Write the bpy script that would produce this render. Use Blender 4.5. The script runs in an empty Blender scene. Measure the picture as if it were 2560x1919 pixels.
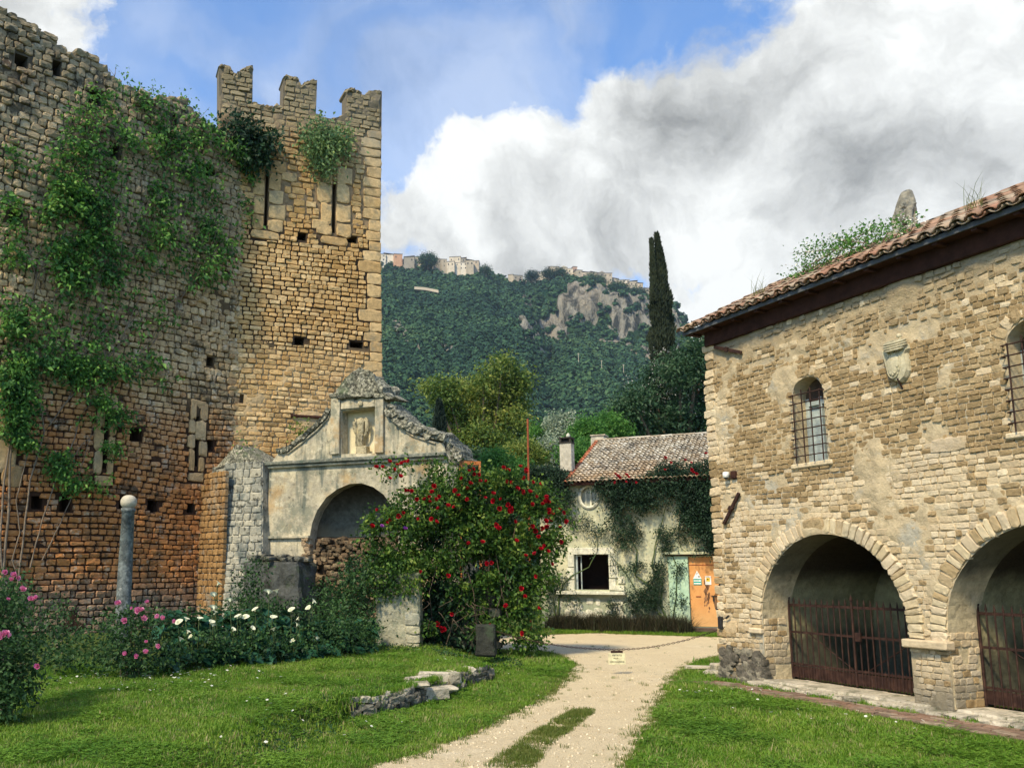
import bpy, bmesh, math, random
import numpy as np
from mathutils import Vector, Matrix, noise as mnoise
from mathutils.geometry import delaunay_2d_cdt
random.seed(11)
R = np.random.default_rng(11)
scn = bpy.context.scene
col = scn.collection
rad = math.radians

# ------------------------------------------------------------------ camera
FPX, CX, CY, EYE = 2200.0, 1060.0, 1080.0, 1.7     # the photo is cropped: its optical axis sits low and left of centre
TH = math.atan((1428 - CY) / FPX)
CT, ST = math.cos(TH), math.sin(TH)
cam = bpy.data.cameras.new('camera')
cam.sensor_width = 36.0
cam.lens = FPX / 2560 * 36
cam.shift_x = (1280 - CX) / 2560; cam.shift_y = (CY - 959.5) / 2560
cam.clip_start, cam.clip_end = 0.1, 9000
camo = bpy.data.objects.new('camera', cam)
col.objects.link(camo)
camo.location = (0, 0, EYE)
camo.rotation_euler = (math.pi / 2 + TH, 0, 0)
scn.camera = camo

# ------------------------------------------------------------------ light
SUN_EL, SUN_AZ = 47.0, 214.0          # azimuth clockwise from +Y
SKY = 0.10
vs = scn.view_settings
vs.view_transform = 'Standard'; vs.look = 'None'; vs.gamma = 1; vs.use_curve_mapping = False
vs.exposure = 0.40
sl = bpy.data.lights.new('sun', 'SUN'); sl.energy = 4.2; sl.angle = rad(7); sl.color = (1, .84, .57)
slo = bpy.data.objects.new('sun', sl); col.objects.link(slo)
sd = Vector((math.sin(rad(SUN_AZ)) * math.cos(rad(SUN_EL)), math.cos(rad(SUN_AZ)) * math.cos(rad(SUN_EL)), math.sin(rad(SUN_EL))))
slo.rotation_euler = sd.to_track_quat('Z', 'Y').to_euler()


def nd(t, typ, props=None, ins=None):
    n = t.nodes.new(typ)
    for k, v in (props or {}).items(): setattr(n, k, v)
    for k, v in (ins or {}).items():
        s = n.inputs[k]
        if isinstance(v, bpy.types.NodeSocket): t.links.new(v, s)
        else: s.default_value = v
    return n


def mth(t, op, a, b=0.0, c=None, clamp=False):
    n = nd(t, 'ShaderNodeMath', {'operation': op, 'use_clamp': clamp}, {0: a, 1: b})
    if c is not None:
        if isinstance(c, bpy.types.NodeSocket): t.links.new(c, n.inputs[2])
        else: n.inputs[2].default_value = c
    return n.outputs[0]


def mapr(t, v, a, b, c=0.0, d=1.0, smooth=True):
    return nd(t, 'ShaderNodeMapRange', {'interpolation_type': 'SMOOTHSTEP' if smooth else 'LINEAR'}, {0: v, 1: a, 2: b, 3: c, 4: d}).outputs[0]


def mixc(t, f, a, b, mode='MIX'):
    n = nd(t, 'ShaderNodeMix', {'data_type': 'RGBA', 'blend_type': mode})
    for i, v in ((0, f), (6, a), (7, b)):
        if isinstance(v, bpy.types.NodeSocket): t.links.new(v, n.inputs[i])
        else: n.inputs[i].default_value = v if i == 0 else (tuple(v) + (1,))[:4]
    return n.outputs[2]


def ray(px, py):
    a = (px - CX) / FPX; v = -(py - CY) / FPX
    return Vector((a, CT - ST * v, ST + CT * v))


def ground(px, py, z=0.0):
    r = ray(px, py); t = (z - EYE) / r.z
    return Vector((r.x * t, r.y * t, z))


def atY(px, py, Y):
    r = ray(px, py); t = Y / r.y
    return Vector((r.x * t, Y, EYE + r.z * t))


def proj(p):
    z = p[2] - EYE; yc = CT * p[1] + ST * z; zc = -ST * p[1] + CT * z
    return CX + FPX * p[0] / yc, CY - FPX * zc / yc, yc


# world: physical sky with banks of cloud laid out by direction
w = bpy.data.worlds.new('World'); scn.world = w; w.use_nodes = True
t = w.node_tree; t.nodes.clear()
sky = nd(t, 'ShaderNodeTexSky', {'sky_type': 'NISHITA', 'sun_disc': False})
sky.sun_elevation = rad(SUN_EL); sky.sun_rotation = rad(SUN_AZ); sky.air_density = 1.0; sky.dust_density = 0.6; sky.ozone_density = 2.2
tc = nd(t, 'ShaderNodeTexCoord').outputs['Generated']
nz1 = nd(t, 'ShaderNodeTexNoise', {}, {'Vector': tc, 'Scale': 2.6, 'Detail': 8.0, 'Roughness': 0.56})
wv = nd(t, 'ShaderNodeVectorMath', {'operation': 'MULTIPLY_ADD'}, {0: nz1.outputs['Color'], 1: (.30, .30, .30), 2: tc}).outputs[0]
wv = nd(t, 'ShaderNodeVectorMath', {'operation': 'SUBTRACT'}, {0: wv, 1: (.15, .15, .15)}).outputs[0]
nz2 = nd(t, 'ShaderNodeTexNoise', {}, {'Vector': wv, 'Scale': 5.2, 'Detail': 12.0, 'Roughness': 0.60}).outputs['Fac']
nz4 = nd(t, 'ShaderNodeTexNoise', {}, {'Vector': wv, 'Scale': 9.0, 'Detail': 12.0, 'Roughness': 0.58}).outputs['Fac']
nz3 = nd(t, 'ShaderNodeTexNoise', {}, {'Vector': wv, 'Scale': 3.1, 'Detail': 5.0, 'Roughness': 0.5, 'Distortion': .6}).outputs['Fac']


def blobsum(lst):
    acc = None
    for px, py, r, wgt in lst:
        d = ray(px, py).normalized()
        dist = nd(t, 'ShaderNodeVectorMath', {'operation': 'DISTANCE'}, {0: wv, 1: tuple(d)}).outputs['Value']
        b = mapr(t, dist, r / FPX, 0.0, 0.0, wgt)
        acc = b if acc is None else mth(t, 'ADD', acc, b)
    return acc


cov = blobsum([(1500, 470, 460, .62), (1150, 450, 300, .55), (2350, 150, 560, .8), (2100, 420, 560, .6), (1000, 600, 260, .6), (1900, 650, 500, .6),
               (1250, 640, 300, .5), (2700, 700, 800, .6), (150, -50, 400, .30), (2900, 0, 900, .6), (1520, 330, 260, .3), (-600, 300, 900, .35)])
blue = blobsum([(1150, 60, 560, .85), (1100, 300, 230, .6), (650, 250, 500, .7), (1330, 200, 280, .5), (1700, 90, 330, .5), (960, 480, 80, .3), (1225, 580, 80, .5), (1010, 640, 70, .35), (1330, 560, 60, .4), (1720, 640, 110, .3), (1560, 330, 110, .3)])
c0 = mth(t, 'ADD', mth(t, 'SUBTRACT', cov, blue), mth(t, 'MULTIPLY_ADD', nz2, 3.0, -1.38))
cmask = mapr(t, mth(t, 'ADD', c0, mth(t, 'MULTIPLY_ADD', nz4, 1.1, -.55)), 0.10, 0.60)
wisp = mth(t, 'MULTIPLY', mapr(t, nz3, .40, .70), .42)
cmask = mth(t, 'MAXIMUM', cmask, wisp)
grey = blobsum([(1020, 590, 150, .85), (1300, 610, 125, .85), (1540, 600, 150, .9), (1500, 410, 110, .6), (1900, 230, 330, .75), (1740, 510, 150, .8), (2020, 560, 260, .85), (2350, 430, 420, .85), (1680, 300, 140, .4)])
white = blobsum([(2250, 90, 330, .9), (1430, 310, 260, .9), (1230, 430, 260, .9), (1880, 440, 240, 1.1), (1620, 420, 160, .6), (1080, 460, 200, .9), (2000, 730, 260, .8), (1700, 720, 200, .8), (1420, 540, 110, .7), (1160, 600, 80, .6), (2300, 440, 90, .5), (1700, 420, 120, .6)])
g = mth(t, 'ADD', mth(t, 'SUBTRACT', grey, white), mth(t, 'MULTIPLY_ADD', nz2, 2.6, -1.15))
g = mth(t, 'ADD', g, mth(t, 'MULTIPLY_ADD', nz4, 1.2, -.6))
gm = mapr(t, g, -0.35, 0.85)
offs = nd(t, 'ShaderNodeVectorMath', {'operation': 'ADD'}, {0: wv, 1: (-.012, -.004, .034)}).outputs[0]
nzo = nd(t, 'ShaderNodeTexNoise', {}, {'Vector': offs, 'Scale': 5.2, 'Detail': 12.0, 'Roughness': 0.60}).outputs['Fac']
lit = mth(t, 'SUBTRACT', nz2, nzo)                      # billows brighter on their upper, sunward sides
br = mth(t, 'MULTIPLY_ADD', lit, 1.35, mth(t, 'MULTIPLY_ADD', nz4, -.60, 1.13))
br = mth(t, 'SUBTRACT', br, mth(t, 'MULTIPLY', mapr(t, g, -.9, 1.3, 0, 1, False), .33))
br = nd(t, 'ShaderNodeClamp', {}, {'Value': br, 'Min': .26, 'Max': .82}).outputs[0]
ccol = nd(t, 'ShaderNodeVectorMath', {'operation': 'SCALE'}, {0: (1.0, 1.015, .99), 'Scale': br}).outputs[0]
skyc = nd(t, 'ShaderNodeVectorMath', {'operation': 'MULTIPLY'}, {0: sky.outputs[0], 1: (SKY * 1.38, SKY * 1.75, SKY * 2.1)}).outputs[0]
up = nd(t, 'ShaderNodeSeparateXYZ', {}, {0: tc}).outputs[2]
cmask = mth(t, 'MULTIPLY', cmask, mapr(t, up, -.05, .05))
fin = mixc(t, cmask, skyc, ccol)
bg = nd(t, 'ShaderNodeBackground', {}, {'Color': fin, 'Strength': 1.0})
wo = nd(t, 'ShaderNodeOutputWorld')
t.links.new(bg.outputs[0], wo.inputs[0])
w.cycles.sampling_method = 'MANUAL'; w.cycles.sample_map_resolution = 512


# ------------------------------------------------------------------ materials
def hexc(h):
    v = [int(h[i:i + 2], 16) / 255 for i in (0, 2, 4)]
    return tuple(x / 12.92 if x < .04 else ((x + .055) / 1.055) ** 2.4 for x in v)


MATS = {}


def surface(name, pal, mode='rand', nscale=1.5, vary=.35, vscale=9.0, tints=(), rough=.92, bump=.4, bscale=19., metal=0., spec=.25, fine=None):
    """pal: colours spread over a random (per piece) or noise value; tints: (colour, amount, kind, args)"""
    if name in MATS: return MATS[name]
    m = bpy.data.materials.new(name); m.use_nodes = True; MATS[name] = m
    t = m.node_tree; bs = t.nodes['Principled BSDF']
    geo = nd(t, 'ShaderNodeNewGeometry'); pos = geo.outputs['Position']
    if mode == 'rand':
        oi = nd(t, 'ShaderNodeObjectInfo').outputs['Random']
        f = mth(t, 'FRACT', mth(t, 'ADD', mth(t, 'MULTIPLY', oi, 7.31), geo.outputs['Random Per Island']))
    else:
        f = mapr(t, nd(t, 'ShaderNodeTexNoise', {}, {'Vector': pos, 'Scale': nscale, 'Detail': 7., 'Roughness': .62}).outputs['Fac'], .3, .7, smooth=False)
    rp = nd(t, 'ShaderNodeValToRGB', {}, {0: f})
    cr = rp.color_ramp
    for i, c in enumerate(pal):
        x = i / max(1, len(pal) - 1)
        e = cr.elements[i] if i < 2 else cr.elements.new(x)
        e.position = x
    es = sorted(cr.elements, key=lambda e: e.position)
    for e, c in zip(es, pal): e.color = tuple(c) + (1,)
    cur = rp.outputs[0]
    nv = nd(t, 'ShaderNodeTexNoise', {}, {'Vector': pos, 'Scale': vscale, 'Detail': 6., 'Roughness': .68}).outputs['Fac']
    k = mapr(t, nv, .28, .72, 1 - vary, 1 + vary, smooth=False)
    cur = nd(t, 'ShaderNodeVectorMath', {'operation': 'SCALE'}, {0: cur, 'Scale': k}).outputs[0]
    sep = nd(t, 'ShaderNodeSeparateXYZ', {}, {0: pos})
    for c, amt, kind, a in tints:
        if kind == 'z':        # a[0]->a[1] ramps 0->1 with height, wobbling by a[2]
            nn = nd(t, 'ShaderNodeTexNoise', {}, {'Vector': pos, 'Scale': a[3] if len(a) > 3 else .45, 'Detail': 6., 'Roughness': .65}).outputs['Fac']
            zz = mth(t, 'ADD', sep.outputs[2], mth(t, 'MULTIPLY', mth(t, 'SUBTRACT', nn, .5), a[2] * 2))
            mk = mapr(t, zz, a[0], a[1])
        elif kind == 'n':      # noise patches scale a[0], between a[1], a[2]
            nn = nd(t, 'ShaderNodeTexNoise', {}, {'Vector': pos, 'Scale': a[0], 'Detail': 8., 'Roughness': .7}).outputs['Fac']
            mk = mapr(t, nn, a[1], a[2])
        elif kind == 's':      # vertical runs
            vv = nd(t, 'ShaderNodeVectorMath', {'operation': 'MULTIPLY'}, {0: pos, 1: (a[0], a[0], a[0] * .12)}).outputs[0]
            nn = nd(t, 'ShaderNodeTexNoise', {}, {'Vector': vv, 'Scale': 1., 'Detail': 6., 'Roughness': .6}).outputs['Fac']
            mk = mapr(t, nn, a[1], a[2])
        cur = mixc(t, mth(t, 'MULTIPLY', mk, amt), cur, c)
    t.links.new(cur, bs.inputs['Base Color'])
    bs.inputs['Roughness'].default_value = rough; bs.inputs['Metallic'].default_value = metal
    bs.inputs['Specular IOR Level'].default_value = spec
    if bump:
        bn = nd(t, 'ShaderNodeTexNoise', {}, {'Vector': pos, 'Scale': bscale, 'Detail': 6., 'Roughness': .7}).outputs['Fac']
        b = nd(t, 'ShaderNodeBump', {}, {'Strength': min(1.0, bump * 1.3), 'Distance': .03, 'Height': bn})
        t.links.new(b.outputs[0], bs.inputs['Normal'])
    return m


def leafmat(name, pal, trans=.35, rough=.55, nscale=1.2):
    if name in MATS: return MATS[name]
    m = bpy.data.materials.new(name); m.use_nodes = True; MATS[name] = m
    t = m.node_tree; bs = t.nodes['Principled BSDF']; out = t.nodes['Material Output']
    geo = nd(t, 'ShaderNodeNewGeometry')
    oi = nd(t, 'ShaderNodeObjectInfo').outputs['Random']
    nn = nd(t, 'ShaderNodeTexNoise', {}, {'Vector': geo.outputs['Position'], 'Scale': nscale, 'Detail': 3.}).outputs['Fac']
    f = mth(t, 'FRACT', mth(t, 'ADD', oi, geo.outputs['Random Per Island']))
    f = mth(t, 'ADD', mth(t, 'MULTIPLY', f, .65), mth(t, 'MULTIPLY_ADD', nn, 1.3, -.47), clamp=True)
    rp = nd(t, 'ShaderNodeValToRGB', {}, {0: f}); cr = rp.color_ramp
    for i in range(2, len(pal)): cr.elements.new(.5)
    for i, e in enumerate(cr.elements): pass
    for i in range(len(pal)): cr.elements[i].position = i / (len(pal) - 1)
    for i in range(len(pal)): cr.elements[i].color = tuple(pal[i]) + (1,)
    t.links.new(rp.outputs[0], bs.inputs['Base Color']); bs.inputs['Roughness'].default_value = rough
    bs.inputs['Specular IOR Level'].default_value = .3
    if trans:
        tr = nd(t, 'ShaderNodeBsdfTranslucent', {}, {'Color': rp.outputs[0]})
        mx = nd(t, 'ShaderNodeMixShader', {}, {0: trans, 1: bs.outputs[0], 2: tr.outputs[0]})
        t.links.new(mx.outputs[0], out.inputs[0])
    return m


def sc(c, k): return tuple(x * k for x in c)


GREYL = (.17, .185, .16); DARKL = (.035, .035, .028); OCH = (.42, .25, .09)
M_LWALL = surface('rubble_stone', [(.38, .26, .13), (.50, .36, .20), (.44, .30, .145), (.60, .46, .27), (.32, .20, .095)], tints=[
    ((.54, .20, .05), .8, 'z', (7.5, 3.2, 2.4)), ((.31, .275, .195), .62, 'z', (8.0, 14.5, 3.2)), (DARKL, .8, 'n', (1.7, .54, .64)), ((.56, .50, .38), .6, 'n', (3.1, .57, .66)), ((.10, .035, .02), .75, 'n', (.33, .56, .72)), (GREYL, .65, 'z', (1.9, .7, .7)), (DARKL, .55, 'n', (6, .58, .72)), (DARKL, .45, 'z', (12.5, 17, 2.2, 2.2)), ((.055, .06, .045), .55, 'n', (2.6, .52, .62)), ((.60, .55, .43), .5, 'n', (5.3, .58, .66)), ((.46, .42, .34), .6, 'n', (2.4, .56, .68))], bump=.7)
M_TOWER = surface('ochre_tower_stone', [(.52, .34, .15), (.62, .44, .22), (.44, .28, .115), (.68, .51, .28), (.37, .23, .095)], tints=[
    ((.48, .27, .08), .45, 'n', (.4, .45, .62)), ((.22, .21, .15), .75, 'z', (13.2, 16.2, 1.3)), (DARKL, .55, 'z', (15.2, 18.4, 1.8, 1.5)), (DARKL, .6, 'n', (2.2, .62, .76)), ((.22, .11, .05), .6, 'n', (.7, .55, .7))], bump=.7)
M_TMORT = surface('tower_mortar', [(.30, .22, .13), (.20, .14, .08)], mode='noise', tints=[((.03, .02, .014), .93, 'z', (12.8, 11.5, .5, .6)), ((.46, .34, .19), .95, 'z', (8.6, 7.6, .5, .5)), ((.13, .125, .10), .75, 'z', (14.5, 16.5, .8))])
M_LMORT = surface('old_wall_mortar', [(.075, .05, .026), (.13, .09, .05)], mode='noise', tints=[((.05, .022, .012), .9, 'z', (6.8, 5.0, .9)), ((.085, .08, .065), .6, 'z', (9, 13, 2)), (DARKL, .6, 'n', (1.4, .55, .7))])
M_DRESS = surface('dressed_stone', [(.46, .30, .14), (.52, .37, .20), (.38, .24, .11)], tints=[((.24, .22, .17), .45, 'n', (1.5, .5, .7)), (DARKL, .4, 'n', (5, .62, .75))])
M_DRESSG = surface('grey_dressed_stone', [(.38, .33, .24), (.44, .37, .27)], tints=[(GREYL, .6, 'n', (1.5, .45, .7)), (DARKL, .4, 'n', (5, .6, .75))])
M_BUTT = surface('pale_buttress_stone', [(.36, .35, .29), (.45, .42, .33), (.28, .28, .24)], tints=[((.14, .16, .15), .9, 'n', (1.6, .47, .60)), (DARKL, .85, 'n', (5.5, .54, .64)), ((.10, .12, .11), .8, 'z', (4.2, 5.3, .4))])
M_PLAS = surface('weathered_plaster', [(.46, .42, .30), (.54, .48, .34), (.36, .33, .25), (.50, .43, .28)], mode='noise', nscale=1.1, vary=.3, tints=[
    ((.20, .21, .16), .8, 'n', (1.7, .50, .62)), ((.11, .13, .11), .85, 's', (3.2, .53, .66)), (DARKL, .75, 'n', (7, .57, .68)), ((.42, .26, .10), .6, 'n', (.9, .52, .64)), ((.64, .59, .44), .6, 'n', (2.7, .57, .66))], bump=.5, bscale=16)
M_LICH = surface('lichened_coping', [(.03, .03, .022), (.07, .07, .055), (.24, .235, .18), (.42, .40, .30)], mode='noise', nscale=13, vary=.4, tints=[((.09, .11, .09), .7, 'n', (2.2, .5, .65)), ((.56, .53, .42), .85, 'n', (15, .55, .61)), ((.10, .13, .06), .6, 'n', (1.1, .52, .64))], bump=1, bscale=14)
M_CREAM = surface('cream_niche_plaster', [(.66, .58, .38), (.72, .64, .44)], mode='noise', nscale=2, vary=.12, tints=[((.5, .4, .2), .5, 'n', (2, .55, .75))], bump=.2)
M_APSE = surface('apse_plaster', [(.10, .11, .09), (.17, .175, .14), (.07, .07, .055)], mode='noise', nscale=2.2, tints=[((.28, .24, .15), .7, 'z', (3.0, 2.6, .5)), ((.04, .02, .015), .8, 'z', (3.1, 4.0, .4))], bump=.7, bscale=9)  # grey plaster, tan low down and much darker towards the crown
M_TUFA = surface('dark_tufa', [(.12, .08, .045), (.19, .13, .075), (.085, .06, .038), (.25, .19, .115)], tints=[(DARKL, .7, 'n', (2, .5, .65))], bump=.9)
M_RPALE = surface('pale_hall_stone', [(.58, .46, .29), (.66, .54, .36), (.50, .39, .245), (.70, .59, .41), (.56, .43, .26)], vary=.22, vscale=14, tints=[
    ((.16, .15, .12), .8, 'z', (.85, .15, .35, 1.5)), (DARKL, .35, 'n', (9, .62, .75)), ((.58, .50, .38), .5, 'n', (.9, .5, .65))], bump=.6)
M_RBROWN = surface('brown_hall_stone', [(.32, .225, .115), (.40, .29, .155), (.27, .19, .095), (.46, .35, .20), (.35, .25, .13)], vary=.25, vscale=14, tints=[(DARKL, .35, 'n', (8, .62, .75)), ((.34, .32, .25), .5, 'z', (4.7, 5.6, .35, 1.1))], bump=.7)
M_RMORT = surface('hall_lime_mortar', [(.56, .455, .29), (.48, .39, .25), (.62, .51, .33)], mode='noise', nscale=2.0, vary=.2, tints=[
    ((.40, .39, .33), .75, 'n', (.8, .52, .62)), ((.20, .15, .085), .6, 'z', (4.6, 5.5, .25, 1.2)), ((.13, .12, .09), .8, 'z', (.8, .2, .25, 1.5))], bump=.6, bscale=22)
M_VOUS = surface('voussoir_stone', [(.56, .46, .31), (.63, .52, .36), (.38, .28, .15), (.60, .50, .33), (.54, .44, .27)], vary=.18, tints=[((.44, .38, .27), .5, 'n', (1.2, .5, .65)), (DARKL, .3, 'n', (9, .62, .75))])
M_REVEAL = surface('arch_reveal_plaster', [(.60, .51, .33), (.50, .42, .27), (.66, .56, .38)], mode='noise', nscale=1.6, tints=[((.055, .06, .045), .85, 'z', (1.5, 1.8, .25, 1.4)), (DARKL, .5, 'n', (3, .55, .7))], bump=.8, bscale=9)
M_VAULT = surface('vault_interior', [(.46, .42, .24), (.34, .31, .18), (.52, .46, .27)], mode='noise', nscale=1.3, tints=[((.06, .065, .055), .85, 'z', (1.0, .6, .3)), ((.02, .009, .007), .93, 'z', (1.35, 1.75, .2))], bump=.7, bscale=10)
M_WOOD = surface('dark_timber', [(.035, .014, .010), (.06, .024, .016)], mode='noise', nscale=5, bump=.4)
M_GUTTER = surface('slate_painted_board', [(.10, .11, .125), (.07, .075, .085)], mode='noise', bump=.2)
M_TILE = surface('clay_roof_tile', [(.30, .155, .10), (.24, .16, .11), (.36, .22, .15), (.20, .155, .12), (.33, .27, .20), (.42, .31, .22)], tints=[((.14, .13, .10), .6, 'n', (2.5, .5, .68)), ((.08, .07, .05), .5, 'n', (11, .56, .7))], bump=.5)
M_TILEP = surface('bleached_roof_tile', [(.42, .34, .24), (.56, .52, .43), (.48, .42, .32), (.30, .24, .17), (.62, .59, .51), (.36, .30, .22)], tints=[((.48, .30, .14), .45, 'z', (5.2, 4.4, .5)), ((.10, .095, .085), .75, 'n', (1.8, .50, .64))], bump=.5)
M_TILER = surface('red_ridge_tile', [(.42, .13, .07), (.50, .19, .10), (.36, .12, .07)], bump=.4)
M_IRON = surface('rusty_iron', [(.022, .010, .008), (.035, .016, .012), (.07, .035, .024)], mode='noise', nscale=14, rough=.75, bump=.3, tints=[((.25, .22, .2), .4, 'n', (22, .66, .74))])
M_BRASS = None
M_GRAV = surface('pale_gravel', [(.62, .51, .31), (.72, .60, .39), (.67, .55, .35), (.76, .65, .45)], mode='noise', nscale=.9, vary=.22, vscale=38, tints=[((.36, .31, .20), .5, 'n', (2.2, .56, .72)), ((.75, .68, .52), .6, 'n', (60, .56, .66)), ((.26, .22, .14), .5, 'n', (75, .60, .70))], bump=.9, bscale=70)
M_PEB = surface('gravel_pebble', [(.50, .42, .28), (.66, .57, .40), (.40, .32, .20), (.72, .64, .48)])
M_SOIL = surface('lawn_soil', [(.05, .09, .014), (.07, .11, .016), (.06, .07, .02)], mode='noise', nscale=3, vary=.4, vscale=30, bump=.8, bscale=50)
M_COL = surface('mottled_column_stone', [(.13, .155, .155), (.20, .225, .22), (.09, .105, .105), (.30, .31, .29)], mode='noise', nscale=6, vary=.4, tints=[((.05, .06, .06), .8, 'n', (3.5, .5, .62)), ((.42, .40, .33), .7, 'z', (4.4, 4.75, .1))], bump=.6)
M_BALL = surface('pale_ball_stone', [(.52, .48, .37), (.44, .40, .31)], mode='noise', nscale=6, tints=[((.14, .14, .12), .6, 'n', (9, .55, .68))])
M_PAVE = surface('worn_paving_brick', [(.20, .12, .08), (.26, .17, .12), (.16, .11, .08), (.32, .25, .18)], tints=[((.06, .08, .03), .6, 'n', (3, .52, .66)), ((.33, .29, .22), .4, 'n', (5, .6, .7))])
M_KERB = surface('pale_kerb_stone', [(.46, .41, .31), (.56, .50, .39), (.36, .33, .26)], tints=[((.10, .11, .06), .7, 'n', (4, .5, .64)), (DARKL, .5, 'n', (9, .58, .7))], bump=.8)
M_LOWW = surface('low_wall_stone', [(.11, .11, .09), (.20, .19, .15), (.07, .07, .055), (.36, .33, .25)], tints=[(DARKL, .75, 'n', (7, .52, .62)), ((.60, .56, .45), .6, 'n', (10, .60, .68))], bump=.9)
M_HPLAS = surface('mint_tinged_plaster', [(.50, .49, .33), (.58, .56, .38), (.42, .44, .31), (.62, .58, .40)], mode='noise', nscale=1.0, vary=.22, tints=[((.28, .40, .29), .55, 'n', (.8, .52, .66)), ((.20, .26, .21), .8, 'z', (1.6, .2, .6)), ((.13, .17, .13), .6, 'n', (4.5, .58, .72))], bump=.5, bscale=12)
M_MINT = surface('mint_door_surround', [(.36, .54, .40), (.46, .62, .46)], mode='noise', nscale=1.6, vary=.15, tints=[((.55, .58, .36), .5, 'z', (.9, .1, .3)), ((.16, .26, .20), .5, 'n', (6, .6, .72))], bump=.3)
M_WFRAME = surface('white_stone_trim', [(.58, .58, .47), (.66, .65, .53)], tints=[((.3, .36, .28), .5, 'n', (3, .52, .7))], bump=.3)
M_ODOOR = surface('orange_rusted_door', [(.56, .25, .075), (.62, .31, .11), (.50, .22, .07)], mode='noise', nscale=2.5, vary=.12, vscale=5, tints=[((.36, .27, .15), .45, 'n', (3, .58, .72)), ((.62, .42, .20), .5, 'z', (.9, .2, .25))], rough=.6, bump=.15)
M_BLACK = surface('dark_void', [(.012, .006, .005), (.018, .01, .008)], mode='noise', bump=0)
M_BLK2 = surface('black_plastic', [(.02, .02, .022), (.03, .03, .03)], mode='noise', bump=0, rough=.5)
M_WHITE = surface('white_enamel', [(.75, .75, .72), (.8, .8, .77)], mode='noise', bump=0, rough=.4)
M_YEL = surface('yellow_print', [(.75, .48, .03), (.8, .52, .04)], mode='noise', bump=0)
M_TEAL = surface('teal_print', [(.04, .30, .26), (.05, .34, .29)], mode='noise', bump=0)
M_PRINT = surface('black_print', [(.03, .03, .025), (.04, .035, .03)], mode='noise', bump=0)
M_SIGN = surface('cream_sign_board', [(.72, .67, .42), (.62, .58, .38)], mode='noise', nscale=12, bump=0)
M_BLUEF = surface('grey_blue_window_paint', [(.34, .40, .40), (.42, .47, .46)], mode='noise', nscale=3, bump=.1, rough=.5)
M_ARMS = surface('carved_limestone', [(.44, .40, .27), (.54, .49, .34), (.38, .35, .25)], mode='noise', nscale=7, vary=.2, tints=[((.13, .14, .10), .5, 'n', (9, .60, .72))], bump=.5)
M_LION = surface('worn_statue_stone', [(.34, .30, .22), (.25, .24, .20), (.42, .37, .27)], mode='noise', nscale=6, tints=[((.09, .11, .12), .8, 'n', (3.5, .54, .66))], bump=.7)
M_STATUE = surface('ivory_statue_stone', [(.50, .44, .29), (.38, .33, .21)], mode='noise', nscale=9, tints=[((.10, .085, .05), .85, 'n', (14, .50, .62))], bump=.5)
M_CHIM = surface('chimney_render', [(.38, .36, .29), (.48, .45, .37), (.30, .28, .23)], mode='noise', nscale=3, tints=[((.12, .12, .10), .6, 's', (6, .55, .7))])
M_TRUNK = surface('brown_bark', [(.09, .065, .045), (.16, .12, .085)], mode='noise', nscale=8, bump=.8)
M_STEM = surface('creeper_stem', [(.16, .12, .085), (.24, .19, .14), (.10, .075, .055)], mode='noise', nscale=4, bump=.4)
M_GSTEM = surface('green_stem', [(.06, .10, .035), (.10, .13, .05)], mode='noise', bump=0)
M_RUST = surface('rusty_pole_paint', [(.30, .085, .035), (.22, .06, .03)], mode='noise', nscale=6, bump=.3)
M_ORUST = surface('orange_rust', [(.42, .13, .03), (.36, .16, .07)], mode='noise', nscale=5, bump=.3)
L_CREEP = leafmat('creeper_leaf', [(.018, .07, .022), (.05, .15, .035), (.11, .27, .05), (.27, .47, .10)], nscale=1.7)
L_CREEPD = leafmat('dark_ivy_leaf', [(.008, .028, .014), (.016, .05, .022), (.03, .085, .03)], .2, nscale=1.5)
L_CAPER = leafmat('pale_shrub_leaf', [(.07, .15, .07), (.15, .26, .11), (.32, .42, .14)], nscale=1.6)
L_ROSE = leafmat('rose_leaf', [(.010, .032, .008), (.03, .085, .014), (.08, .17, .024), (.26, .34, .06)], nscale=2.4)
L_HIVY = leafmat('house_ivy_leaf', [(.012, .028, .016), (.02, .05, .026), (.04, .085, .04)], .2, nscale=1.5)
L_CALLA = leafmat('calla_leaf', [(.010, .045, .026), (.018, .075, .04), (.045, .15, .085)], .2, .35, 1.2)
L_SHRUB = leafmat('shrub_leaf', [(.010, .028, .012), (.022, .06, .02), (.05, .12, .035), (.09, .18, .05)], nscale=1.6)
L_YTREE = leafmat('yellow_green_tree_leaf', [(.04, .09, .02), (.10, .17, .035), (.20, .26, .05), (.34, .35, .08)], .4, nscale=.32)
L_GTREE = leafmat('bright_green_leaf', [(.03, .11, .02), (.07, .20, .035), (.15, .32, .06)], .4, nscale=.5)
L_DTREE = leafmat('dark_tree_leaf', [(.016, .045, .022), (.035, .085, .035), (.07, .13, .06)], .25, nscale=.35)
L_OLIVE = leafmat('silver_leaf', [(.13, .19, .12), (.26, .32, .22), (.42, .46, .34)], .2, nscale=.6)
L_CYP = leafmat('cypress_leaf', [(.012, .020, .011), (.024, .036, .018), (.045, .055, .026)], .08, .8, nscale=.5)
L_CYPD = leafmat('dark_cypress_leaf', [(.010, .022, .016), (.018, .036, .024)], .08, .8, nscale=.5)
L_BLOSSOM = leafmat('pale_blossom', [(.42, .40, .36), (.58, .55, .48)], .3)
L_HILL = leafmat('hill_tree_leaf', [(.006, .026, .018), (.014, .048, .027), (.035, .09, .04), (.085, .15, .055)], 0, .9, nscale=.011)
L_GRASS = leafmat('grass_blade', [(.055, .15, .010), (.105, .23, .016), (.18, .31, .03), (.31, .39, .07)], .35, nscale=.7)
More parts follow.
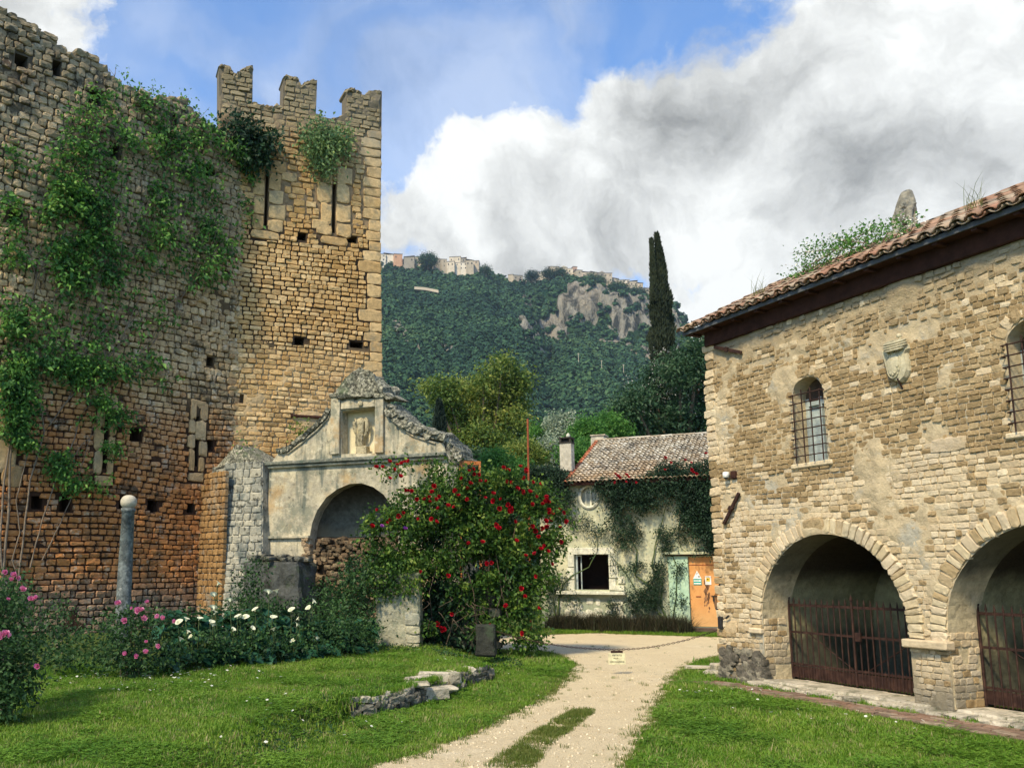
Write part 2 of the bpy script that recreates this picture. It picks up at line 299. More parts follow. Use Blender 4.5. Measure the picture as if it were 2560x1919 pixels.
L_GRASSD = leafmat('dull_grass_blade', [(.05, .09, .012), (.12, .17, .025), (.24, .24, .07)], .35, nscale=1.2)  # duller, yellower grass for the worn path and roof weeds
L_DRY = leafmat('dry_blade', [(.16, .17, .05), (.30, .28, .11), (.40, .36, .17)], .3, nscale=1.2)
L_CLOV = leafmat('clover_leaf', [(.05, .14, .012), (.11, .23, .02), (.20, .34, .04)], .3, nscale=1.2)
P_RED = leafmat('red_petal', [(.22, .002, .008), (.42, .005, .016), (.62, .015, .045)], .2, .5)
P_PINK = leafmat('pink_petal', [(.52, .10, .28), (.68, .20, .40), (.80, .42, .56)], .3, .5)
P_WHITE = leafmat('white_spathe', [(.74, .76, .52), (.82, .83, .62)], .25, .45)
P_DAISY = leafmat('daisy_petal', [(.8, .8, .7), (.85, .85, .78)], .2, .5)


# ------------------------------------------------------------------ mesh helpers
def tag(o, label=None, cat=None, group=None, kind=None):
    for k, v in (('label', label), ('category', cat), ('group', group), ('kind', kind)):
        if v: o[k] = v
    return o


def link(name, me, parent=None, mat=None):
    o = bpy.data.objects.new(name, me); col.objects.link(o)
    if parent: o.parent = parent
    if mat is not None and me is not None: me.materials.append(mat)
    return o


def empty(name, loc=(0, 0, 0), rz=0.0, **k):
    o = link(name, None); o.location = loc; o.rotation_euler = (0, 0, rz); o.empty_display_size = .2
    k['cat'] = k.pop('category', None); return tag(o, **k)


def fastmesh(name, V, Fc, smooth=False, midx=None):
    V = np.asarray(V, np.float32); Fc = np.asarray(Fc, np.int32); k = Fc.shape[1]; n = len(Fc)
    me = bpy.data.meshes.new(name)
    me.vertices.add(len(V)); me.vertices.foreach_set('co', V.ravel())
    me.loops.add(n * k); me.loops.foreach_set('vertex_index', Fc.ravel())
    me.polygons.add(n); me.polygons.foreach_set('loop_start', np.arange(0, n * k, k, dtype=np.int32))
    me.polygons.foreach_set('loop_total', np.full(n, k, np.int32))
    me.polygons.foreach_set('use_smooth', np.full(n, smooth, bool))
    if midx is not None: me.polygons.foreach_set('material_index', np.asarray(midx, np.int32))
    me.update(calc_edges=True); me.validate()
    return me


class MB:
    def __init__(s): s.v = []; s.f = []

    def add(s, V, Fc):
        o = len(s.v); s.v += [tuple(p) for p in V]; s.f += [tuple(i + o for i in f) for f in Fc]; return s

    def box(s, c, d, rot=None, bev=0.0, jit=0.0):
        hx, hy, hz = d[0] / 2, d[1] / 2, d[2] / 2
        V = [Vector((x * hx, y * hy, z * hz)) for x in (-1, 1) for y in (-1, 1) for z in (-1, 1)]
        Fc = [(0, 1, 3, 2), (4, 6, 7, 5), (0, 4, 5, 1), (2, 3, 7, 6), (0, 2, 6, 4), (1, 5, 7, 3)]
        if bev:
            bm = bmesh.new()
            vs_ = [bm.verts.new(v) for v in V]
            for f in Fc: bm.faces.new([vs_[i] for i in f])
            bmesh.ops.bevel(bm, geom=list(bm.edges), offset=bev, segments=1, affect='EDGES')
            bm.verts.index_update(); V = [v.co.copy() for v in bm.verts]; Fc = [tuple(v.index for v in f.verts) for f in bm.faces]; bm.free()
        if jit: V = [v + Vector((random.uniform(-jit, jit), random.uniform(-jit, jit), random.uniform(-jit, jit))) for v in V]
        if rot is not None: V = [rot @ v for v in V]
        return s.add([v + Vector(c) for v in V], Fc)

    def tube(s, pts, r, n=6, caps=True):
        pts = [Vector(p) for p in pts]; rr = r if hasattr(r, '__len__') else [r] * len(pts)
        V = []; Fc = []
        for i, p in enumerate(pts):
            d = (pts[min(i + 1, len(pts) - 1)] - pts[max(i - 1, 0)]).normalized()
            a = d.cross(Vector((0, 0, 1)) if abs(d.z) < .9 else Vector((1, 0, 0))).normalized(); b = d.cross(a)
            for k in range(n):
                an = 2 * math.pi * k / n
                V.append(p + (a * math.cos(an) + b * math.sin(an)) * rr[i])
        for i in range(len(pts) - 1):
            for k in range(n):
                Fc.append((i * n + k, i * n + (k + 1) % n, (i + 1) * n + (k + 1) % n, (i + 1) * n + k))
        if caps: Fc += [tuple(range(n))[::-1], tuple((len(pts) - 1) * n + k for k in range(n))]
        return s.add(V, Fc)

    def lathe(s, prof, n=24, c=(0, 0, 0), sx=1, sy=1):
        V = [(c[0] + r * math.cos(2 * math.pi * k / n) * sx, c[1] + r * math.sin(2 * math.pi * k / n) * sy, c[2] + z) for r, z in prof for k in range(n)]
        Fc = [(i * n + k, i * n + (k + 1) % n, (i + 1) * n + (k + 1) % n, (i + 1) * n + k) for i in range(len(prof) - 1) for k in range(n)]
        Fc += [tuple(range(n))[::-1], tuple((len(prof) - 1) * n + k for k in range(n))]
        return s.add(V, Fc)

    def build(s, name, mat, parent=None, smooth=False, label=None):
        me = bpy.data.meshes.new(name); me.from_pydata(s.v, [], s.f)
        if smooth: me.polygons.foreach_set('use_smooth', [True] * len(me.polygons))
        bm = bmesh.new(); bm.from_mesh(me); bmesh.ops.recalc_face_normals(bm, faces=bm.faces); bm.to_mesh(me); bm.free()
        me.update()
        o = link(name, me, parent, mat)
        if label: o['label'] = label
        return o


def slab(polys, y0, y1, grid=0.0, disp=None):
    """outline + holes in (x,z), extruded y0..y1; polys[0] outline ccw, rest holes"""
    V2 = []; E = []
    loops = []
    for p in polys:
        o = len(V2); n = len(p); V2 += [Vector((a, b)) for a, b in p]
        E += [(o + i, o + (i + 1) % n) for i in range(n)]; loops.append((o, n))
    if grid:
        xs = [p[0] for p in polys[0]]; zs_ = [p[1] for p in polys[0]]
        for x in np.arange(min(xs), max(xs), grid):
            for z in np.arange(min(zs_), max(zs_), grid): V2.append(Vector((float(x + random.uniform(-.3, .3) * grid), float(z + random.uniform(-.3, .3) * grid))))
    r = delaunay_2d_cdt(V2, E, [], 0, 1e-5)
    vo, fo = r[0], r[2]
    inside = []
    for f in fo:
        c = (vo[f[0]] + vo[f[1]] + vo[f[2]]) / 3
        if pip(c.x, c.y, polys[0]) and not any(pip(c.x, c.y, h) for h in polys[1:]): inside.append(tuple(f))
    nv = len(vo)
    V = [(v.x, y0 - (disp(v.x, v.y) if disp else 0), v.y) for v in vo] + [(v.x, y1, v.y) for v in vo]
    Fc = list(inside) + [tuple(i + nv for i in f[::-1]) for f in inside]
    # boundary edges
    cnt = {}
    for f in inside:
        for a, b in zip(f, f[1:] + f[:1]): cnt[(a, b)] = cnt.get((a, b), 0) + 1
    for (a, b) in cnt:
        if (b, a) not in cnt: Fc.append((b, a, a + nv, b + nv))
    return V, Fc


def pip(x, y, P):
    c = False; j = len(P) - 1
    for i in range(len(P)):
        xi, yi = P[i]; xj, yj = P[j]
        if (yi > y) != (yj > y) and x < (xj - xi) * (y - yi) / (yj - yi) + xi: c = not c
        j = i
    return c


def rectp(a, b, c, d): return [(a, c), (b, c), (b, d), (a, d)]


def archp(u0, u1, z0, zs, n=18, zr=None):
    r = (u1 - u0) / 2; zr = zr or r
    return [(u0, z0), (u1, z0)] + [(u0 + r + r * math.cos(math.pi * k / n), zs + zr * math.sin(math.pi * k / n)) for k in range(n + 1)]


class Wall:
    """a vertical plane: x runs to the right along it, y into it, z up"""
    def __init__(s, O, ang): s.O = Vector((O[0], O[1], 0)); s.a = ang; s.U = Vector((math.cos(ang), math.sin(ang), 0)); s.In = Vector((-math.sin(ang), math.cos(ang), 0))

    def uv(s, px, py, off=0.0):
        r = ray(px, py); O = s.O + s.In * off
        det = -r.x * s.U.y + s.U.x * r.y
        tt = (-O.x * s.U.y + s.U.x * O.y) / det; u = (r.x * O.y - r.y * O.x) / det
        return (u, EYE + r.z * tt)

    def w(s, u, y, z): return s.O + s.U * u + s.In * y + Vector((0, 0, z))


# stone pieces: six variants of a worn block, 50 triangles each
def stone_variant(seed, k=.05, crown=.08):
    q = random.Random(seed)
    P = [(-.5, -.5), (-.17, -.5), (.17, -.5), (.5, -.5), (.5, 0), (.5, .5), (.17, .5), (-.17, .5), (-.5, .5), (-.5, 0)]
    Q = []
    for i, (x, z) in enumerate(P):
        c = .97 - (q.random() * .14 * k / .05 if i in (0, 3, 5, 8) else 0)
        Q.append((x * c + q.uniform(-k, k) * .5, z * c + q.uniform(-k, k) * 1.3))
    V = [(x, 1.2, z) for x, z in Q] + [(x, -.62 + q.uniform(-.25, .2), z) for x, z in Q]
    tx, tz = q.uniform(-.12, .12), q.uniform(-.16, .10)
    V += [(x * q.uniform(.84, .93), -.92 + q.uniform(-.10, .10) + x * tx * 2 + z * tz * 2, z * q.uniform(.72, .88)) for x, z in Q] + [(q.uniform(-.15, .15), -1 - q.uniform(-.08, crown), q.uniform(-.15, .15))]
    T = []
    for a in (0, 10):
        for i in range(10):
            j = (i + 1) % 10
            T += [(a + i, a + j, a + 10 + j), (a + i, a + 10 + j, a + 10 + i)]
    T += [(20 + i, 20 + (i + 1) % 10, 30) for i in range(10)]
    return np.array(V, np.float32), np.array(T, np.int32)


VAR = [stone_variant(i) for i in range(20)]
VARR = [stone_variant(100 + i, .07, .15) for i in range(20)]


def shared(name, var, cache={}):
    if (name, id(var)) not in cache:
        cache[(name, id(var))] = [fastmesh(name, v, f, False) for v, f in var]
        for m in cache[(name, id(var))]: m.materials.append(M_DRESS)
    return cache[(name, id(var))]


def place_stones(root, W, S, mats, var=VAR, top=300, name='stone'):
    """S rows: u, v, w, h, depth, rot, cls, yoff"""
    S = [s for s in S]
    def rank(s):
        p = W.w(s[0], 0, s[1]); x, y, d = proj(p)
        return (s[2] * s[3]) / (d * d) * (1 if (-10 < x < 2570 and -10 < y < 1930) else .001)
    S.sort(key=rank, reverse=True)
    sh = shared(name, var)
    VV = []; FF = []; MI = []; off = 0
    for i, (u, v, ww, hh, dp, rt, cl, yo) in enumerate(S):
        k = random.randrange(len(var))
        fx = random.choice((-1, 1)); 
        M = Matrix.Translation((u, yo, v)) @ Matrix.Rotation(rt, 4, 'Y') @ Matrix.Rotation(random.uniform(-.04, .04), 4, 'X') @ Matrix.Rotation(random.uniform(-.03, .03), 4, 'Z') @ Matrix.Diagonal((ww, dp, hh, 1))
        if i < top:
            o = bpy.data.objects.new(name, sh[k]); col.objects.link(o); o.parent = root; o.matrix_basis = M
            o.material_slots[0].link = 'OBJECT'; o.material_slots[0].material = mats[cl]
        else:
            V, T = var[k]; A = np.array(M)
            VV.append(V @ A[:3, :3].T + A[:3, 3]); FF.append(T + off); off += len(V); MI.append(np.full(len(T), cl))
    if VV:
        me = fastmesh('small_stones', np.vstack(VV), np.vstack(FF), False, np.concatenate(MI))
        for m in mats: me.materials.append(m)
        o = link('small_stones', me, root); o['kind'] = 'stuff'


def masonry(u0, u1, v0, v1, solid, hf, wf, cls, depth=(.05, .08), gap=.018, jit=.15, rot=.03, wob=.06, yo=0.0):
    """rows of blocks filling solid(u,v); edges pulled back from openings"""
    S = []; v = v0; row = 0
    while v < v1:
        h = hf((u0 + u1) / 2, v) * random.uniform(.8, 1.2)
        u = u0 - random.uniform(0, .2)
        while u < u1:
            wd = wf(u, v) * random.choice((.6, .8, 1, 1, 1.2, 1.5)) * random.uniform(.85, 1.15)
            a, b = u, u + wd; u = b
            wz = wob * mnoise.noise(Vector((a * .35, v * .25, 3.1))) * 2
            slope = wob * .35 * mnoise.noise(Vector((a * .5, v * .3, 8.1)))
            c, d = v + wz, v + h + wz
            mu, mv = (a + b) / 2, (c + d) / 2
            if not solid(mu, mv): continue
            ok = True
            for _ in range(5):
                if solid(a + .01, mv) : break
                a += (b - a) * .18
            for _ in range(5):
                if solid(b - .01, mv): break
                b -= (b - a) * .18
            for _ in range(4):
                if solid((a + b) / 2, c + .01): break
                c += (d - c) * .2
            for _ in range(4):
                if solid((a + b) / 2, d - .01): break
                d -= (d - c) * .2
            if b - a < .04 or d - c < .03: continue
            g = gap * random.uniform(.6, 1.5); j = jit * (d - c)
            S.append(((a + b) / 2, (c + d) / 2 + random.uniform(-j, j) * .4, (b - a) - g, (d - c) - g + random.uniform(-j, j) * .5, random.uniform(*depth), -slope + random.uniform(-rot, rot), cls(mu, mv), yo))
        v += h; row += 1
    return S


def leafverts(P, Nrm, size, asp=.55, fold=.25, droop=0.0):
    """one folded diamond per point; P (n,3), Nrm unit growth direction (n,3), size (n,)"""
    n = len(P)
    D = Nrm / np.linalg.norm(Nrm, axis=1, keepdims=True)
    r = R.normal(size=(n, 3)); S = np.cross(D, r); S /= np.linalg.norm(S, axis=1, keepdims=True) + 1e-9
    Up = np.cross(S, D)
    s = size[:, None]
    a = P; b = P + D * s * .45 + S * s * asp * .5 + Up * s * fold * .3; c = P + D * s; d = P + D * s * .45 - S * s * asp * .5 + Up * s * fold * .3
    if droop: c = c - np.array([0, 0, droop]) * s
    V = np.stack([a, b, c, d], 1).reshape(-1, 3)
    Fq = np.arange(4 * n).reshape(n, 4)
    return V, Fq


def leafobj(name, P, D, size, mat, parent, stuff=True, asp=.55, droop=.2):
    V, Fq = leafverts(np.asarray(P), np.asarray(D), np.asarray(size), asp, .25, droop)
    o = link(name, fastmesh(name, V, Fq), parent, mat)
    if stuff: o['kind'] = 'stuff'
    return o


def rdir(n, bias=(0, 0, 0), amt=1.0):
    d = R.normal(size=(n, 3)); d /= np.linalg.norm(d, axis=1, keepdims=True)
    return d + np.array(bias) * amt


def blobleaves(blobs, per, size, bias=(0, 0, .3), shell=.55, squash=1.0):
    """leaves in a union of ellipsoids: blobs (x,y,z,rx,ry,rz)"""
    P = []; D = []; S = []
    for b in blobs:
        vol = b[3] * b[4] * b[5]; n = int(per * (vol ** (2 / 3)))
        ntw = max(3, n // 14)
        d = rdir(ntw); d /= np.linalg.norm(d, axis=1, keepdims=True)
        rr = (shell + (1.12 - shell) * R.random(ntw) ** .8)[:, None]
        wob = np.array([1 + .35 * mnoise.noise(Vector((x[0] * 2.1 + b[0], x[1] * 2.1 + b[1], x[2] * 2.1 + b[2]))) for x in d])[:, None]
        ctr = d * rr * wob * np.array(b[3:6]) + np.array(b[:3])
        k = 14; rad_ = size * 2.2
        pp = np.repeat(ctr, k, 0) + R.normal(size=(ntw * k, 3)) * rad_ * np.array([1, 1, .7])
        P.append(pp); D.append(np.repeat(d, k, 0) * .6 + rdir(ntw * k) + np.array(bias)); S.append(size * R.uniform(.6, 1.4, ntw * k))
    return np.vstack(P), np.vstack(D), np.concatenate(S)


def points_obj(name, P, Rz, S, protos, kind='stuff', mat=None, tilt=.15):
    """scatter of uncountable small things: a point mesh instanced by geometry nodes"""
    me = bpy.data.meshes.new(name); P = np.asarray(P, np.float32)
    me.vertices.add(len(P)); me.vertices.foreach_set('co', P.ravel())
    a = me.attributes.new('rot', 'FLOAT_VECTOR', 'POINT')
    rot = np.stack([R.normal(0, tilt, len(P)), R.normal(0, tilt, len(P)), np.asarray(Rz)], 1).astype(np.float32); a.data.foreach_set('vector', rot.ravel())
    b = me.attributes.new('scl', 'FLOAT_VECTOR', 'POINT'); S = np.asarray(S, np.float32)
    if S.ndim == 1: S = np.stack([S, S, S], 1)
    b.data.foreach_set('vector', S.ravel())
    o = link(name, me); o['kind'] = kind
    ng = bpy.data.node_groups.new(name, 'GeometryNodeTree')
    ng.interface.new_socket('Geometry', in_out='INPUT', socket_type='NodeSocketGeometry'); ng.interface.new_socket('Geometry', in_out='OUTPUT', socket_type='NodeSocketGeometry')
    gi = ng.nodes.new('NodeGroupInput'); go = ng.nodes.new('NodeGroupOutput')
    gi2 = ng.nodes.new('GeometryNodeGeometryToInstance')
    for p in protos:
        oi = ng.nodes.new('GeometryNodeObjectInfo'); oi.inputs['Object'].default_value = p; oi.inputs['As Instance'].default_value = True
        ng.links.new(oi.outputs['Geometry'], gi2.inputs[0])
    ip = ng.nodes.new('GeometryNodeInstanceOnPoints'); ip.inputs['Pick Instance'].default_value = True
    at1 = ng.nodes.new('GeometryNodeInputNamedAttribute'); at1.data_type = 'FLOAT_VECTOR'; at1.inputs['Name'].default_value = 'rot'
    at2 = ng.nodes.new('GeometryNodeInputNamedAttribute'); at2.data_type = 'FLOAT_VECTOR'; at2.inputs['Name'].default_value = 'scl'
    j = ng.nodes.new('GeometryNodeJoinGeometry')
    ng.nodes.remove(gi2)
    for p in [n for n in ng.nodes if n.bl_idname == 'GeometryNodeObjectInfo']: ng.links.new(p.outputs['Geometry'], j.inputs[0])
    ng.links.new(gi.outputs[0], ip.inputs['Points']); ng.links.new(j.outputs[0], ip.inputs['Instance'])
    er = ng.nodes.new('FunctionNodeEulerToRotation'); ng.links.new(at1.outputs[0], er.inputs[0])
    ng.links.new(er.outputs[0], ip.inputs['Rotation']); ng.links.new(at2.outputs[0], ip.inputs['Scale'])
    ng.links.new(ip.outputs[0], go.inputs[0])
    md = o.modifiers.new('scatter', 'NODES'); md.node_group = ng
    return o


def proto(name, V, Fc, mat, smooth=False):
    me = fastmesh(name, V, Fc, smooth); me.materials.append(mat)
    return bpy.data.objects.new(name, me)

# ------------------------------------------------------------------ ground
LOWB = [ground(*p) for p in [(872, 1796), (935, 1790), (1002, 1774), (1091, 1745), (1152, 1722), (1222, 1700)]]
EY = [-5, 1.96, 8.09] + [p.y for p in LOWB] + [15.3, 17.2, 18.4, 20, 22.6, 40]
EX = [-3.1, -2.3, -1.5] + [p.x for p in LOWB] + [LOWB[-1].x + .05, 1.0, .9, .7, .6, .6]
LAWN = .22


def sstep(x, a, b):
    tt = np.clip((x - a) / (b - a), 0, 1); return tt * tt * (3 - 2 * tt)


def gz(x, y):
    x = np.asarray(x, float); y = np.asarray(y, float)
    xe = np.interp(y, EY, EX)
    wdt = np.interp(y, [8.9, LOWB[0].y, LOWB[-1].y, LOWB[-1].y + 1.4], [.75, .10, .10, .9])
    side = sstep(xe - x, -wdt * .15, wdt)
    z = LAWN * side * np.interp(y, [4, 8, 11], [.6, .85, 1.0])
    return z + .10 * sstep(x, 8, 30) + .3 * sstep(y, 34, 120)


def pline(L, z=0.0): return [(ground(a, b, z).x, ground(a, b, z).y) for a, b in L]


PATH = [(-.77, 1.95)] + pline([(905, 1919), (955, 1906), (1060, 1878), (1157, 1838), (1240, 1800), (1307, 1768), (1360, 1738), (1388, 1713), (1418, 1688), (1428, 1668), (1410, 1648), (1372, 1632)]) + \
    [(1.71, 19.52), (.42, 20.34), (-1.88, 20.75), (-1.63, 23.2), (1.39, 24.22)] + pline([(1370, 1586), (1500, 1582), (1650, 1588), (1805, 1592)]) + [(9.17, 24.4), (14, 24.2), (13.4, 17.06), (6.94, 17.06)] + \
    pline([(1812, 1640), (1765, 1653), (1720, 1672), (1690, 1700), (1668, 1740), (1640, 1800), (1612, 1860), (1585, 1919)]) + [(1.51, 5.59), (.91, 1.95)]
CENTRE = pline([(1215, 1919), (1262, 1880), (1319, 1840), (1380, 1806), (1440, 1772), (1487, 1762), (1478, 1785), (1447, 1808), (1390, 1850), (1352, 1890), (1330, 1919)])


def mgrid(a, b, n, dense_lo, dense_hi, step):
    xs = list(np.arange(dense_lo, dense_hi, step)); g = step
    x = dense_hi
    while x < b: xs.append(x); g *= 1.35; x += g
    x = dense_lo - step; g = step
    while x > a: xs.insert(0, x); g *= 1.35; x -= g
    return np.array([a] + xs + [b])


gx = mgrid(-1600, 1600, 0, -11, 16, .14); gy = mgrid(-300, 1700, 0, 1.5, 30, .14)
X, Y = np.meshgrid(gx, gy)
Z = gz(X, Y)
Vg = np.stack([X, Y, Z], -1).reshape(-1, 3)
near = (np.abs(Vg[:, 0] - 2.5) < 14) & (Vg[:, 1] > 1) & (Vg[:, 1] < 31)
hn = np.array([mnoise.noise(Vector((p[0] * 1.3, p[1] * 1.3, 0))) * .03 + mnoise.noise(Vector((p[0] * 5, p[1] * 5, 4))) * .008 if nn else 0 for p, nn in zip(Vg, near)])
Vg[:, 2] += np.minimum(hn, .012) - .016
nx = len(gx); idx = np.arange(len(Vg)).reshape(len(gy), nx)
Fg = np.stack([idx[:-1, :-1], idx[:-1, 1:], idx[1:, 1:], idx[1:, :-1]], -1).reshape(-1, 4)
go_ = link('ground', fastmesh('ground', Vg, Fg, True), None, M_SOIL); go_['kind'] = 'structure'

# path: ragged outline, slightly crowned sheet
def ragged(P, step=.12, amp=.07):
    Q = []
    for i in range(len(P)):
        a, b = Vector(P[i]), Vector(P[(i + 1) % len(P)]); n = max(1, int((b - a).length / step))
        nn = Vector((-(b - a).y, (b - a).x)).normalized()
        for k in range(n):
            p = a.lerp(b, k / n); Q.append(p + nn * amp * (mnoise.noise(Vector((p.x * 3.1, p.y * 3.1, 1))) + .6 * mnoise.noise(Vector((p.x * 9, p.y * 9, 2)))))
    return [(q.x, q.y) for q in Q]


PR = ragged(PATH)
V2 = [Vector(p) for p in PR]; n0 = len(V2)
xs_, ys_ = zip(*PR)
for gx_ in np.arange(min(xs_), max(xs_), .35):
    for gy_ in np.arange(min(ys_), max(ys_), .35):
        if pip(gx_, gy_, PR): V2.append(Vector((gx_ + random.uniform(-.1, .1), gy_ + random.uniform(-.1, .1))))
cd = delaunay_2d_cdt(V2, [(i, (i + 1) % n0) for i in range(n0)], [], 0, 1e-5)
Pv = [(v.x, v.y, float(gz(v.x, v.y)) * 0 + .004 + max(0, .014 * mnoise.noise(Vector((v.x * .9, v.y * .9, 5))))) for v in cd[0]]
Pf = [tuple(f) for f in cd[2] if pip(*[(cd[0][f[0]] + cd[0][f[1]] + cd[0][f[2]])[k] / 3 for k in (0, 1)], PR)]
mp = bpy.data.meshes.new('gravel_path'); mp.from_pydata(Pv, [], Pf); mp.polygons.foreach_set('use_smooth', [True] * len(mp.polygons))
po = link('gravel_path', mp, None, M_GRAV); po['kind'] = 'structure'
bmx = bmesh.new(); bmx.from_mesh(mp); bmesh.ops.recalc_face_normals(bmx, faces=bmx.faces)
if sum(f.normal.z for f in bmx.faces) < 0: bmesh.ops.reverse_faces(bmx, faces=bmx.faces)
bmx.to_mesh(mp); bmx.free()

# walls' planes
W_R = Wall((4.77, 14.36), rad(-67.69))
W_L = Wall((-5.51, 25.0), rad(44.84))
W_T = Wall((-5.51, 25.0), rad(20.55))
W_N = Wall((-.66, 22.0), rad(-23.35))
W_H = Wall((3.65, 26.5), rad(-25))

# grass
def tuft(n, h, sp, wd, seed):
    q = random.Random(seed); V = []; Fc = []
    for i in range(n):
        a = q.uniform(0, 6.28); r = sp * q.random() ** .5; x, y = r * math.cos(a), r * math.sin(a)
        b = q.uniform(0, 6.28); hh = h * q.uniform(.5, 1.25); ln = hh * q.uniform(.15, .8); wx, wy = -math.sin(b) * wd, math.cos(b) * wd
        dx, dy = math.cos(b) * ln, math.sin(b) * ln; o = len(V)
        V += [(x - wx, y - wy, -.01), (x + wx, y + wy, -.01), (x + dx * .4 + wx * .8, y + dy * .4 + wy * .8, hh * .62), (x + dx * .4 - wx * .8, y + dy * .4 - wy * .8, hh * .62), (x + dx, y + dy, hh)]
        Fc += [(o, o + 1, o + 2), (o, o + 2, o + 3), (o + 3, o + 2, o + 4)]
    return V, Fc


tufts = [proto('grass_tuft', *tuft(34, .044, .085, .0038, i), L_GRASS) for i in range(5)]
tuftsD0 = [proto('dry_tuft', *tuft(9, .05, .08, .0028, 120 + i), L_DRY) for i in range(3)]
tuftsD = [proto('worn_grass_tuft', *tuft(16, .04, .06, .003, 20 + i), L_GRASSD) for i in range(3)]
tallt = [proto('tall_grass_tuft', *tuft(34, .30, .10, .005, 40 + i), L_GRASS) for i in range(3)]
clump = [proto('leafy_clump', *tuft(26, .10, .09, .012, 60 + i), L_SHRUB) for i in range(3)]

nfull = 120000
Yr = 5.4 + (26.2 - 5.4) * R.random(nfull) ** 1.25; Xr = (R.random(nfull) * 1.4 - .62) * Yr
pip_np_cache = {}


def pipv(X_, Y_, P):
    P = np.array(P); c = np.zeros(len(X_), bool); j = len(P) - 1
    for i in range(len(P)):
        xi, yi = P[i]; xj, yj = P[j]
        m = (yi > Y_) != (yj > Y_)
        with np.errstate(divide='ignore', invalid='ignore'):
            xx = (xj - xi) * (Y_ - yi) / (yj - yi) + xi
        c ^= m & (X_ < xx); j = i
    return c


inp = pipv(Xr, Yr, PR)
UR = np.array(W_R.U)[:2]; IR = np.array(W_R.In)[:2]
dR = (Xr - W_R.O.x) * IR[0] + (Yr - W_R.O.y) * IR[1]; uR = (Xr - W_R.O.x) * UR[0] + (Yr - W_R.O.y) * UR[1]
pav = (dR > -.82 + .06 * np.sin(uR * 3)) & (uR > .0)
beyond = (Yr > 14.7) & (Xr < -3.4) & (Yr > 15.2 + (-3.4 - Xr) * .02)
inside_hall = (dR > 0) & (uR > -.1)
ok = ~inp & ~pav & ~inside_hall & (Xr < 11) & ~((Yr > 18.3) & (Xr < .6)) & ~((Yr > 17.5) & (Yr < 24.3) & (Xr > 6))
bedx, bedy = zip(*[(ground(x, y, LAWN).x / ground(x, y, LAWN).y, ground(x, y, LAWN).y) for x, y in [(0, 1740), (100, 1702), (300, 1690), (430, 1672), (600, 1655), (800, 1640), (930, 1625)]])
ok &= ~((Xr / Yr < bedx[-1]) & (Yr > np.interp(Xr / Yr, bedx, bedy) + .15))
Xg, Yg = Xr[ok], Yr[ok]
# trough of bare, shaded ground along the foot of the low wall
sc_ = R.uniform(.7, 1.25, len(Xg)); xe = np.interp(Yg, EY, EX)
foot = (Yg > 9.4) & (Yg < LOWB[-1].y) & (Xg > xe - .05) & (Xg < xe + .28)
keep = ~foot | (R.random(len(Xg)) < .25)
Xg, Yg, sc_ = Xg[keep], Yg[keep], sc_[keep]
lush = np.array([mnoise.noise(Vector((x * .8, y * .8, 3))) for x, y in zip(Xg, Yg)])
sc_ = sc_ * (1 + .7 * lush) * np.interp(Yg, [5, 12, 25], [.85, 1.0, 1.5])
points_obj('grass_lawn', np.stack([Xg, Yg, gz(Xg, Yg) - .008], 1), R.random(len(Xg)) * 6.28, sc_, tufts)
_k = R.random(len(Xg)) < .16
points_obj('dry_grass', np.stack([Xg[_k] + .03, Yg[_k] + .02, gz(Xg[_k], Yg[_k]) - .006], 1), R.random(_k.sum()) * 6.28, sc_[_k] * 1.15, tuftsD0)
def clover_proto(seed):
    q = random.Random(seed); V = []; F2 = []
    for i in range(22):
        x, y, h = q.gauss(0, .06), q.gauss(0, .06), q.uniform(.02, .045)
        for k in range(3):
            a = k * 2.09 + q.random(); o = len(V); s = .011
            V += [(x, y, h), (x + s * math.cos(a - .6), y + s * math.sin(a - .6), h + .003), (x + s * 1.5 * math.cos(a), y + s * 1.5 * math.sin(a), h + .001), (x + s * math.cos(a + .6), y + s * math.sin(a + .6), h + .003)]; F2 += [(o, o + 1, o + 2), (o, o + 2, o + 3)]
    return proto('clover_patch', V, F2, L_CLOV, False)
_c = np.array([mnoise.noise(Vector((x * 1.1, y * 1.1, 31))) + .5 * mnoise.noise(Vector((x * 3.7, y * 3.7, 33))) for x, y in zip(Xg, Yg)]) > .16
_c &= R.random(len(Xg)) < .55
points_obj('clover', np.stack([Xg[_c], Yg[_c] + .03, gz(Xg[_c], Yg[_c]) - .002], 1), R.random(_c.sum()) * 6.28, R.uniform(.8, 1.4, _c.sum()), [clover_proto(i) for i in range(3)])
# grass strip worn into the path centre and tufts straying over its edges
def inpoly(P, n):
    xs = [p[0] for p in P]; ys = [p[1] for p in P]
    x = R.uniform(min(xs), max(xs), n); y = R.uniform(min(ys), max(ys), n); m = pipv(x, y, P); return x[m], y[m]


cx_, cy_ = inpoly(CENTRE, 9000)
nn_ = np.array([mnoise.noise(Vector((x * 2.6, y * 1.6, 7))) + .5 * mnoise.noise(Vector((x * 7, y * 7, 9))) for x, y in zip(cx_, cy_)])
m = nn_ > R.uniform(-.45, .35, len(nn_)); cx_, cy_ = cx_[m], cy_[m]
P1 = np.stack([cx_, cy_, np.full(len(cx_), .004)], 1)
ed = []
for i, (a, b) in enumerate(PR):
    if 5 < b < 25.2 and a < 8:
        for k in range(9):
            ed.append((a + random.gauss(0, .10), b + random.gauss(0, .10), .002))
# a few lone sprigs out on the gravel
for _ in range(240):
    y = 6 + 17 * random.random() ** 1.3; x = random.uniform(-.2, .45) * y
    if pip(x, y, PR): ed.append((x, y, .004))
P1 = np.vstack([P1, np.array(ed)])
points_obj('path_grass', P1, R.random(len(P1)) * 6.28, R.uniform(.45, 1.1, len(P1)), tuftsD)
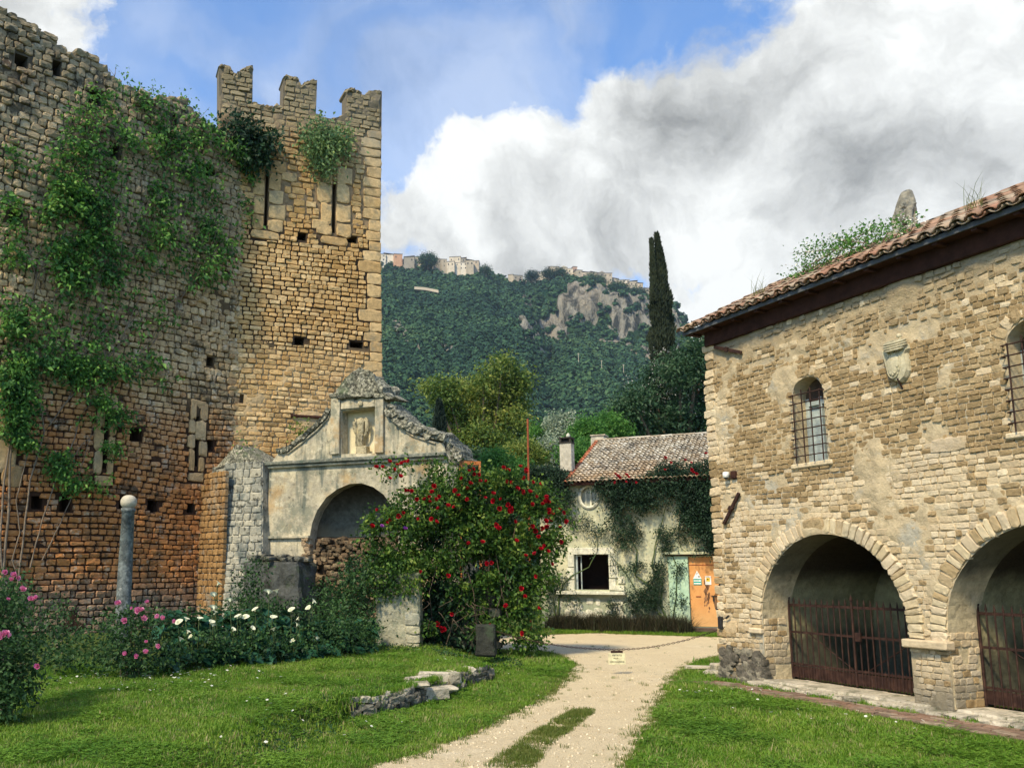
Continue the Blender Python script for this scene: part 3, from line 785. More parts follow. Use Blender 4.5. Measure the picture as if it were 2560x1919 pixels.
# loose stones on the gravel
pv, pf = stone_variant(5, .1)
def rock_proto(seed):
    v, f = stone_variant(seed, .12, .2); v = v.copy(); v = np.stack([v[:, 0] * .03, v[:, 2] * .024, -v[:, 1] * .010], 1); return proto('pebble', v, f[:, ::-1], M_PEB, True)
pebs = [rock_proto(200 + i) for i in range(3)]
n = 9000; Yp = 5.5 + 14 * R.random(n) ** 1.6; Xp = R.uniform(-.25, .5, n) * Yp
m = pipv(Xp, Yp, PR); Xp, Yp = Xp[m], Yp[m]
points_obj('gravel', np.stack([Xp, Yp, np.full(len(Xp), .010)], 1), R.random(len(Xp)) * 6.28, R.uniform(.25, .9, len(Xp)) ** 1.3, pebs)
# daisies
dv = []; df = []
for k in range(7):
    a = k * 2 * math.pi / 7; o = len(dv); dv += [(0, 0, .075), (.016 * math.cos(a - .35), .016 * math.sin(a - .35), .078), (.02 * math.cos(a), .02 * math.sin(a), .076), (.016 * math.cos(a + .35), .016 * math.sin(a + .35), .078)]; df += [(o, o + 1, o + 2), (o, o + 2, o + 3)]
dais = proto('daisy', dv, df, P_DAISY)
DP = []
for (px, py, n, s) in [(1250, 1735, 4, 60), (140, 1700, 14, 60), (420, 1690, 60, 110), (330, 1720, 30, 120), (1140, 1650, 12, 60), (1750, 1735, 14, 60), (1960, 1790, 9, 90), (870, 1800, 8, 200), (2150, 1800, 16, 160), (1640, 1575, 26, 110), (1690, 1572, 22, 60), (600, 1760, 24, 260), (1830, 1730, 10, 60)]:
    for _ in range(n):
        x_, y_ = px + random.gauss(0, s), py + random.gauss(0, s * .12)
        p = ground(x_, max(y_, 1560), LAWN if px < 1240 else 0)
        if not pip(p.x, p.y, PR) and p.y > 5: DP.append((p.x, p.y, float(gz(p.x, p.y))))
points_obj('daisies', DP, R.random(len(DP)) * 6.28, R.uniform(.6, 1.1, len(DP)), [dais], tilt=.3)

# ------------------------------------------------------------------ hill beyond the garden
HP = [(-1500, 690), (-600, 660), (300, 640), (700, 640), (950, 650), (1040, 654), (1130, 665), (1200, 676), (1240, 690), (1275, 692), (1380, 686), (1420, 678), (1500, 690), (1560, 706), (1620, 722), (1650, 738), (1690, 762), (1712, 800), (1722, 850), (1760, 905), (1900, 960), (2200, 1010), (2700, 1080), (4000, 1150)]
def ridge_el(az):
    """tan(elevation) of the ridge for a bearing (tan of azimuth)"""
    return np.interp(az, _ta, _te)
_ta = []; _te = []
for px, py in HP:
    r = ray(px, py + (19 if 1370 < px < 1660 else 12 if 1270 < px <= 1370 else 5)); _ta.append(r.x / r.y); _te.append(r.z / math.hypot(r.x, r.y))
RAZ = np.concatenate([np.linspace(-1.0, -.13, 40), np.linspace(-.12, .42, 220), np.linspace(.43, 1.4, 40)])
nr = 150; R0, R1 = 190.0, 1080.0
HV = []; HR = []
rockpoly = [[(1365, 800), (1400, 755), (1430, 708), (1470, 698), (1500, 712), (1530, 705), (1590, 722), (1640, 745), (1700, 790), (1710, 880), (1640, 900), (1560, 870), (1500, 850), (1440, 800), (1400, 812)],
            [(1290, 820), (1345, 790), (1420, 800), (1425, 870), (1385, 850), (1330, 850), (1300, 858)], [(1335, 868), (1400, 880), (1395, 905), (1345, 890)], [(1080, 840), (1130, 870), (1125, 895), (1090, 870)], [(960, 790), (1000, 800), (1050, 880), (1000, 860)], [(1300, 730), (1330, 740), (1325, 770), (1305, 760)]]
for i, ta in enumerate(RAZ):
    el = float(ridge_el(ta)); ux, uy = ta / math.hypot(ta, 1), 1 / math.hypot(ta, 1)
    zr = EYE + el * R1
    cl = float(np.interp(ta, [.118, .145, .245, .29], [0, 1, 1, .4]))
    for j in range(nr + 26):
        s = j / nr
        if s <= 1:
            r = R0 + (R1 - R0) * s
            prof = (s ** 1.28) * (1 - .5 * cl * sstep(s, .55, .9) * 0) 
            if cl: 
                base = s ** 1.28; step = .62 * sstep(s, .70, .80) * .28 + 0
                prof = base * (1 - .16 * cl) + .16 * cl * float(sstep(s, .80, .87))
            z = zr * prof
            fall = math.sin(math.pi * min(1, s)) ** .6
        else:
            r = R1 + (s - 1) * 900; z = zr - (s - 1) * 160; fall = .3
        x, y = ux * r, uy * r
        n1 = mnoise.fractal(Vector((x / 210, y / 260, .3)), 1.0, 2.1, 4)
        x += 0; z += n1 * 26 * fall * (1 if s <= .97 else .2)
        px, py, d = proj((x, y, z))
        rk = 0.0
        if s < 1.0:
            for P in rockpoly:
                if pip(px + 14 * mnoise.noise(Vector((px / 25, py / 25, 1))), py + 12 * mnoise.noise(Vector((px / 22, py / 30, 2))), P): rk = 1.0
        cr = mnoise.fractal(Vector((x / 38, y / 90, z / 26)), .8, 2.2, 5)
        if rk: x -= ux * cr * 16; y -= uy * cr * 16; z += cr * 7
        else: z += cr * 3
        HV.append((x, y, max(z, -1.0) if s > 0 else -1.5)); HR.append(rk * (0.98 + cr * 1.6 + 1.3 * mnoise.noise(Vector((x / 26, y / 40, z / 30))) + .7 * mnoise.noise(Vector((x / 9, y / 12, z / 9)))))
nj = nr + 26; ni = len(RAZ); idx = np.arange(ni * nj).reshape(ni, nj)
HVa0 = np.array(HV).reshape(ni, nj, 3)
for i, ta in enumerate(RAZ):
    e = (HVa0[i, :nr, 2] - EYE) / np.hypot(HVa0[i, :nr, 0], HVa0[i, :nr, 1]); k = float(ridge_el(ta)) / e.max()
    HVa0[i, 1:, 2] *= k
HV = HVa0.reshape(-1, 3)
HF = np.stack([idx[:-1, :-1], idx[1:, :-1], idx[1:, 1:], idx[:-1, 1:]], -1).reshape(-1, 4)
mh = bpy.data.materials.new('hill_slope'); mh.use_nodes = True; t = mh.node_tree; bs = t.nodes['Principled BSDF']
pos = nd(t, 'ShaderNodeNewGeometry').outputs['Position']
at = nd(t, 'ShaderNodeAttribute', {'attribute_name': 'rock'}).outputs['Fac']
n1 = nd(t, 'ShaderNodeTexNoise', {}, {'Vector': pos, 'Scale': .012, 'Detail': 8., 'Roughness': .65}).outputs['Fac']
vv = nd(t, 'ShaderNodeVectorMath', {'operation': 'MULTIPLY'}, {0: pos, 1: (.11, .11, .035)}).outputs[0]
n2 = nd(t, 'ShaderNodeTexNoise', {}, {'Vector': vv, 'Scale': 1., 'Detail': 8., 'Roughness': .7}).outputs['Fac']
veg = mixc(t, mapr(t, n1, .4, .65), (.016, .05, .03), (.07, .13, .05))
veg = mixc(t, mapr(t, nd(t, 'ShaderNodeTexNoise', {}, {'Vector': pos, 'Scale': .035, 'Detail': 6.}).outputs['Fac'], .62, .7), veg, (.30, .27, .20))
rock = mixc(t, mapr(t, n2, .42, .56), (.06, .065, .06), (.37, .35, .29))
rock = mixc(t, mapr(t, n1, .5, .62), rock, (.42, .37, .29))
cc = mixc(t, mapr(t, at, .35, .55), veg, rock)
t.links.new(cc, bs.inputs['Base Color']); bs.inputs['Roughness'].default_value = 1; bs.inputs['Specular IOR Level'].default_value = 0
b = nd(t, 'ShaderNodeBump', {}, {'Strength': 1.0, 'Distance': 14.0, 'Height': n2}); t.links.new(b.outputs[0], bs.inputs['Normal'])
meh = fastmesh('hill', HV, HF, True); a = meh.attributes.new('rock', 'FLOAT', 'POINT'); a.data.foreach_set('value', np.array(HR, np.float32))
hill = link('hill', meh, None, mh); hill['kind'] = 'structure'
HVa = HVa0; HRa = np.array(HR).reshape(ni, nj)


def hillpoint(ta, s):
    i = np.interp(ta, RAZ, np.arange(ni)); j = np.clip(s * nr, 0, nj - 1.001)
    i0 = min(int(i), ni - 2); j0 = int(j); fi, fj = i - i0, j - j0
    f = lambda A: (A[i0, j0] * (1 - fi) * (1 - fj) + A[i0 + 1, j0] * fi * (1 - fj) + A[i0, j0 + 1] * (1 - fi) * fj + A[i0 + 1, j0 + 1] * fi * fj)
    return f(HVa), f(HRa)


def leafball(seed, n, nl):
    """a far tree crown: core of leaf-clump facets"""
    q = np.random.default_rng(seed)
    d = q.normal(size=(n, 3)); d[:, 2] = np.abs(d[:, 2]) * .9 - .15; d /= np.linalg.norm(d, axis=1, keepdims=True)
    w_ = np.array([.72 + .5 * mnoise.noise(Vector((x[0] * 1.7 + seed, x[1] * 1.7, x[2] * 1.7))) for x in d])[:, None]
    P = d * w_ * q.uniform(.65, 1.05, (n, 1)); S = np.cross(d, q.normal(size=(n, 3))); S /= np.linalg.norm(S, axis=1, keepdims=True); T = np.cross(d, S) + d * q.normal(0, .35, (n, 1))
    k = q.uniform(.16, .30, (n, 1)); S *= k; T *= k * .8
    V = np.stack([P - S, P - T, P + S, P + T + d * .05], 1).reshape(-1, 3)
    return V, np.arange(4 * n).reshape(n, 4)


hp = [proto('far_tree', *leafball(i, 150, 1), L_HILL) for i in range(5)]
TP = []; TS = []
for _ in range(38000):
    ta = random.uniform(-.17, .46); s = random.random() ** .85 * 1.01
    p, rk = hillpoint(ta, s)
    q_ = mnoise.noise(Vector((p[0] / 60, p[1] / 60, p[2] / 60)))
    if rk > .42 and random.random() < .86: continue
    if s > .96 and random.random() < .5: continue
    if q_ > .16 and random.random() < .45: continue
    sz = random.uniform(1.8, 3.6) if random.random() < .6 else random.uniform(3.2, 6.6) * (.75 + s * .45) * (1.2 if random.random() < .12 else 1)
    TP.append((p[0], p[1], p[2] + sz * .05)); TS.append((sz, sz, sz * random.uniform(.75, 1.15)))
points_obj('hillside_wood', TP, R.random(len(TP)) * 6.28, TS, hp)

# road cut across the slope and low walls
def on_hill(px, py):
    """nearest terrain vertex to a bearing/elevation measured in the photo"""
    r = ray(px, py); ta = r.x / r.y; te = r.z / math.hypot(r.x, r.y)
    i = int(round(np.interp(ta, RAZ, np.arange(ni)))); best = None
    for j in range(nr):
        v = HVa[i, j]; e = (v[2] - EYE) / math.hypot(v[0], v[1])
        if e >= te: best = j; break
    best = nr if best is None else best
    v = HVa[i, best]; d = math.hypot(v[0], v[1]); rr = r / math.hypot(r.x, r.y)
    return Vector((0, 0, EYE)) + rr * d


mb = MB(); prev = None
pts = [on_hill(x, y) for x, y in [(1036, 734), (1050, 735), (1062, 736), (1078, 739), (1096, 743)]]
for a_, b_ in zip(pts[:-1], pts[1:]):
    d_ = (b_ - a_); mb.add([a_ + Vector((0, -9, 2)), b_ + Vector((0, -9, 2)), b_ + Vector((0, -9, 5.0)), a_ + Vector((0, -9, 5.0)), a_ + Vector((0, -3, 2)), b_ + Vector((0, -3, 2)), b_ + Vector((0, -3, 5.0)), a_ + Vector((0, -3, 5.0))],
                           [(0, 1, 2, 3), (3, 2, 6, 7), (4, 7, 6, 5), (0, 4, 5, 1), (0, 3, 7, 4), (1, 5, 6, 2)])
o = mb.build('road_wall', surface('far_pale_wall', [(.42, .36, .27), (.5, .43, .33)], mode='noise', bump=0))
tag(o, 'pale low wall of a road cut across the wooded hillside', 'wall')

# town on the ridge
HC = {'w': (.62, .56, .46), 'c': (.56, .49, .38), 'b': (.42, .36, .27), 'g': (.30, .27, .22), 'o': (.50, .29, .18), 'p': (.45, .30, .23), 't': (.44, .37, .28)}
HM = {k: surface('town_render_' + {'w': 'white', 'c': 'cream', 'b': 'beige', 'g': 'grey', 'o': 'orange', 'p': 'pink', 't': 'tan'}[k], [sc(v, .82), v, sc(v, 1.12)], mode='noise', nscale=.12, vary=.15, vscale=.5, tints=[(sc(v, .5), .5, 's', (.25, .56, .72))], bump=0) for k, v in HC.items()}
HROOF = surface('far_town_roof', [(.20, .15, .12), (.15, .14, .13), (.26, .19, .15)], mode='noise', nscale=.2, bump=0)
HWIN = surface('far_window_glass', [(.03, .035, .04), (.05, .05, .05)], mode='noise', bump=0, rough=.4)
CN = {'w': 'white', 'c': 'cream', 'b': 'beige', 'g': 'grey', 'o': 'orange', 'p': 'pink', 't': 'tan'}
winme = MB().box((0, 0, 0), (1, 1, 1)); wme = bpy.data.meshes.new('window'); wme.from_pydata(winme.v, [], winme.f); wme.materials.append(HWIN)
town = []


def town_house(px0, px1, pyt, pyb, c, roof, label, grp, dd=0, wn=None):
    Yd = 1036.0 + dd
    a = atY(px0, pyb, Yd); b = atY(px1, pyb, Yd); tp = atY((px0 + px1) / 2, pyt, Yd)
    w_ = b.x - a.x; h = tp.z - a.z; dp = 12 + w_ * .4; ext = 26
    root = empty('town_house', ((a.x + b.x) / 2, Yd, a.z), random.uniform(-.18, .18), label=label, category='house', group=grp)
    e = h * (.80 if roof != 'flat' else .98)
    MB().box((0, dp / 2, (e - ext) / 2), (w_, dp, e + ext)).build('wall', HM[c], root)
    m_ = MB(); ov = .5
    hw = w_ / 2 + ov
    if roof == 'gable':     # ridge parallel to front
        m_.add([(-hw, -ov, e), (hw, -ov, e), (hw, dp / 2, h), (-hw, dp / 2, h), (-hw, dp + ov, e), (hw, dp + ov, e)], [(0, 1, 2, 3), (3, 2, 5, 4), (0, 3, 4), (1, 5, 2), (0, 4, 5, 1)])
    elif roof == 'left':    # mono pitch rising right
        m_.add([(-hw, -ov, e), (hw, -ov, h - .4), (hw, -ov, h), (-hw, -ov, e + .5), (-hw, dp, e), (hw, dp, h - .4), (hw, dp, h), (-hw, dp, e + .5)], [(0, 1, 2, 3), (4, 7, 6, 5), (3, 2, 6, 7), (0, 4, 5, 1), (0, 3, 7, 4), (1, 5, 6, 2)])
    elif roof == 'right':
        m_.add([(-hw, -ov, h - .4), (hw, -ov, e), (hw, -ov, e + .5), (-hw, -ov, h), (-hw, dp, h - .4), (hw, dp, e), (hw, dp, e + .5), (-hw, dp, h)], [(0, 1, 2, 3), (4, 7, 6, 5), (3, 2, 6, 7), (0, 4, 5, 1), (0, 3, 7, 4), (1, 5, 6, 2)])
    elif roof == 'front':   # gable end faces the camera
        m_.add([(-hw, -ov, e), (0, -ov, h), (hw, -ov, e), (-hw, dp, e), (0, dp, h), (hw, dp, e)], [(0, 2, 1), (3, 4, 5), (0, 1, 4, 3), (1, 2, 5, 4), (0, 3, 5, 2)])
    else:
        m_.box((0, dp / 2, e + .3), (w_ + .6, dp + .6, .6))
    m_.build('roof', HROOF if roof != 'front' else HM[c], root)
    nwx = wn[0] if wn else max(1, int(w_ / 4.5)); nwz = wn[1] if wn else max(1, int(e / 4.2))
    for i in range(nwx):
        for k in range(nwz):
            if random.random() < .22: continue
            o = bpy.data.objects.new('window', wme); col.objects.link(o); o.parent = root
            o.location = (-w_ / 2 + w_ * (i + .5) / nwx + random.uniform(-.3, .3), -.02, e * (k + .55) / nwz); o.scale = (random.uniform(1.0, 1.5), .3, random.uniform(1.5, 2.1))
    return root


za = lambda x, y: (940 + x * .16275, 600 + y * .16275)
zb = lambda x, y: (1260 + x * .208, 640 + y * .208)
GA, GB = 'houses on the left end of the ridge', 'old houses on the ridge above the cliff'
for x0, x1, yt, yb, c, rf, lb in [
    (20, 150, 215, 330, 'w', 'flat', 'white flat roofed house on the ridge half behind the tower corner'), (120, 330, 195, 350, 'w', 'right', 'white house under a slanting grey roof, second on the left of the ridge town'),
    (275, 405, 215, 310, 'o', 'flat', 'orange rendered house standing out on the ridge town'), (350, 425, 290, 360, 'c', 'left', 'small cream house just below the orange one on the ridge'),
    (430, 590, 238, 350, 'g', 'left', 'long grey building with a sloping end left of the dark ridge tree'), (590, 730, 258, 350, 'b', 'flat', 'beige flat topped building beside the dark tree on the ridge'), (395, 575, 335, 385, 'c', 'flat', 'low cream terrace house in front of the long grey ridge building'),
    (880, 1005, 272, 370, 'g', 'front', 'grey gabled house just right of the dark ridge tree'), (930, 1010, 320, 385, 'c', 'flat', 'little yellow cream house below the grey gabled one on the ridge'),
    (1005, 1090, 295, 430, 'b', 'flat', 'narrow beige house at the left of the pale ridge cluster'), (1085, 1205, 330, 420, 'c', 'flat', 'cream house with dark openings low in the pale ridge cluster'),
    (1125, 1300, 258, 345, 'c', 'flat', 'broad cream block topping the pale ridge cluster'), (1215, 1405, 345, 460, 'w', 'flat', 'white house with terraces hanging lowest on the ridge edge'),
    (1300, 1390, 262, 350, 'g', 'left', 'grey beige house with a dark stair opening on the ridge'), (1385, 1500, 290, 410, 'b', 'right', 'beige house with a roof falling to the right on the ridge'), (1500, 1582, 318, 425, 't', 'flat', 'tan house with balconies, last of the left ridge cluster')]:
    a_, b_ = za(x0, yt), za(x1, yb); town_house(a_[0], b_[0], a_[1], b_[1], c, rf, lb, GA, dd=random.uniform(-8, 8))
for x0, x1, yt, yb, c, rf, lb in [
    (50, 115, 222, 300, 'b', 'flat', 'small beige house, farthest left of the cliff top town'), (115, 228, 212, 300, 'g', 'gable', 'grey stone house with windows left of the long terrace wall'),
    (405, 505, 185, 225, 'c', 'left', 'low cream house above the long terrace wall'), (500, 560, 158, 215, 'g', 'gable', 'small grey house stepping up to the tall cliff top block'),
    (553, 668, 105, 200, 'b', 'gable', 'tallest beige house with a dark roof on the cliff top'), (678, 762, 118, 215, 'b', 'front', 'pale gabled house right of the tallest cliff top house'),
    (752, 832, 130, 222, 'c', 'gable', 'cream house with white balconies beside the pink one'), (830, 882, 128, 205, 'p', 'flat', 'pink house in the cliff top town'), (868, 948, 148, 240, 'b', 'gable', 'beige house right of the pink one on the cliff top'),
    (935, 1040, 180, 262, 't', 'right', 'tan house with a long roof sloping right above the cliff trees'), (1042, 1142, 183, 272, 't', 'right', 'tan house before the gap in the cliff top row'),
    (1138, 1222, 180, 300, 'g', 'front', 'grey gabled house with a bell shaped top over the cliff'), (1148, 1302, 205, 318, 't', 'flat', 'big tan walled building at the cliff edge with rounded end'), (1225, 1275, 196, 260, 'b', 'gable', 'small beige house rising behind the big tan walled building'),
    (1298, 1382, 258, 332, 't', 'right', 'tan house with grey roof right of the big walled building'), (1378, 1512, 262, 372, 'c', 'gable', 'wide sandy house with a low roof over the cliff'), (1512, 1612, 288, 375, 'b', 'left', 'beige house with a domed roof line near the right end of the cliff'),
    (1598, 1672, 312, 392, 't', 'right', 'tan house, last full one on the right of the cliff town'), (1685, 1770, 378, 440, 'g', 'right', 'low grey house going down the ridge beside the cypress')]:
    a_, b_ = zb(x0, yt), zb(x1, yb); town_house(a_[0], b_[0], a_[1], b_[1], c, rf, lb, GB, dd=random.uniform(-8, 8))
a_, b_ = zb(262, 285), zb(600, 262); A_, B_ = atY(a_[0], a_[1] + 10, 1024), atY(b_[0], b_[1] + 12, 1024)
m_ = MB(); m_.add([A_ + Vector((0, 0, -4)), B_ + Vector((0, 0, -4)), B_ + Vector((0, 0, 4)), A_ + Vector((0, 0, 4)), A_ + Vector((0, 5, -4)), B_ + Vector((0, 5, -4)), B_ + Vector((0, 5, 4)), A_ + Vector((0, 5, 4))], [(0, 1, 2, 3), (3, 2, 6, 7), (4, 7, 6, 5), (0, 4, 5, 1), (0, 3, 7, 4), (1, 5, 6, 2)])
tag(m_.build('terrace_wall', HM['c']), 'long cream terrace wall left of the tallest house on the cliff', 'wall')
for (px, py, s, lab) in [(1070, 648, 15, 'dark spreading tree standing above the left ridge houses'), (1330, 688, 12, 'round dark tree beside the grey house on the cliff top'), (1372, 683, 12, 'row end dark tree above the long terrace wall'), (1400, 680, 11, 'dark tree directly below the tallest cliff top house'), (1545, 722, 17, 'big dark tree under the sandy house at the cliff edge'), (1590, 735, 16, 'dark tree over the cliff below the last tan house'), (1215, 672, 10, 'dark tree at the bare end of the left ridge cluster'), (1478, 692, 10, 'dark tree before the tan house with the long roof'), (1500, 700, 11, 'dark tree leaning on the big tan walled building')]:
    p = atY(px, py, 1022); k = s * .52
    r_ = empty('ridge_tree', (p.x, p.y, p.z - k * 1.2), label=lab, category='tree', group='dark trees among the ridge houses')
    MB().tube([(0, 0, -4), (0, 0, k * 1.0)], [k * .09, k * .05], 6).build('trunk', M_TRUNK, r_)
    P_, D_, S_ = blobleaves([(0, 0, k * 1.2, k, k * .9, k * .75), (k * .5, 0, k * .8, k * .6, k * .6, k * .5), (-k * .5, 0, k * .9, k * .6, k * .6, k * .5)], 55, k * .16)
    leafobj('crown', P_, D_, S_ * 1.3, L_HILL, r_, True)
# poles on the slope
for px, py, lab in [(1440, 905, 'leftmost pale pole standing on the wooded slope'), (1497, 922, 'middle pale pole on the wooded slope'), (1551, 932, 'rightmost pale pole on the wooded slope')]:
    p = on_hill(px, py + 8)
    o = MB().tube([(0, 0, -6), (0, 0, 7)], [.22, .16], 6).build('utility_pole', HM['c']); o.location = p + Vector((0, -12, 0)); tag(o, lab, 'pole', 'poles on the wooded slope')
    MB().box((0, 0, 6.4), (2, .15, .15)).build('cross_arm', HM['c'], o)

# ================================================================== the old curtain wall on the left
z1 = lambda x, y: (x * .579, y * .579)
z3 = lambda x, y: (x * .6147, 900 + y * .6147)
z2 = lambda x, y: (500 + x * .41017, 120 + y * .41017)
z4 = lambda x, y: (500 + x * .4584, 880 + y * .4584)
top_px = [z1(*p) for p in [(0, 45), (50, 75), (85, 90), (110, 105), (140, 118), (150, 142), (190, 150), (215, 158), (225, 182), (260, 215), (300, 238), (350, 240), (400, 262), (440, 290), (460, 322), (500, 352), (560, 385), (620, 415), (680, 437), (706, 440), (712, 425), (750, 424), (790, 438), (820, 468), (840, 500), (900, 542), (945, 566), (985, 585), (1020, 640)]]
top_L = [W_L.uv(*p) for p in top_px]
LU0 = -15.0
lw = sorted(top_L)
outl = [(LU0, -.3), (.4, -.3), (.4, lw[-1][1] - .5)] + lw[::-1] + [(-9, lw[0][1] + .6), (-12, lw[0][1] + .3), (LU0, lw[0][1] + 1.0)]
holesL = []
for px, py, w_, h_ in [(92 + 0, 1256, .28, .32), (163, 1258, .28, .40), (307, 1257, .22, .3), (381, 1265, .28, .32), (475, 1270, .20, .24), (519, 1275, .30, .26), (338, 1086, .34, .34), (523, 1114, .24, .30), (525, 904, .22, .26), (38, 546, .30, .32), (285, 380, .26, .40), (238, 246, .32, .36), (140, 172, .22, .42), (527, 430, .34, .28), (435, 305, .16, .40), (52, 155, .3, .34), (583, 835, .26, .30), (55, 800, .25, .4)]:
    u, v = W_L.uv(px, py); holesL.append((u - w_ / 2, u + w_ / 2, v - h_ / 2, v + h_ / 2))
slitsL = []
for (px, y0, y1, w_) in [(494, 1040, 1166, .11), (267, 1045, 1172, .11)]:
    u, v1 = W_L.uv(px, y0); v0 = W_L.uv(px, y1)[1]; slitsL.append((u - w_ / 2, u + w_ / 2, v0, v1))
wallL = empty('castle_wall', tuple(W_L.O), W_L.a, label='tall ruined castle wall overgrown with creeper, its broken top sloping down to the tower', category='wall')
smear = lambda amp, f, t0: (lambda u, v: amp * max(0, mnoise.noise(Vector((u * f, v * f, 2.2))) + .6 * mnoise.noise(Vector((u * f * 3.1, v * f * 3.1, 7.2))) - t0) + .012 * mnoise.noise(Vector((u * 9, v * 9, 1))))
V_, F_ = slab([outl] + [rectp(*h) for h in holesL + slitsL], 0, .5, .13, smear(.11, 1.0, .12)); MB().add(V_, F_).build('wall_core', M_LMORT, wallL)
V_, F_ = slab([[(LU0, -.3), (.4, -.3), (.4, lw[-1][1] - .8)] + [(a, b - .2) for a, b in lw[::-1]] + [(LU0, lw[0][1] + .6)]], .503, 1.6); MB().add(V_, F_).build('rear_core', M_LMORT, wallL)
dressL = []
for (a, b, c, d) in slitsL:        # big squared blocks framing the arrow slits
    for side in (-1, 1):
        zz = c - .15
        while zz < d + .25:
            h = random.uniform(.38, .7); ww = random.uniform(.16, .28)
            e = a - ww / 2 - .01 if side < 0 else b + ww / 2 + .01
            dressL.append((e, zz + h / 2, ww, h - .02, .07, random.uniform(-.01, .01), 1, 0.0)); zz += h
    dressL.append(((a + b) / 2, c - .30, .5, .26, .07, 0, 1, 0.0)); dressL.append(((a + b) / 2, d + .33, .55, .22, .07, 0, 1, 0.0))
for px, py, w_, h_ in [(12, 1130, .55, .9), (16, 1050, .5, .6), (28, 1190, .5, .5), (500, 1075, .35, .5)]:
    u, v = W_L.uv(px, py); dressL.append((u, v, w_, h_, .07, 0, 1, 0))
blk = [(s[0] - s[2] / 2, s[0] + s[2] / 2, s[1] - s[3] / 2, s[1] + s[3] / 2) for s in dressL]
hb = [(a - .01, b + .01, c - .01, d + .01) for a, b, c, d in holesL + slitsL] + blk
topu = [p[0] for p in lw]; topv = [p[1] for p in lw]


def solidL(u, v):
    if v > np.interp(u, topu, topv) - .02 + .10 * mnoise.noise(Vector((u * 3, 1, 1))): return False
    if u > .18: return False
    for a, b, c, d in hb:
        if a < u < b and c < v < d: return False
    return True


SL = masonry(-9.5, .2, 0, 16.4, solidL, lambda u, v: np.interp(v, [0, 6, 7.5, 16], [.145, .155, .175, .20]), lambda u, v: np.interp(v, [0, 6, 7.5, 16], [.23, .23, .22, .25]), lambda u, v: 0, depth=(.05, .11), gap=.020, jit=.12, rot=.035, wob=.09)
reg = [s for s in SL if s[1] < 6.8 + .6 * mnoise.noise(Vector((s[0], 3, 3)))]; rub = [s for s in SL if not s[1] < 6.8 + .6 * mnoise.noise(Vector((s[0], 3, 3)))]
rub = [(u, v, w_ * random.uniform(.98, 1.14), h * random.uniform(.98, 1.2), d * random.uniform(.6, 1.4), r + random.uniform(-.14, .14), c, y) for u, v, w_, h, d, r, c, y in rub]
place_stones(wallL, W_L, reg + dressL, [M_LWALL, M_DRESS], top=220)
place_stones(wallL, W_L, rub, [M_LWALL, M_DRESS], var=VARR, top=80)
# loose coping stones along the broken top
cop = []
for i in range(len(lw) - 1):
    (a, b), (c, d) = lw[i], lw[i + 1]; n = max(1, int(math.hypot(c - a, d - b) / .22))
    for k in range(n):
        f = k / n; cop.append((a + (c - a) * f, b + (d - b) * f + random.uniform(-.06, .06), random.uniform(.2, .4), random.uniform(.14, .3), random.uniform(.14, .24), random.uniform(-.4, .4), 0, .12))
place_stones(wallL, W_L, cop, [M_LWALL], var=VARR, top=0)

# ================================================================== tower
crest = [(150, 490)] + [(118, 480), (118, 300), (118, 112), (150, 100), (180, 125), (205, 150), (222, 185), (235, 160), (255, 135), (285, 115), (322, 118), (320, 330), (345, 345), (400, 356), (420, 372), (450, 362), (470, 350), (503, 368), (507, 300), (510, 190), (530, 163), (560, 180), (600, 197), (612, 245), (635, 215), (670, 203), (712, 200), (708, 300), (705, 405), (740, 425), (800, 437), (850, 425), (890, 402), (892, 330), (892, 260), (912, 245), (950, 255), (985, 282), (993, 320), (1005, 290), (1040, 266), (1106, 268)]
cr_uv = [W_T.uv(*z2(*p)) for p in crest[1:]]
uL = cr_uv[0][0]; uRt = cr_uv[-1][0]
outT = [(uL, 0), (uRt + .16, 0), (uRt + .08, 8), (uRt, 12)] + cr_uv[::-1]
holesT = []
for px, py, w_, h_ in [(755, 592, .26, .24), (880, 599, .34, .24), (748, 853, .30, .24), (891, 862, .42, .20), (598, 996, .26, .26)]:
    u, v = W_T.uv(px, py); holesT.append((u - w_ / 2, u + w_ / 2, v - h_ / 2, v + h_ / 2))
for (px0, y0, px1, y1, w_) in [(668, 430, 668, 570, .10), (836, 458, 834, 583, .12)]:
    u, v1 = W_T.uv(px0, y0); v0 = W_T.uv(px1, y1)[1]; holesT.append((u - w_ / 2, u + w_ / 2, v0, v1))
tower = empty('castle_tower', tuple(W_T.O), W_T.a, label='tall ochre stone castle tower with three swallow-tailed battlements', category='tower')
V_, F_ = slab([outT] + [rectp(*h) for h in holesT], 0, .55, .11, lambda u, v: smear(.12, 1.1, .12 if v < 12.8 else -.05)(u, v) if (v > 12.4 or v < 8.4) else 0); MB().add(V_, F_).build('wall_core', M_TMORT, tower)
MB().box(((uL + uRt) / 2 + .02, 2.4, 7.6), (uRt - uL - .02, 3.66, 15.2)).build('tower_body', M_TMORT, tower)
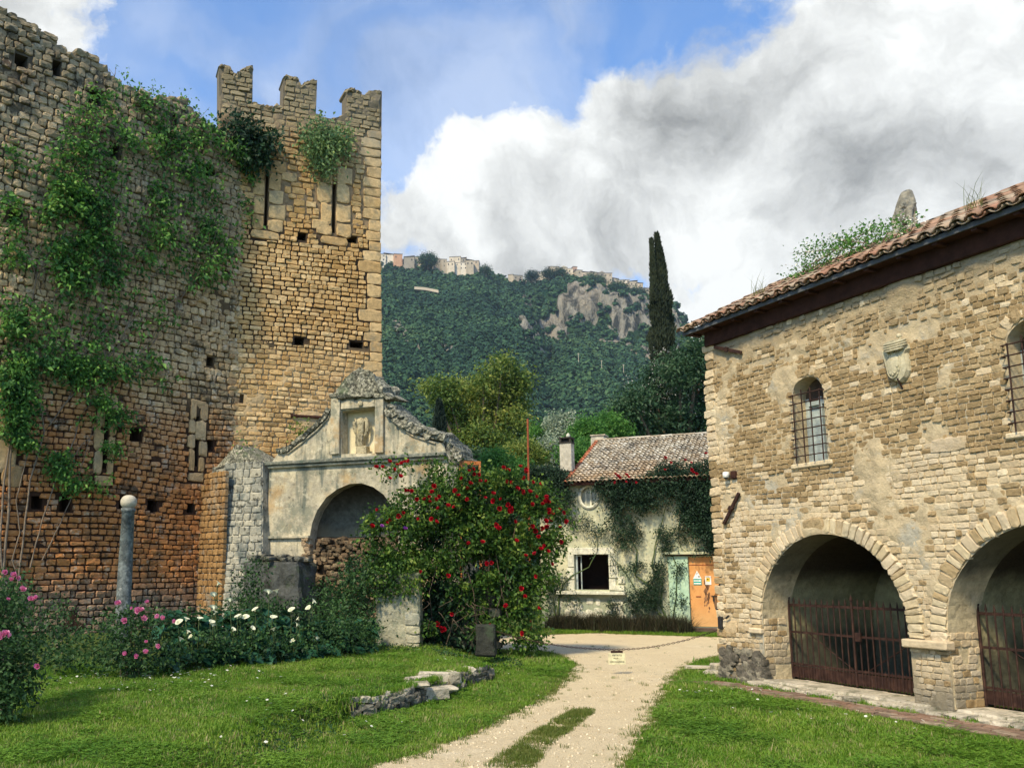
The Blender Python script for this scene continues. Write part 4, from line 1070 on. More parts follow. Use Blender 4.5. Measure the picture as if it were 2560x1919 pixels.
# rear battlements, seen between the front ones from a step aside
dressT = []
for (a, b, c, d) in holesT[-2:]:
    for side in (-1, 1):
        zz = c - .1
        while zz < d + .1:
            h = random.uniform(.3, .75); ww = random.uniform(.35, .62)
            e = a - ww / 2 if side < 0 else b + ww / 2
            dressT.append((e, zz + h / 2, ww - .015, h - .015, .06, 0, 1, 0.0)); zz += h
    dressT.append(((a + b) / 2, c - .25, .9, .27, .06, 0, 1, 0.0))
zz = .2
while zz < 15.6:                      # quoins up the right-hand corner
    h = random.uniform(.28, .42); ww = random.choice((.42, .62, .8, .5)); ur = np.interp(zz, [0, 8, 12], [uRt + .16, uRt + .08, uRt])
    dressT.append((ur - ww / 2 + .02, zz + h / 2, ww, h - .015, .05, 0, 1, 0.0)); zz += h
for px, py, w_, h_ in [(800, 562, .55, .30), (680, 560, .3, .2), (722, 443, .5, .3)]:
    u, v = W_T.uv(px, py); dressT.append((u, v, w_, h_, .06, 0, 1, 0))
blk = [(s[0] - s[2] / 2, s[0] + s[2] / 2, s[1] - s[3] / 2, s[1] + s[3] / 2) for s in dressT]
hbT = [(a - .01, b + .01, c - .01, d + .01) for a, b, c, d in holesT] + blk


def solidT(u, v):
    if v > 15.3 and not pip(u, v, outT): return False
    if u > uRt + .16 - v * .012 or u < (-.25 if v < 15 else uL): return False
    for a, b, c, d in hbT:
        if a < u < b and c < v < d: return False
    return True


ST_ = masonry(uL, uRt + .2, 3.5, 18.3, solidT, lambda u, v: np.interp(v, [0, 8, 11, 12.3, 12.6, 15, 18], [.14, .145, .15, .15, .20, .17, .16]), lambda u, v: np.interp(v, [0, 9, 12.4, 12.8, 18], [.27, .25, .27, .36, .28]), lambda u, v: 0, depth=(.035, .085), gap=.022, jit=.10, rot=.02, wob=.05)
place_stones(tower, W_T, ST_ + dressT, [M_TOWER, surface('tower_quoin_stone', [(.50, .35, .17), (.58, .42, .22), (.44, .29, .13)], tints=[((.22, .20, .14), .6, 'n', (2.2, .5, .64)), ((.25, .25, .21), .6, 'z', (13.5, 16, 1)), ((.46, .28, .1), .4, 'n', (1, .5, .7)), (DARKL, .35, 'n', (5, .62, .75))])], top=300)
cop = []
for i in range(len(cr_uv) - 1):
    (a, b), (c, d) = cr_uv[i], cr_uv[i + 1]
    if abs(c - a) < .04: continue
    n = max(1, int(math.hypot(c - a, d - b) / .2))
    for k in range(n):
        f = (k + .5) / n; cop.append((a + (c - a) * f, b + (d - b) * f - .04, random.uniform(.16, .3), random.uniform(.10, .18), .33, random.uniform(-.3, .3) - math.atan2(d - b, c - a), 0, .27))
place_stones(tower, W_T, cop, [M_TOWER], var=VARR, top=0)
# hole with a timber lintel low on the tower, by the pediment
u, v = W_T.uv(765, 1042)
MB().box((u, -.08, v), (.95, .12, .07), bev=.01).build('timber_lintel', M_WOOD, tower)

# ================================================================== buttress between wall and niche front
def uvN(px, py, off=0): return W_N.uv(px, py, off)
bt = empty('buttress', tuple(W_N.w(*(lambda p: (p[0], 0, 0))(uvN(615, 1500)))), W_N.a, label='pale lichened stone buttress with pyramid cap between castle wall and niche front', category='buttress')
b0 = uvN(615, 1500)[0]
bl, br = uvN(587, 1400)[0] - b0, uvN(690, 1400)[0] - b0
tl, trr = uvN(543, 1165)[0] - b0, uvN(664, 1165)[0] - b0
zt, za_ = uvN(543, 1165)[1], uvN(583, 1112)[1]
zb_ = .1
mbx = MB()
fl, fr = [(bl, zb_), (br, zb_), (trr, zt), (tl + .32, zt), (bl, zt - 1.2)], None
V_ = [(bl + .02, -.5, zb_), (br, -.5, zb_), (trr, -.15, zt), (tl + .36, -.15, zt), (bl - 1.4, .0, zb_), (br, 1.6, zb_), (trr, 1.6, zt), (tl - .5, .3, zt)]
mbx.add(V_, [(0, 1, 2, 3), (1, 5, 6, 2), (5, 4, 7, 6), (4, 0, 3, 7), (3, 2, 6, 7), (0, 4, 5, 1)]).build('masonry_core', M_BUTT, bt)
cx_c = (tl + trr) / 2
MB().add([(tl - .10, .05, zt - .05), (trr + .01, -.17, zt - .05), (trr + .01, 1.6, zt - .05), (tl - .2, 1.0, zt - .05), (cx_c - .14, -.06, za_), (cx_c - .10, .9, za_ + .02), (tl + .30, -.17, zt - .05)],
         [(0, 6, 4), (6, 1, 4), (1, 2, 5, 4), (2, 3, 5), (3, 0, 4, 5), (0, 3, 2, 1, 6)]).build('pyramid_cap', M_LICH, bt)
sv = []
zz = zb_
mats_b = [M_BUTT, surface('ochre_buttress_side', [(.29, .165, .065), (.36, .215, .09), (.22, .12, .045)], tints=[((.33, .34, .3), .5, 'n', (1, .5, .65)), (DARKL, .4, 'n', (5, .6, .72))])]
stb = [];
while zz < zt - .12:
    h = random.uniform(.15, .24); f = (zz + h / 2 - zb_) / (zt - zb_)
    x0 = bl + .02 + (tl + .36 - bl - .02) * f; x1 = br + (trr - br) * f; y0 = -.5 + .35 * f
    x = x0
    while x < x1 - .05:
        w_ = min(random.uniform(.18, .45), x1 - x)
        if x1 - x - w_ < .12: w_ = x1 - x
        stb.append((x + w_ / 2, zz + h / 2, w_ - .012, h - .012, .05, random.uniform(-.01, .01), 0, y0)); x += w_
    zz += h
place_stones(bt, Wall(tuple(bt.location), W_N.a), stb, mats_b, top=140)
# left flank of the buttress
fk = empty('flank', (bl + .02, -.5, 0), 0); fk.parent = bt
fk.rotation_euler = (0, 0, 0)
ang = math.atan2(.57, -1.45)
fl_ = []
zz = zb_
while zz < zt - .2:
    h = random.uniform(.13, .19); f = (zz + h / 2 - zb_) / (zt - zb_); L_ = 1.5 * (1 - .35 * f); x = 0
    while x < L_:
        w_ = random.uniform(.16, .32); fl_.append((-(x + w_ / 2), zz + h / 2, w_ - .02, h - .02, .05, random.uniform(-.02, .02), 0, 0)); x += w_
    zz += h
fw = Wall(tuple(W_N.w(b0 + bl, -.5, 0)), W_N.a + (ang - math.pi))
fk.rotation_euler = (0, 0, ang - math.pi)
ms = mats_b[1]
VV = []; FF = []; off = 0
for (u, v, w_, h, dpt, rt, cl, yo) in fl_:
    V, T = VAR[random.randrange(14)]; A = np.array(Matrix.Translation((u, 0, v)) @ Matrix.Rotation(rt, 4, 'Y') @ Matrix.Diagonal((w_, dpt, h, 1)))
    VV.append(V @ A[:3, :3].T + A[:3, 3]); FF.append(T + off); off += len(V)
me = fastmesh('flank_stones', np.vstack(VV), np.vstack(FF), False); me.materials.append(ms)
bpy.data.objects.remove(fk)
o = link('flank_stones', me, bt); o.location = (bl + .02, -.5, 0); o.rotation_euler = (0, 0, ang - math.pi); o['kind'] = 'stuff'

# mossy low block in front of the buttress
q0 = W_N.uv(608, 1400, -1.4); q1 = W_N.uv(742, 1400, -1.4)
blk_ = empty('stone_block', tuple(W_N.w((q0[0] + q1[0]) / 2, -1.4, 0)), W_N.a, label='dark mossy stone block with pale crumbling top under the buttress, behind the lilies', category='stone block')
hh = W_N.uv(670, 1402, -1.4)[1]; ww = q1[0] - q0[0]
MB().box((0, .5, hh / 2), (ww, 1.0, hh), bev=.09, jit=.05).build('block_body', surface('wet_dark_block', [(.03, .03, .026), (.085, .09, .085), (.018, .018, .014)], mode='noise', nscale=2.4, tints=[((.20, .21, .21), .7, 's', (3, .58, .7)), ((.03, .05, .02), .6, 'n', (2, .5, .6))], bump=.8), blk_)
_bb = [o for o in bpy.data.objects if o.name.startswith('block_body')][-1]
bm = bmesh.new(); bm.from_mesh(_bb.data); bmesh.ops.triangulate(bm, faces=bm.faces); bmesh.ops.subdivide_edges(bm, edges=bm.edges, cuts=6, use_grid_fill=True)
for v_ in bm.verts: v_.co += Vector((mnoise.noise(v_.co * 2.5), mnoise.noise(v_.co * 2.5 + Vector((5, 5, 5))), 0)) * .09 + Vector((mnoise.noise(v_.co * 8) * .03, mnoise.noise(v_.co * 9) * .03, 0))
bm.to_mesh(_bb.data); bm.free()
s_ = [(x, hh + .03 + random.uniform(-.03, .08), random.uniform(.14, .3), random.uniform(.10, .2), random.uniform(.1, .2), random.uniform(-.2, .2), 0, random.uniform(0, .6)) for x in np.arange(-ww / 2, ww / 2, .11)]
place_stones(blk_, Wall(tuple(blk_.location), W_N.a), s_, [M_LOWW], var=VARR, top=30)

# ================================================================== niche front (nymphaeum)
nym = empty('garden_nymphaeum', tuple(W_N.O), W_N.a, label='weathered plaster garden front with pediment, square niche and big arched recess', category='garden building')
def N4(*L): return [uvN(*z4(*p)) for p in L]
nl, nr_ = uvN(*z4(378, 650))[0], uvN(*z4(1345, 650))[0]
zc = uvN(*z4(880, 590))[1]                      # cornice height
arch = [uvN(*z4(*p)) for p in [(600, 995), (612, 930), (640, 860), (690, 790), (750, 745), (815, 718), (880, 714), (945, 735), (1000, 775), (1040, 830), (1065, 890), (1078, 960), (1082, 1000)]]
zs = (arch[0][1] + arch[-1][1]) / 2
au0, au1 = arch[0][0], arch[-1][0]
low = [(au1, .0), (au0 - .0, .0)]
archhole = [(au0, .02), (au1, .02)] + [(a, b) for a, b in arch[::-1]]
archhole = [(au0, .3), (au1, .3)] + [(p[0], p[1]) for p in arch[::-1]]
ped = N4((345, 590), (430, 545), (480, 540), (560, 480), (640, 415), (700, 350), (718, 300), (725, 235), (790, 235), (880, 130), (975, 165), (985, 235), (1005, 240), (1015, 320), (1080, 385), (1160, 440), (1250, 478), (1330, 498), (1345, 590))
nich = N4((772, 322), (772, 556), (960, 550), (960, 300))
nich = [nich[1], nich[2], nich[3], nich[0]]
outN = [(nl - .02, 0), (nr_, 0), (nr_, zc)] + [p for p in ped[::-1][1:-1]] + [(nl, zc)]
V_, F_ = slab([outN, archhole, nich], 0, .34); MB().add(V_, F_).build('front_wall', M_PLAS, nym)
# niche: jambs, back, soffit
(n0, nz0), (n1, _), (n2, nz1), _ = nich
MB().box(((n0 + n1) / 2, .36 + .02, (nz0 + nz1) / 2), (n1 - n0 + .3, .04, nz1 - nz0 + .3)).build('niche_back', M_CREAM, nym)
# pilasters framing the niche, lintel between
for (xa, xb, yt, yb) in [(718, 772, 245, 560), (960, 1008, 250, 552)]:
    a_ = uvN(*z4(xa, yb)); b_ = uvN(*z4(xb, yt))
    MB().box(((a_[0] + b_[0]) / 2, -.05, (a_[1] + b_[1]) / 2), (b_[0] - a_[0], .10, b_[1] - a_[1]), bev=.012).build('pilaster', M_PLAS, nym)
    MB().box(((a_[0] + b_[0]) / 2, -.06, b_[1] + .04), (b_[0] - a_[0] + .08, .16, .12), bev=.02).build('pilaster_cap', M_LICH, nym)
a_ = uvN(*z4(772, 320)); b_ = uvN(*z4(960, 258))
MB().box(((a_[0] + b_[0]) / 2, -.03, (a_[1] + b_[1]) / 2 + .02), (b_[0] - a_[0] - .01, .06, b_[1] - a_[1] - .02), bev=.01).build('niche_lintel', M_PLAS, nym)
u, v = uvN(*z4(883, 283)); MB().lathe([(.03, 0), (.06, .01), (.07, .05), (.03, .07)], 12).build('boss', M_STATUE, nym).matrix_basis = Matrix.Translation((u, -.06, v)) @ Matrix.Rotation(rad(90), 4, 'X')


def coping(name, pts, y0, y1, th, mat, rough_=.03, n=10):
    """thick worn band following a curve in the wall plane"""
    P = []; n = 9
    for (a, b), (c, d) in zip(pts[:-1], pts[1:]):
        for k in range(n): P.append((a + (c - a) * k / n, b + (d - b) * k / n))
    P.append(pts[-1]); V = []; F2 = []
    for i, (a, b) in enumerate(P):
        i0, i1 = max(0, i - 1), min(len(P) - 1, i + 1); dx, dz = P[i1][0] - P[i0][0], P[i1][1] - P[i0][1]; l = math.hypot(dx, dz) or 1; nx_, nz_ = -dz / l, dx / l
        if nz_ < 0: nx_, nz_ = -nx_, -nz_
        ring = []
        for (yy, hh_) in [(y0 + .02, 0), (y0, .3), (y0 - .02, .8), (y0 + .08, 1.0), ((y0 + y1) / 2, 1.12), (y1, 1.0), (y1, 0)]:
            w_ = rough_ * (mnoise.noise(Vector((a * 5, b * 5, yy * 5 + hh_ * 3))) * 1.6 + mnoise.noise(Vector((a * 15, b * 15, hh_ * 9))) * 1.2)
            V.append((a + nx_ * (th * hh_ + w_), yy + w_, b + nz_ * (th * hh_ + w_)))
        if i:
            o = (i - 1) * 7
            for k in range(7): F2.append((o + k, o + (k + 1) % 7, o + 7 + (k + 1) % 7, o + 7 + k))
    F2 += [tuple(range(7)), tuple(range(len(V) - 7, len(V)))]
    return MB().add(V, F2).build(name, mat, nym, smooth=False)


coping('coping', N4((425, 552), (480, 545), (560, 482), (640, 415), (700, 350), (716, 312)), -.10, .5, .13, M_LICH)
coping('coping', N4((1012, 322), (1080, 388), (1160, 442), (1250, 480), (1335, 500)), -.12, .9, .26, M_LICH, .05)
coping('coping', N4((1290, 470), (1345, 520), (1400, 600)), .05, 1.3, .18, M_LICH, .06)
# thin curved bead below each coping
for L_ in ([(480, 548), (560, 488), (640, 422), (700, 358), (716, 320)], [(1012, 330), (1080, 395), (1160, 450), (1285, 492)]):
    P = N4(*L_); MB().tube([(a, -.03, b - .03) for a, b in P], .022, 6).build('bead_moulding', M_PLAS, nym)
# gable cap
gp = N4((762, 262), (768, 205), (800, 160), (840, 125), (878, 98), (930, 115), (985, 155), (1022, 190), (1015, 215), (1075, 248), (1060, 255), (1000, 240), (900, 250))
V_, F_ = slab([gp], -.16, .7); cap = MB().add(V_, F_).build('gable_cap', M_LICH, nym)
me = cap.data; bm = bmesh.new(); bm.from_mesh(me); bmesh.ops.triangulate(bm, faces=bm.faces); bmesh.ops.subdivide_edges(bm, edges=bm.edges, cuts=2, use_grid_fill=True)
for v in bm.verts:
    n_ = mnoise.noise(v.co * 4) * .08 + mnoise.noise(v.co * 11) * .03; v.co += Vector((n_, mnoise.noise(v.co * 5 + Vector((3, 3, 3))) * .10, n_))
bm.to_mesh(me); bm.free()
# cornice
P = N4((370, 600), (1345, 560))
MB().box(((P[0][0] + P[1][0]) / 2, -.07, zc + .03), (P[1][0] - P[0][0], .2, .10), bev=.02).build('cornice', surface('mossy_cornice', [(.30, .30, .25), (.12, .13, .11), (.40, .38, .30)], mode='noise', nscale=3.5, tints=[((.07, .10, .08), .8, 'n', (2.5, .48, .6))]), nym)
MB().box(((P[0][0] + P[1][0]) / 2, -.04, zc - .06), (P[1][0] - P[0][0] - .1, .12, .07), bev=.015).build('cornice_fillet', M_PLAS, nym)
# band at springing, left
MB().box(((nl + au0) / 2, -.04, zs - .02), (au0 - nl, .10, .07), bev=.01).build('impost_band', M_PLAS, nym)
# apse: quarter-sphere head over a half-cylinder
ar = (au1 - au0) / 2; ac = (au0 + au1) / 2; V_ = []; F_ = []; hgt = arch[6][1] - zs; n1_, n2_ = 26, 16
for i in range(n1_ + 1):
    a = math.pi * i / n1_
    for j in range(n2_ + 1):
        e = math.pi / 2 * j / n2_
        x = ac - ar * 1.05 * math.cos(a) * math.cos(e) ; y = .3 + .95 * math.sin(a) * math.cos(e); z = zs + hgt * 1.04 * math.sin(e)
        k = 1 + .03 * mnoise.noise(Vector((x * 2, y * 2, z * 2)))
        V_.append((ac + (x - ac) * k, y * k, z))
for i in range(n1_):
    for j in range(n2_): o = i * (n2_ + 1) + j; F_.append((o, o + n2_ + 1, o + n2_ + 2, o + 1))
MB().add(V_, F_).build('apse_head', M_APSE, nym, smooth=True)
V_ = []; F_ = []
for i in range(n1_ + 1):
    a = math.pi * i / n1_
    for j in range(9): z = zs * j / 8; V_.append((ac - ar * 1.05 * math.cos(a), .3 + .95 * math.sin(a), z))
for i in range(n1_):
    for j in range(8): o = i * 9 + j; F_.append((o, o + 9, o + 10, o + 1))
MB().add(V_, F_).build('apse_wall', M_TUFA, nym, smooth=True)
# rubble filling under the arch and at the left jamb
tu = []
for _ in range(620):
    u = random.uniform(au0 - .25, au1 + .05); v = random.uniform(.1, zs - .08)
    tu.append((u, v, random.uniform(.09, .20), random.uniform(.07, .14), random.uniform(.06, .10), random.uniform(-.3, .3), 1 if u < au0 + .12 else 0, (0.0 if u < au0 + .05 else .12) + random.uniform(-.02, .03)))
MB().box((ac, .36, zs / 2 - .03), (ar * 2 + .02, .2, zs - .06)).build('rubble_core', M_TUFA, nym)
place_stones(nym, W_N, tu, [M_TUFA, surface('jamb_rubble', [(.30, .21, .12), (.40, .30, .19), (.22, .15, .09)], bump=.9, tints=[(DARKL, .5, 'n', (3, .5, .7))])], var=VARR, top=160)
# flank going back to the right, with its sloping lichened roof
MB().add([(nr_, 0, 0), (nr_, 1.3, 0), (nr_, 1.3, zc - .5), (nr_, 0, zc + .35), (nr_ + .3, .2, 0), (nr_ + .3, 1.3, 0), (nr_ + .3, 1.3, zc - .7), (nr_ + .3, .2, zc + .15)], [(0, 1, 2, 3), (4, 7, 6, 5), (0, 3, 7, 4), (3, 2, 6, 7), (1, 5, 6, 2), (0, 4, 5, 1)]).build('side_wall', M_LICH, nym)
MB().box(((nl + nr_) / 2 - .3, 1.7, 2.1), (nr_ - nl - .9, .8, 4.2)).build('rear_mass', M_PLAS, nym)

# headless winged figure on a draped plinth, inside the niche
u, v0 = uvN(*z4(876, 552)); fig = empty('niche_statue', tuple(W_N.w(u - .04, .16, v0)), W_N.a, label='small headless winged figure on a block plinth inside the square niche', category='statue')
MB().box((.02, 0, .10), (.30, .22, .20), bev=.01).build('plinth', M_STATUE, fig)
m_ = MB().box((-.05, 0, .36), (.20, .16, .34), bev=.03)
for k in range(5): m_.tube([(-.14 + k * .045, -.09, .21), (-.13 + k * .04, -.10, .52)], [.02, .014], 6)
m_.build('draped_base', M_STATUE, fig)
MB().lathe([(.05, .50), (.085, .56), (.095, .64), (.085, .72), (.11, .80), (.125, .88), (.09, .93), (.04, .955)], 14, c=(-.04, -.01, 0), sy=.7).build('torso', M_STATUE, fig, smooth=True)
for s_ in (-1, 1):
    m_ = MB()
    pts = [(s_ * .10, -.02, .90), (s_ * .155, -.03, .93), (s_ * .19, -.02, .86), (s_ * .20, 0, .74), (s_ * .185, .01, .62), (s_ * .14, .02, .52), (s_ * .10, .02, .42)]
    m_.tube([(a - .04, b, c) for a, b, c in pts], [.025, .035, .042, .045, .04, .03, .012], 8)
    m_.tube([(a * .82 - .04, b - .015, c - .02) for a, b, c in pts[1:]], [.02, .03, .035, .03, .022, .01], 8)
    m_.build('wing', M_STATUE, fig, smooth=True)

# ================================================================== pillars carrying the rose
def pillar(px0, px1, pxb, pyb, pyt, label, mats, dpt=.6):
    g0 = ground(px0, pyb, LAWN); g1 = ground(px1, pyb, LAWN); w_ = (g1 - g0).length
    r_ = empty('masonry_pillar', ((g0.x + g1.x) / 2, g0.y, LAWN - .05), -.10, label=label, category='pillar', group='pillars under the climbing rose')
    h = atY(px0, pyt, g0.y).z - LAWN
    core_ = MB().box((0, dpt / 2, h / 2), (w_ - .03, dpt, h), bev=.03).build('core', mats[1], r_)
    bm = bmesh.new(); bm.from_mesh(core_.data); bmesh.ops.triangulate(bm, faces=bm.faces); bmesh.ops.subdivide_edges(bm, edges=bm.edges, cuts=5, use_grid_fill=True)
    for vv_ in bm.verts: vv_.co += Vector((mnoise.noise(vv_.co * 3), mnoise.noise(vv_.co * 3 + Vector((5, 5, 5))), mnoise.noise(vv_.co * 4 + Vector((9, 0, 0))) * .5)) * .045 + Vector((0, mnoise.noise(vv_.co * 12) * .02, 0))
    bm.to_mesh(core_.data); bm.free()
    Wp = Wall((r_.location.x - 0, r_.location.y), -.10); S = []; z = 0
    while z < h - .04:
        hh = random.uniform(.15, .27); x = -w_ / 2
        while x < w_ / 2 - .04:
            ww = min(random.uniform(.2, .45), w_ / 2 - x)
            if w_ / 2 - x - ww < .1: ww = w_ / 2 - x
            if x > .05 and z < .6 and random.random() < .8: S.append((x + ww / 2, z + hh / 2, ww - .02, hh - .02, .035, random.uniform(-.06, .06), 0, .0))
            x += ww
        z += hh
    place_stones(r_, Wp, S, [mats[0]], top=120)
    return r_, w_, h


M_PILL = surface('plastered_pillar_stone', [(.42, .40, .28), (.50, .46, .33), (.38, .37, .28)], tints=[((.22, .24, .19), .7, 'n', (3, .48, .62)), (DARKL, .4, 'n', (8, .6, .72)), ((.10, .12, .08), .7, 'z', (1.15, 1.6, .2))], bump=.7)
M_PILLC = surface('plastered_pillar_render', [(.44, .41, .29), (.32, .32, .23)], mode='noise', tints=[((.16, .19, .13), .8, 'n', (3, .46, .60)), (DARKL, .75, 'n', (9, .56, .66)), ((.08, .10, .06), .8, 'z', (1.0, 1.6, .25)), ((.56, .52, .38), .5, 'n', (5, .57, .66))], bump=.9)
M_PILD = surface('dark_shade_stone', [(.028, .03, .024), (.05, .052, .042), (.02, .02, .017)], tints=[((.05, .08, .04), .5, 'n', (3, .5, .6))], bump=.7)  # dark pillar stone, also paints the recess shade onto the low wall
p1r, p1w, p1h = pillar(935, 1052, 0, 1620, 1425, 'pale plastered stone pillar at the left foot of the red climbing rose', (M_PILL, M_PILLC))
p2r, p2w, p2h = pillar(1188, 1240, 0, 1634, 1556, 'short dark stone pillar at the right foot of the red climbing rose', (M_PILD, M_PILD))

q0_ = Vector(p1r.location); q1_ = Vector(p2r.location); an_ = math.atan2(q1_.y - q0_.y + .25, q1_.x - q0_.x); ln_ = (q1_ - q0_).length - .45
low_ = empty('rear_wall', (q0_.x + .50, q0_.y + 1.15, LAWN - .05), an_, label='low stone wall under the climbing rose between its two pillars, the recess shade put into its dark colour', category='wall')
MB().box((ln_ / 2, .15, .62), (ln_, .3, 1.24), bev=.04).build('core', M_PILD, low_)  # near-black stone carries the shade of the recess in its colour
s_ = []; z = .02
while z < 1.2:
    h = random.uniform(.11, .2); x = 0
    while x < ln_: w_ = random.uniform(.14, .34); s_.append((x + w_ / 2, z + h / 2, w_ - .01, h - .01, .05, random.uniform(-.05, .05), 0, 0)); x += w_
    z += h
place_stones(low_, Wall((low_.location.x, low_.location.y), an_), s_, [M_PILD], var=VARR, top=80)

# ================================================================== column with a ball
cb = atY(300, 1590, 18.6); colm = empty('stone_column', (atY(309, 1500, 18.6).x, 18.6, LAWN), 0, label='slim mottled grey stone column topped with a pale ball, in front of the castle wall', category='column')
hT = atY(318, 1270, 18.6).z - LAWN; rb = .15
MB().lathe([(rb * 1.12, 0), (rb * 1.12, .12), (rb, .2), (rb * 1.0, hT * .5), (rb * .86, hT - .08), (rb * .98, hT - .07), (rb * .98, hT)], 28).build('shaft', M_COL, colm, smooth=True)
MB().lathe([(.02 + .15 * math.sin(math.pi * k / 14), -.15 * math.cos(math.pi * k / 14)) for k in range(15)], 24, c=(0, 0, hT + .13)).build('ball', M_BALL, colm, smooth=True)

# ================================================================== low ruined wall edging the lawn
lowp = [Vector((p.x, p.y, .05)) for p in LOWB]
lwl = empty('low_stone_wall', tuple(lowp[0]), 0, label='low lichened stone wall retaining the left lawn, with a broken stone trough in it', category='low wall')
sh = shared('stone', VARR)
def put(parent, name, meshes, loc, dims, rz, mat, tiltx=0.0, tilty=0.0):
    o = bpy.data.objects.new(name, random.choice(meshes)); col.objects.link(o); o.parent = parent
    o.matrix_basis = Matrix.Translation(loc) @ Matrix.Rotation(rz, 4, 'Z') @ Matrix.Rotation(tilty, 4, 'Y') @ Matrix.Rotation(tiltx, 4, 'X') @ Matrix.Diagonal((dims[0], dims[1], dims[2], 1))
    o.material_slots[0].link = 'OBJECT'; o.material_slots[0].material = mat; return o
L0 = Vector(lowp[0])
tot = [0]
for a_, b_ in zip(lowp[:-1], lowp[1:]): tot.append(tot[-1] + (Vector(b_) - Vector(a_)).length)
def along(s):
    i = max(0, min(len(lowp) - 2, int(np.searchsorted(tot, s)) - 1)); f = (s - tot[i]) / (tot[i + 1] - tot[i]); d = (Vector(lowp[i + 1]) - Vector(lowp[i]))
    return Vector(lowp[i]) + d * f, math.atan2(d.y, d.x)
for row, (z_, hb_, off_) in enumerate([(.05, .10, 0), (.125, .095, .02), (.195, .085, .05)]):
    s = 0
    while s < tot[-1]:
        w_ = random.uniform(.09, .22); p, an = along(s + w_ / 2)
        if row < 2 or not (.30 * tot[-1] < s < .62 * tot[-1]):
            put(lwl, 'stone', sh, (p - L0) + Vector((-math.sin(an) * (off_ + random.uniform(-.02, .02)), math.cos(an) * off_, z_ - .05 + random.uniform(-.01, .02))), (w_, .09 * random.uniform(.7, 1.2), hb_ * random.uniform(.8, 1.2)), an, M_KERB if row == 2 and random.random() < .6 else M_LOWW, tilty=random.uniform(-.08, .08))
        s += w_ * .98
put(lwl, 'stone', sh, Vector(ground(1190, 1680, .2)) - L0 + Vector((-.10, 0, .02)), (.15, .12, .12), .5, M_KERB); put(lwl, 'stone', sh, Vector(ground(1150, 1700, .2)) - L0 + Vector((-.12, 0, .02)), (.15, .12, .12), .5, M_LOWW)
# broken trough: slabs and an upright
for (px, py, z_, d_, rz, tx) in [(1098, 1693, .24, (.60, .13, .15), .12, 0), (1046, 1700, .24, (.46, .10, .11), .75, .0), (1045, 1710, .25, (.30, .20, .05), .1, .04), (1062, 1722, .15, (.07, .13, .24), .3, .1), (1096, 1720, .13, (.50, .26, .05), .35, .03), (1130, 1698, .16, (.09, .20, .26), .5, 0), (1085, 1734, .10, (.42, .14, .17), .55, 0)]:
    g_ = Vector(ground(px, py, z_)) - L0
    MB().box((0, 0, 0), d_, bev=.02, jit=.012).build('slab', M_KERB, lwl).matrix_basis = Matrix.Translation(g_) @ Matrix.Rotation(rz, 4, 'Z') @ Matrix.Rotation(tx, 4, 'X')

# ================================================================== the stone hall on the right
hall = empty('stone_hall', tuple(W_R.O), W_R.a, label='two storey stone hall with clay tiled eaves, grilled windows and gated arches', category='building')
HL = 8.2; TOPZ = 5.76
A1 = (.88, 3.38, .97); A2 = (3.91, 6.41, .97)
def arch_hole(A): r = (A[1] - A[0]) / 2; return archp(A[0], A[1], .1, A[2], 24)
win = [(1.77, 2.32, 3.24, 4.21), (4.96, 5.52, 3.24, 4.21)]
def win_hole(w_): return archp(w_[0], w_[1], w_[2], w_[3], 12)
V_, F_ = slab([rectp(0, HL, -.1, TOPZ)] + [arch_hole(A1), arch_hole(A2)] + [win_hole(w_) for w_ in win], 0, .56, .05, smear(.055, 1.5, .08))
core = MB().add(V_, F_).build('wall_core', M_RMORT, hall)
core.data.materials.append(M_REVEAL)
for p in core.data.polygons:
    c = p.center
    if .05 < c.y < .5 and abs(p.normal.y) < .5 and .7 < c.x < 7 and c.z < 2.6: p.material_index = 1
# left return wall (gable side)
V_, F_ = slab([rectp(.56, 6, -.1, TOPZ)], 0, .5)
MB().add([(y, x, z) for x, y, z in V_], [f[::-1] for f in F_]).build('gable_wall', M_RMORT, hall)


def in_arch(u, v, A, g=0.0):
    r = (A[1] - A[0]) / 2 + g; cu = (A[0] + A[1]) / 2
    return (v < A[2] and abs(u - cu) < r) or (v >= A[2] and math.hypot(u - cu, v - A[2]) < r)


def in_win(u, v, w_, g=0.0):
    cu = (w_[0] + w_[1]) / 2; r = (w_[1] - w_[0]) / 2 + g
    return (w_[2] - g < v < w_[3] and abs(u - cu) < r) or (v >= w_[3] and math.hypot(u - cu, v - w_[3]) < r)


VR = .22
bigs = [(.36, 4.05, .52, .9), (4.15, 3.22, .50, .17), (.18, .85, .34, .2), (.5, .84, .3, .1)]
def solidR(u, v):
    if u < -.02 or u > HL or v > 5.41 or v < -.02: return False
    for A in (A1, A2):
        if v >= A[2] - .06 and in_arch(u, v, A, VR): return False
        if in_arch(u, v, A, 0): return False
    for w_ in win:
        if in_win(u, v, w_, .03): return False
    if 3.34 < u < 3.96 and .76 < v < .90: return False
    if .60 < u < .90 and .76 < v < .87: return False
    n_ = mnoise.noise(Vector((u * 1.1, v * 1.6, 12.)))
    # patches where plaster hides the stones
    if n_ > .46 and v > 2.5: return random.random() < .35
    if v > 4.75 and random.random() < .14: return False
    return True


def clsR(u, v):
    n_ = mnoise.noise(Vector((u * .9, v * .9, 22.))) * .55
    if v < 1.9: return 1 if random.random() < (.34 if u < .7 else .06) else 0
    if v < 2.75 + n_ * .6: return 1 if random.random() < (.30 if (v > 2.2 or u < .9) else .10) else 0
    if v < 3.05 + n_: return 1 if random.random() < .10 else 0
    if .05 < u < .42 and 3.45 < v < 4.6: return 0
    return 0 if random.random() < .09 else 1


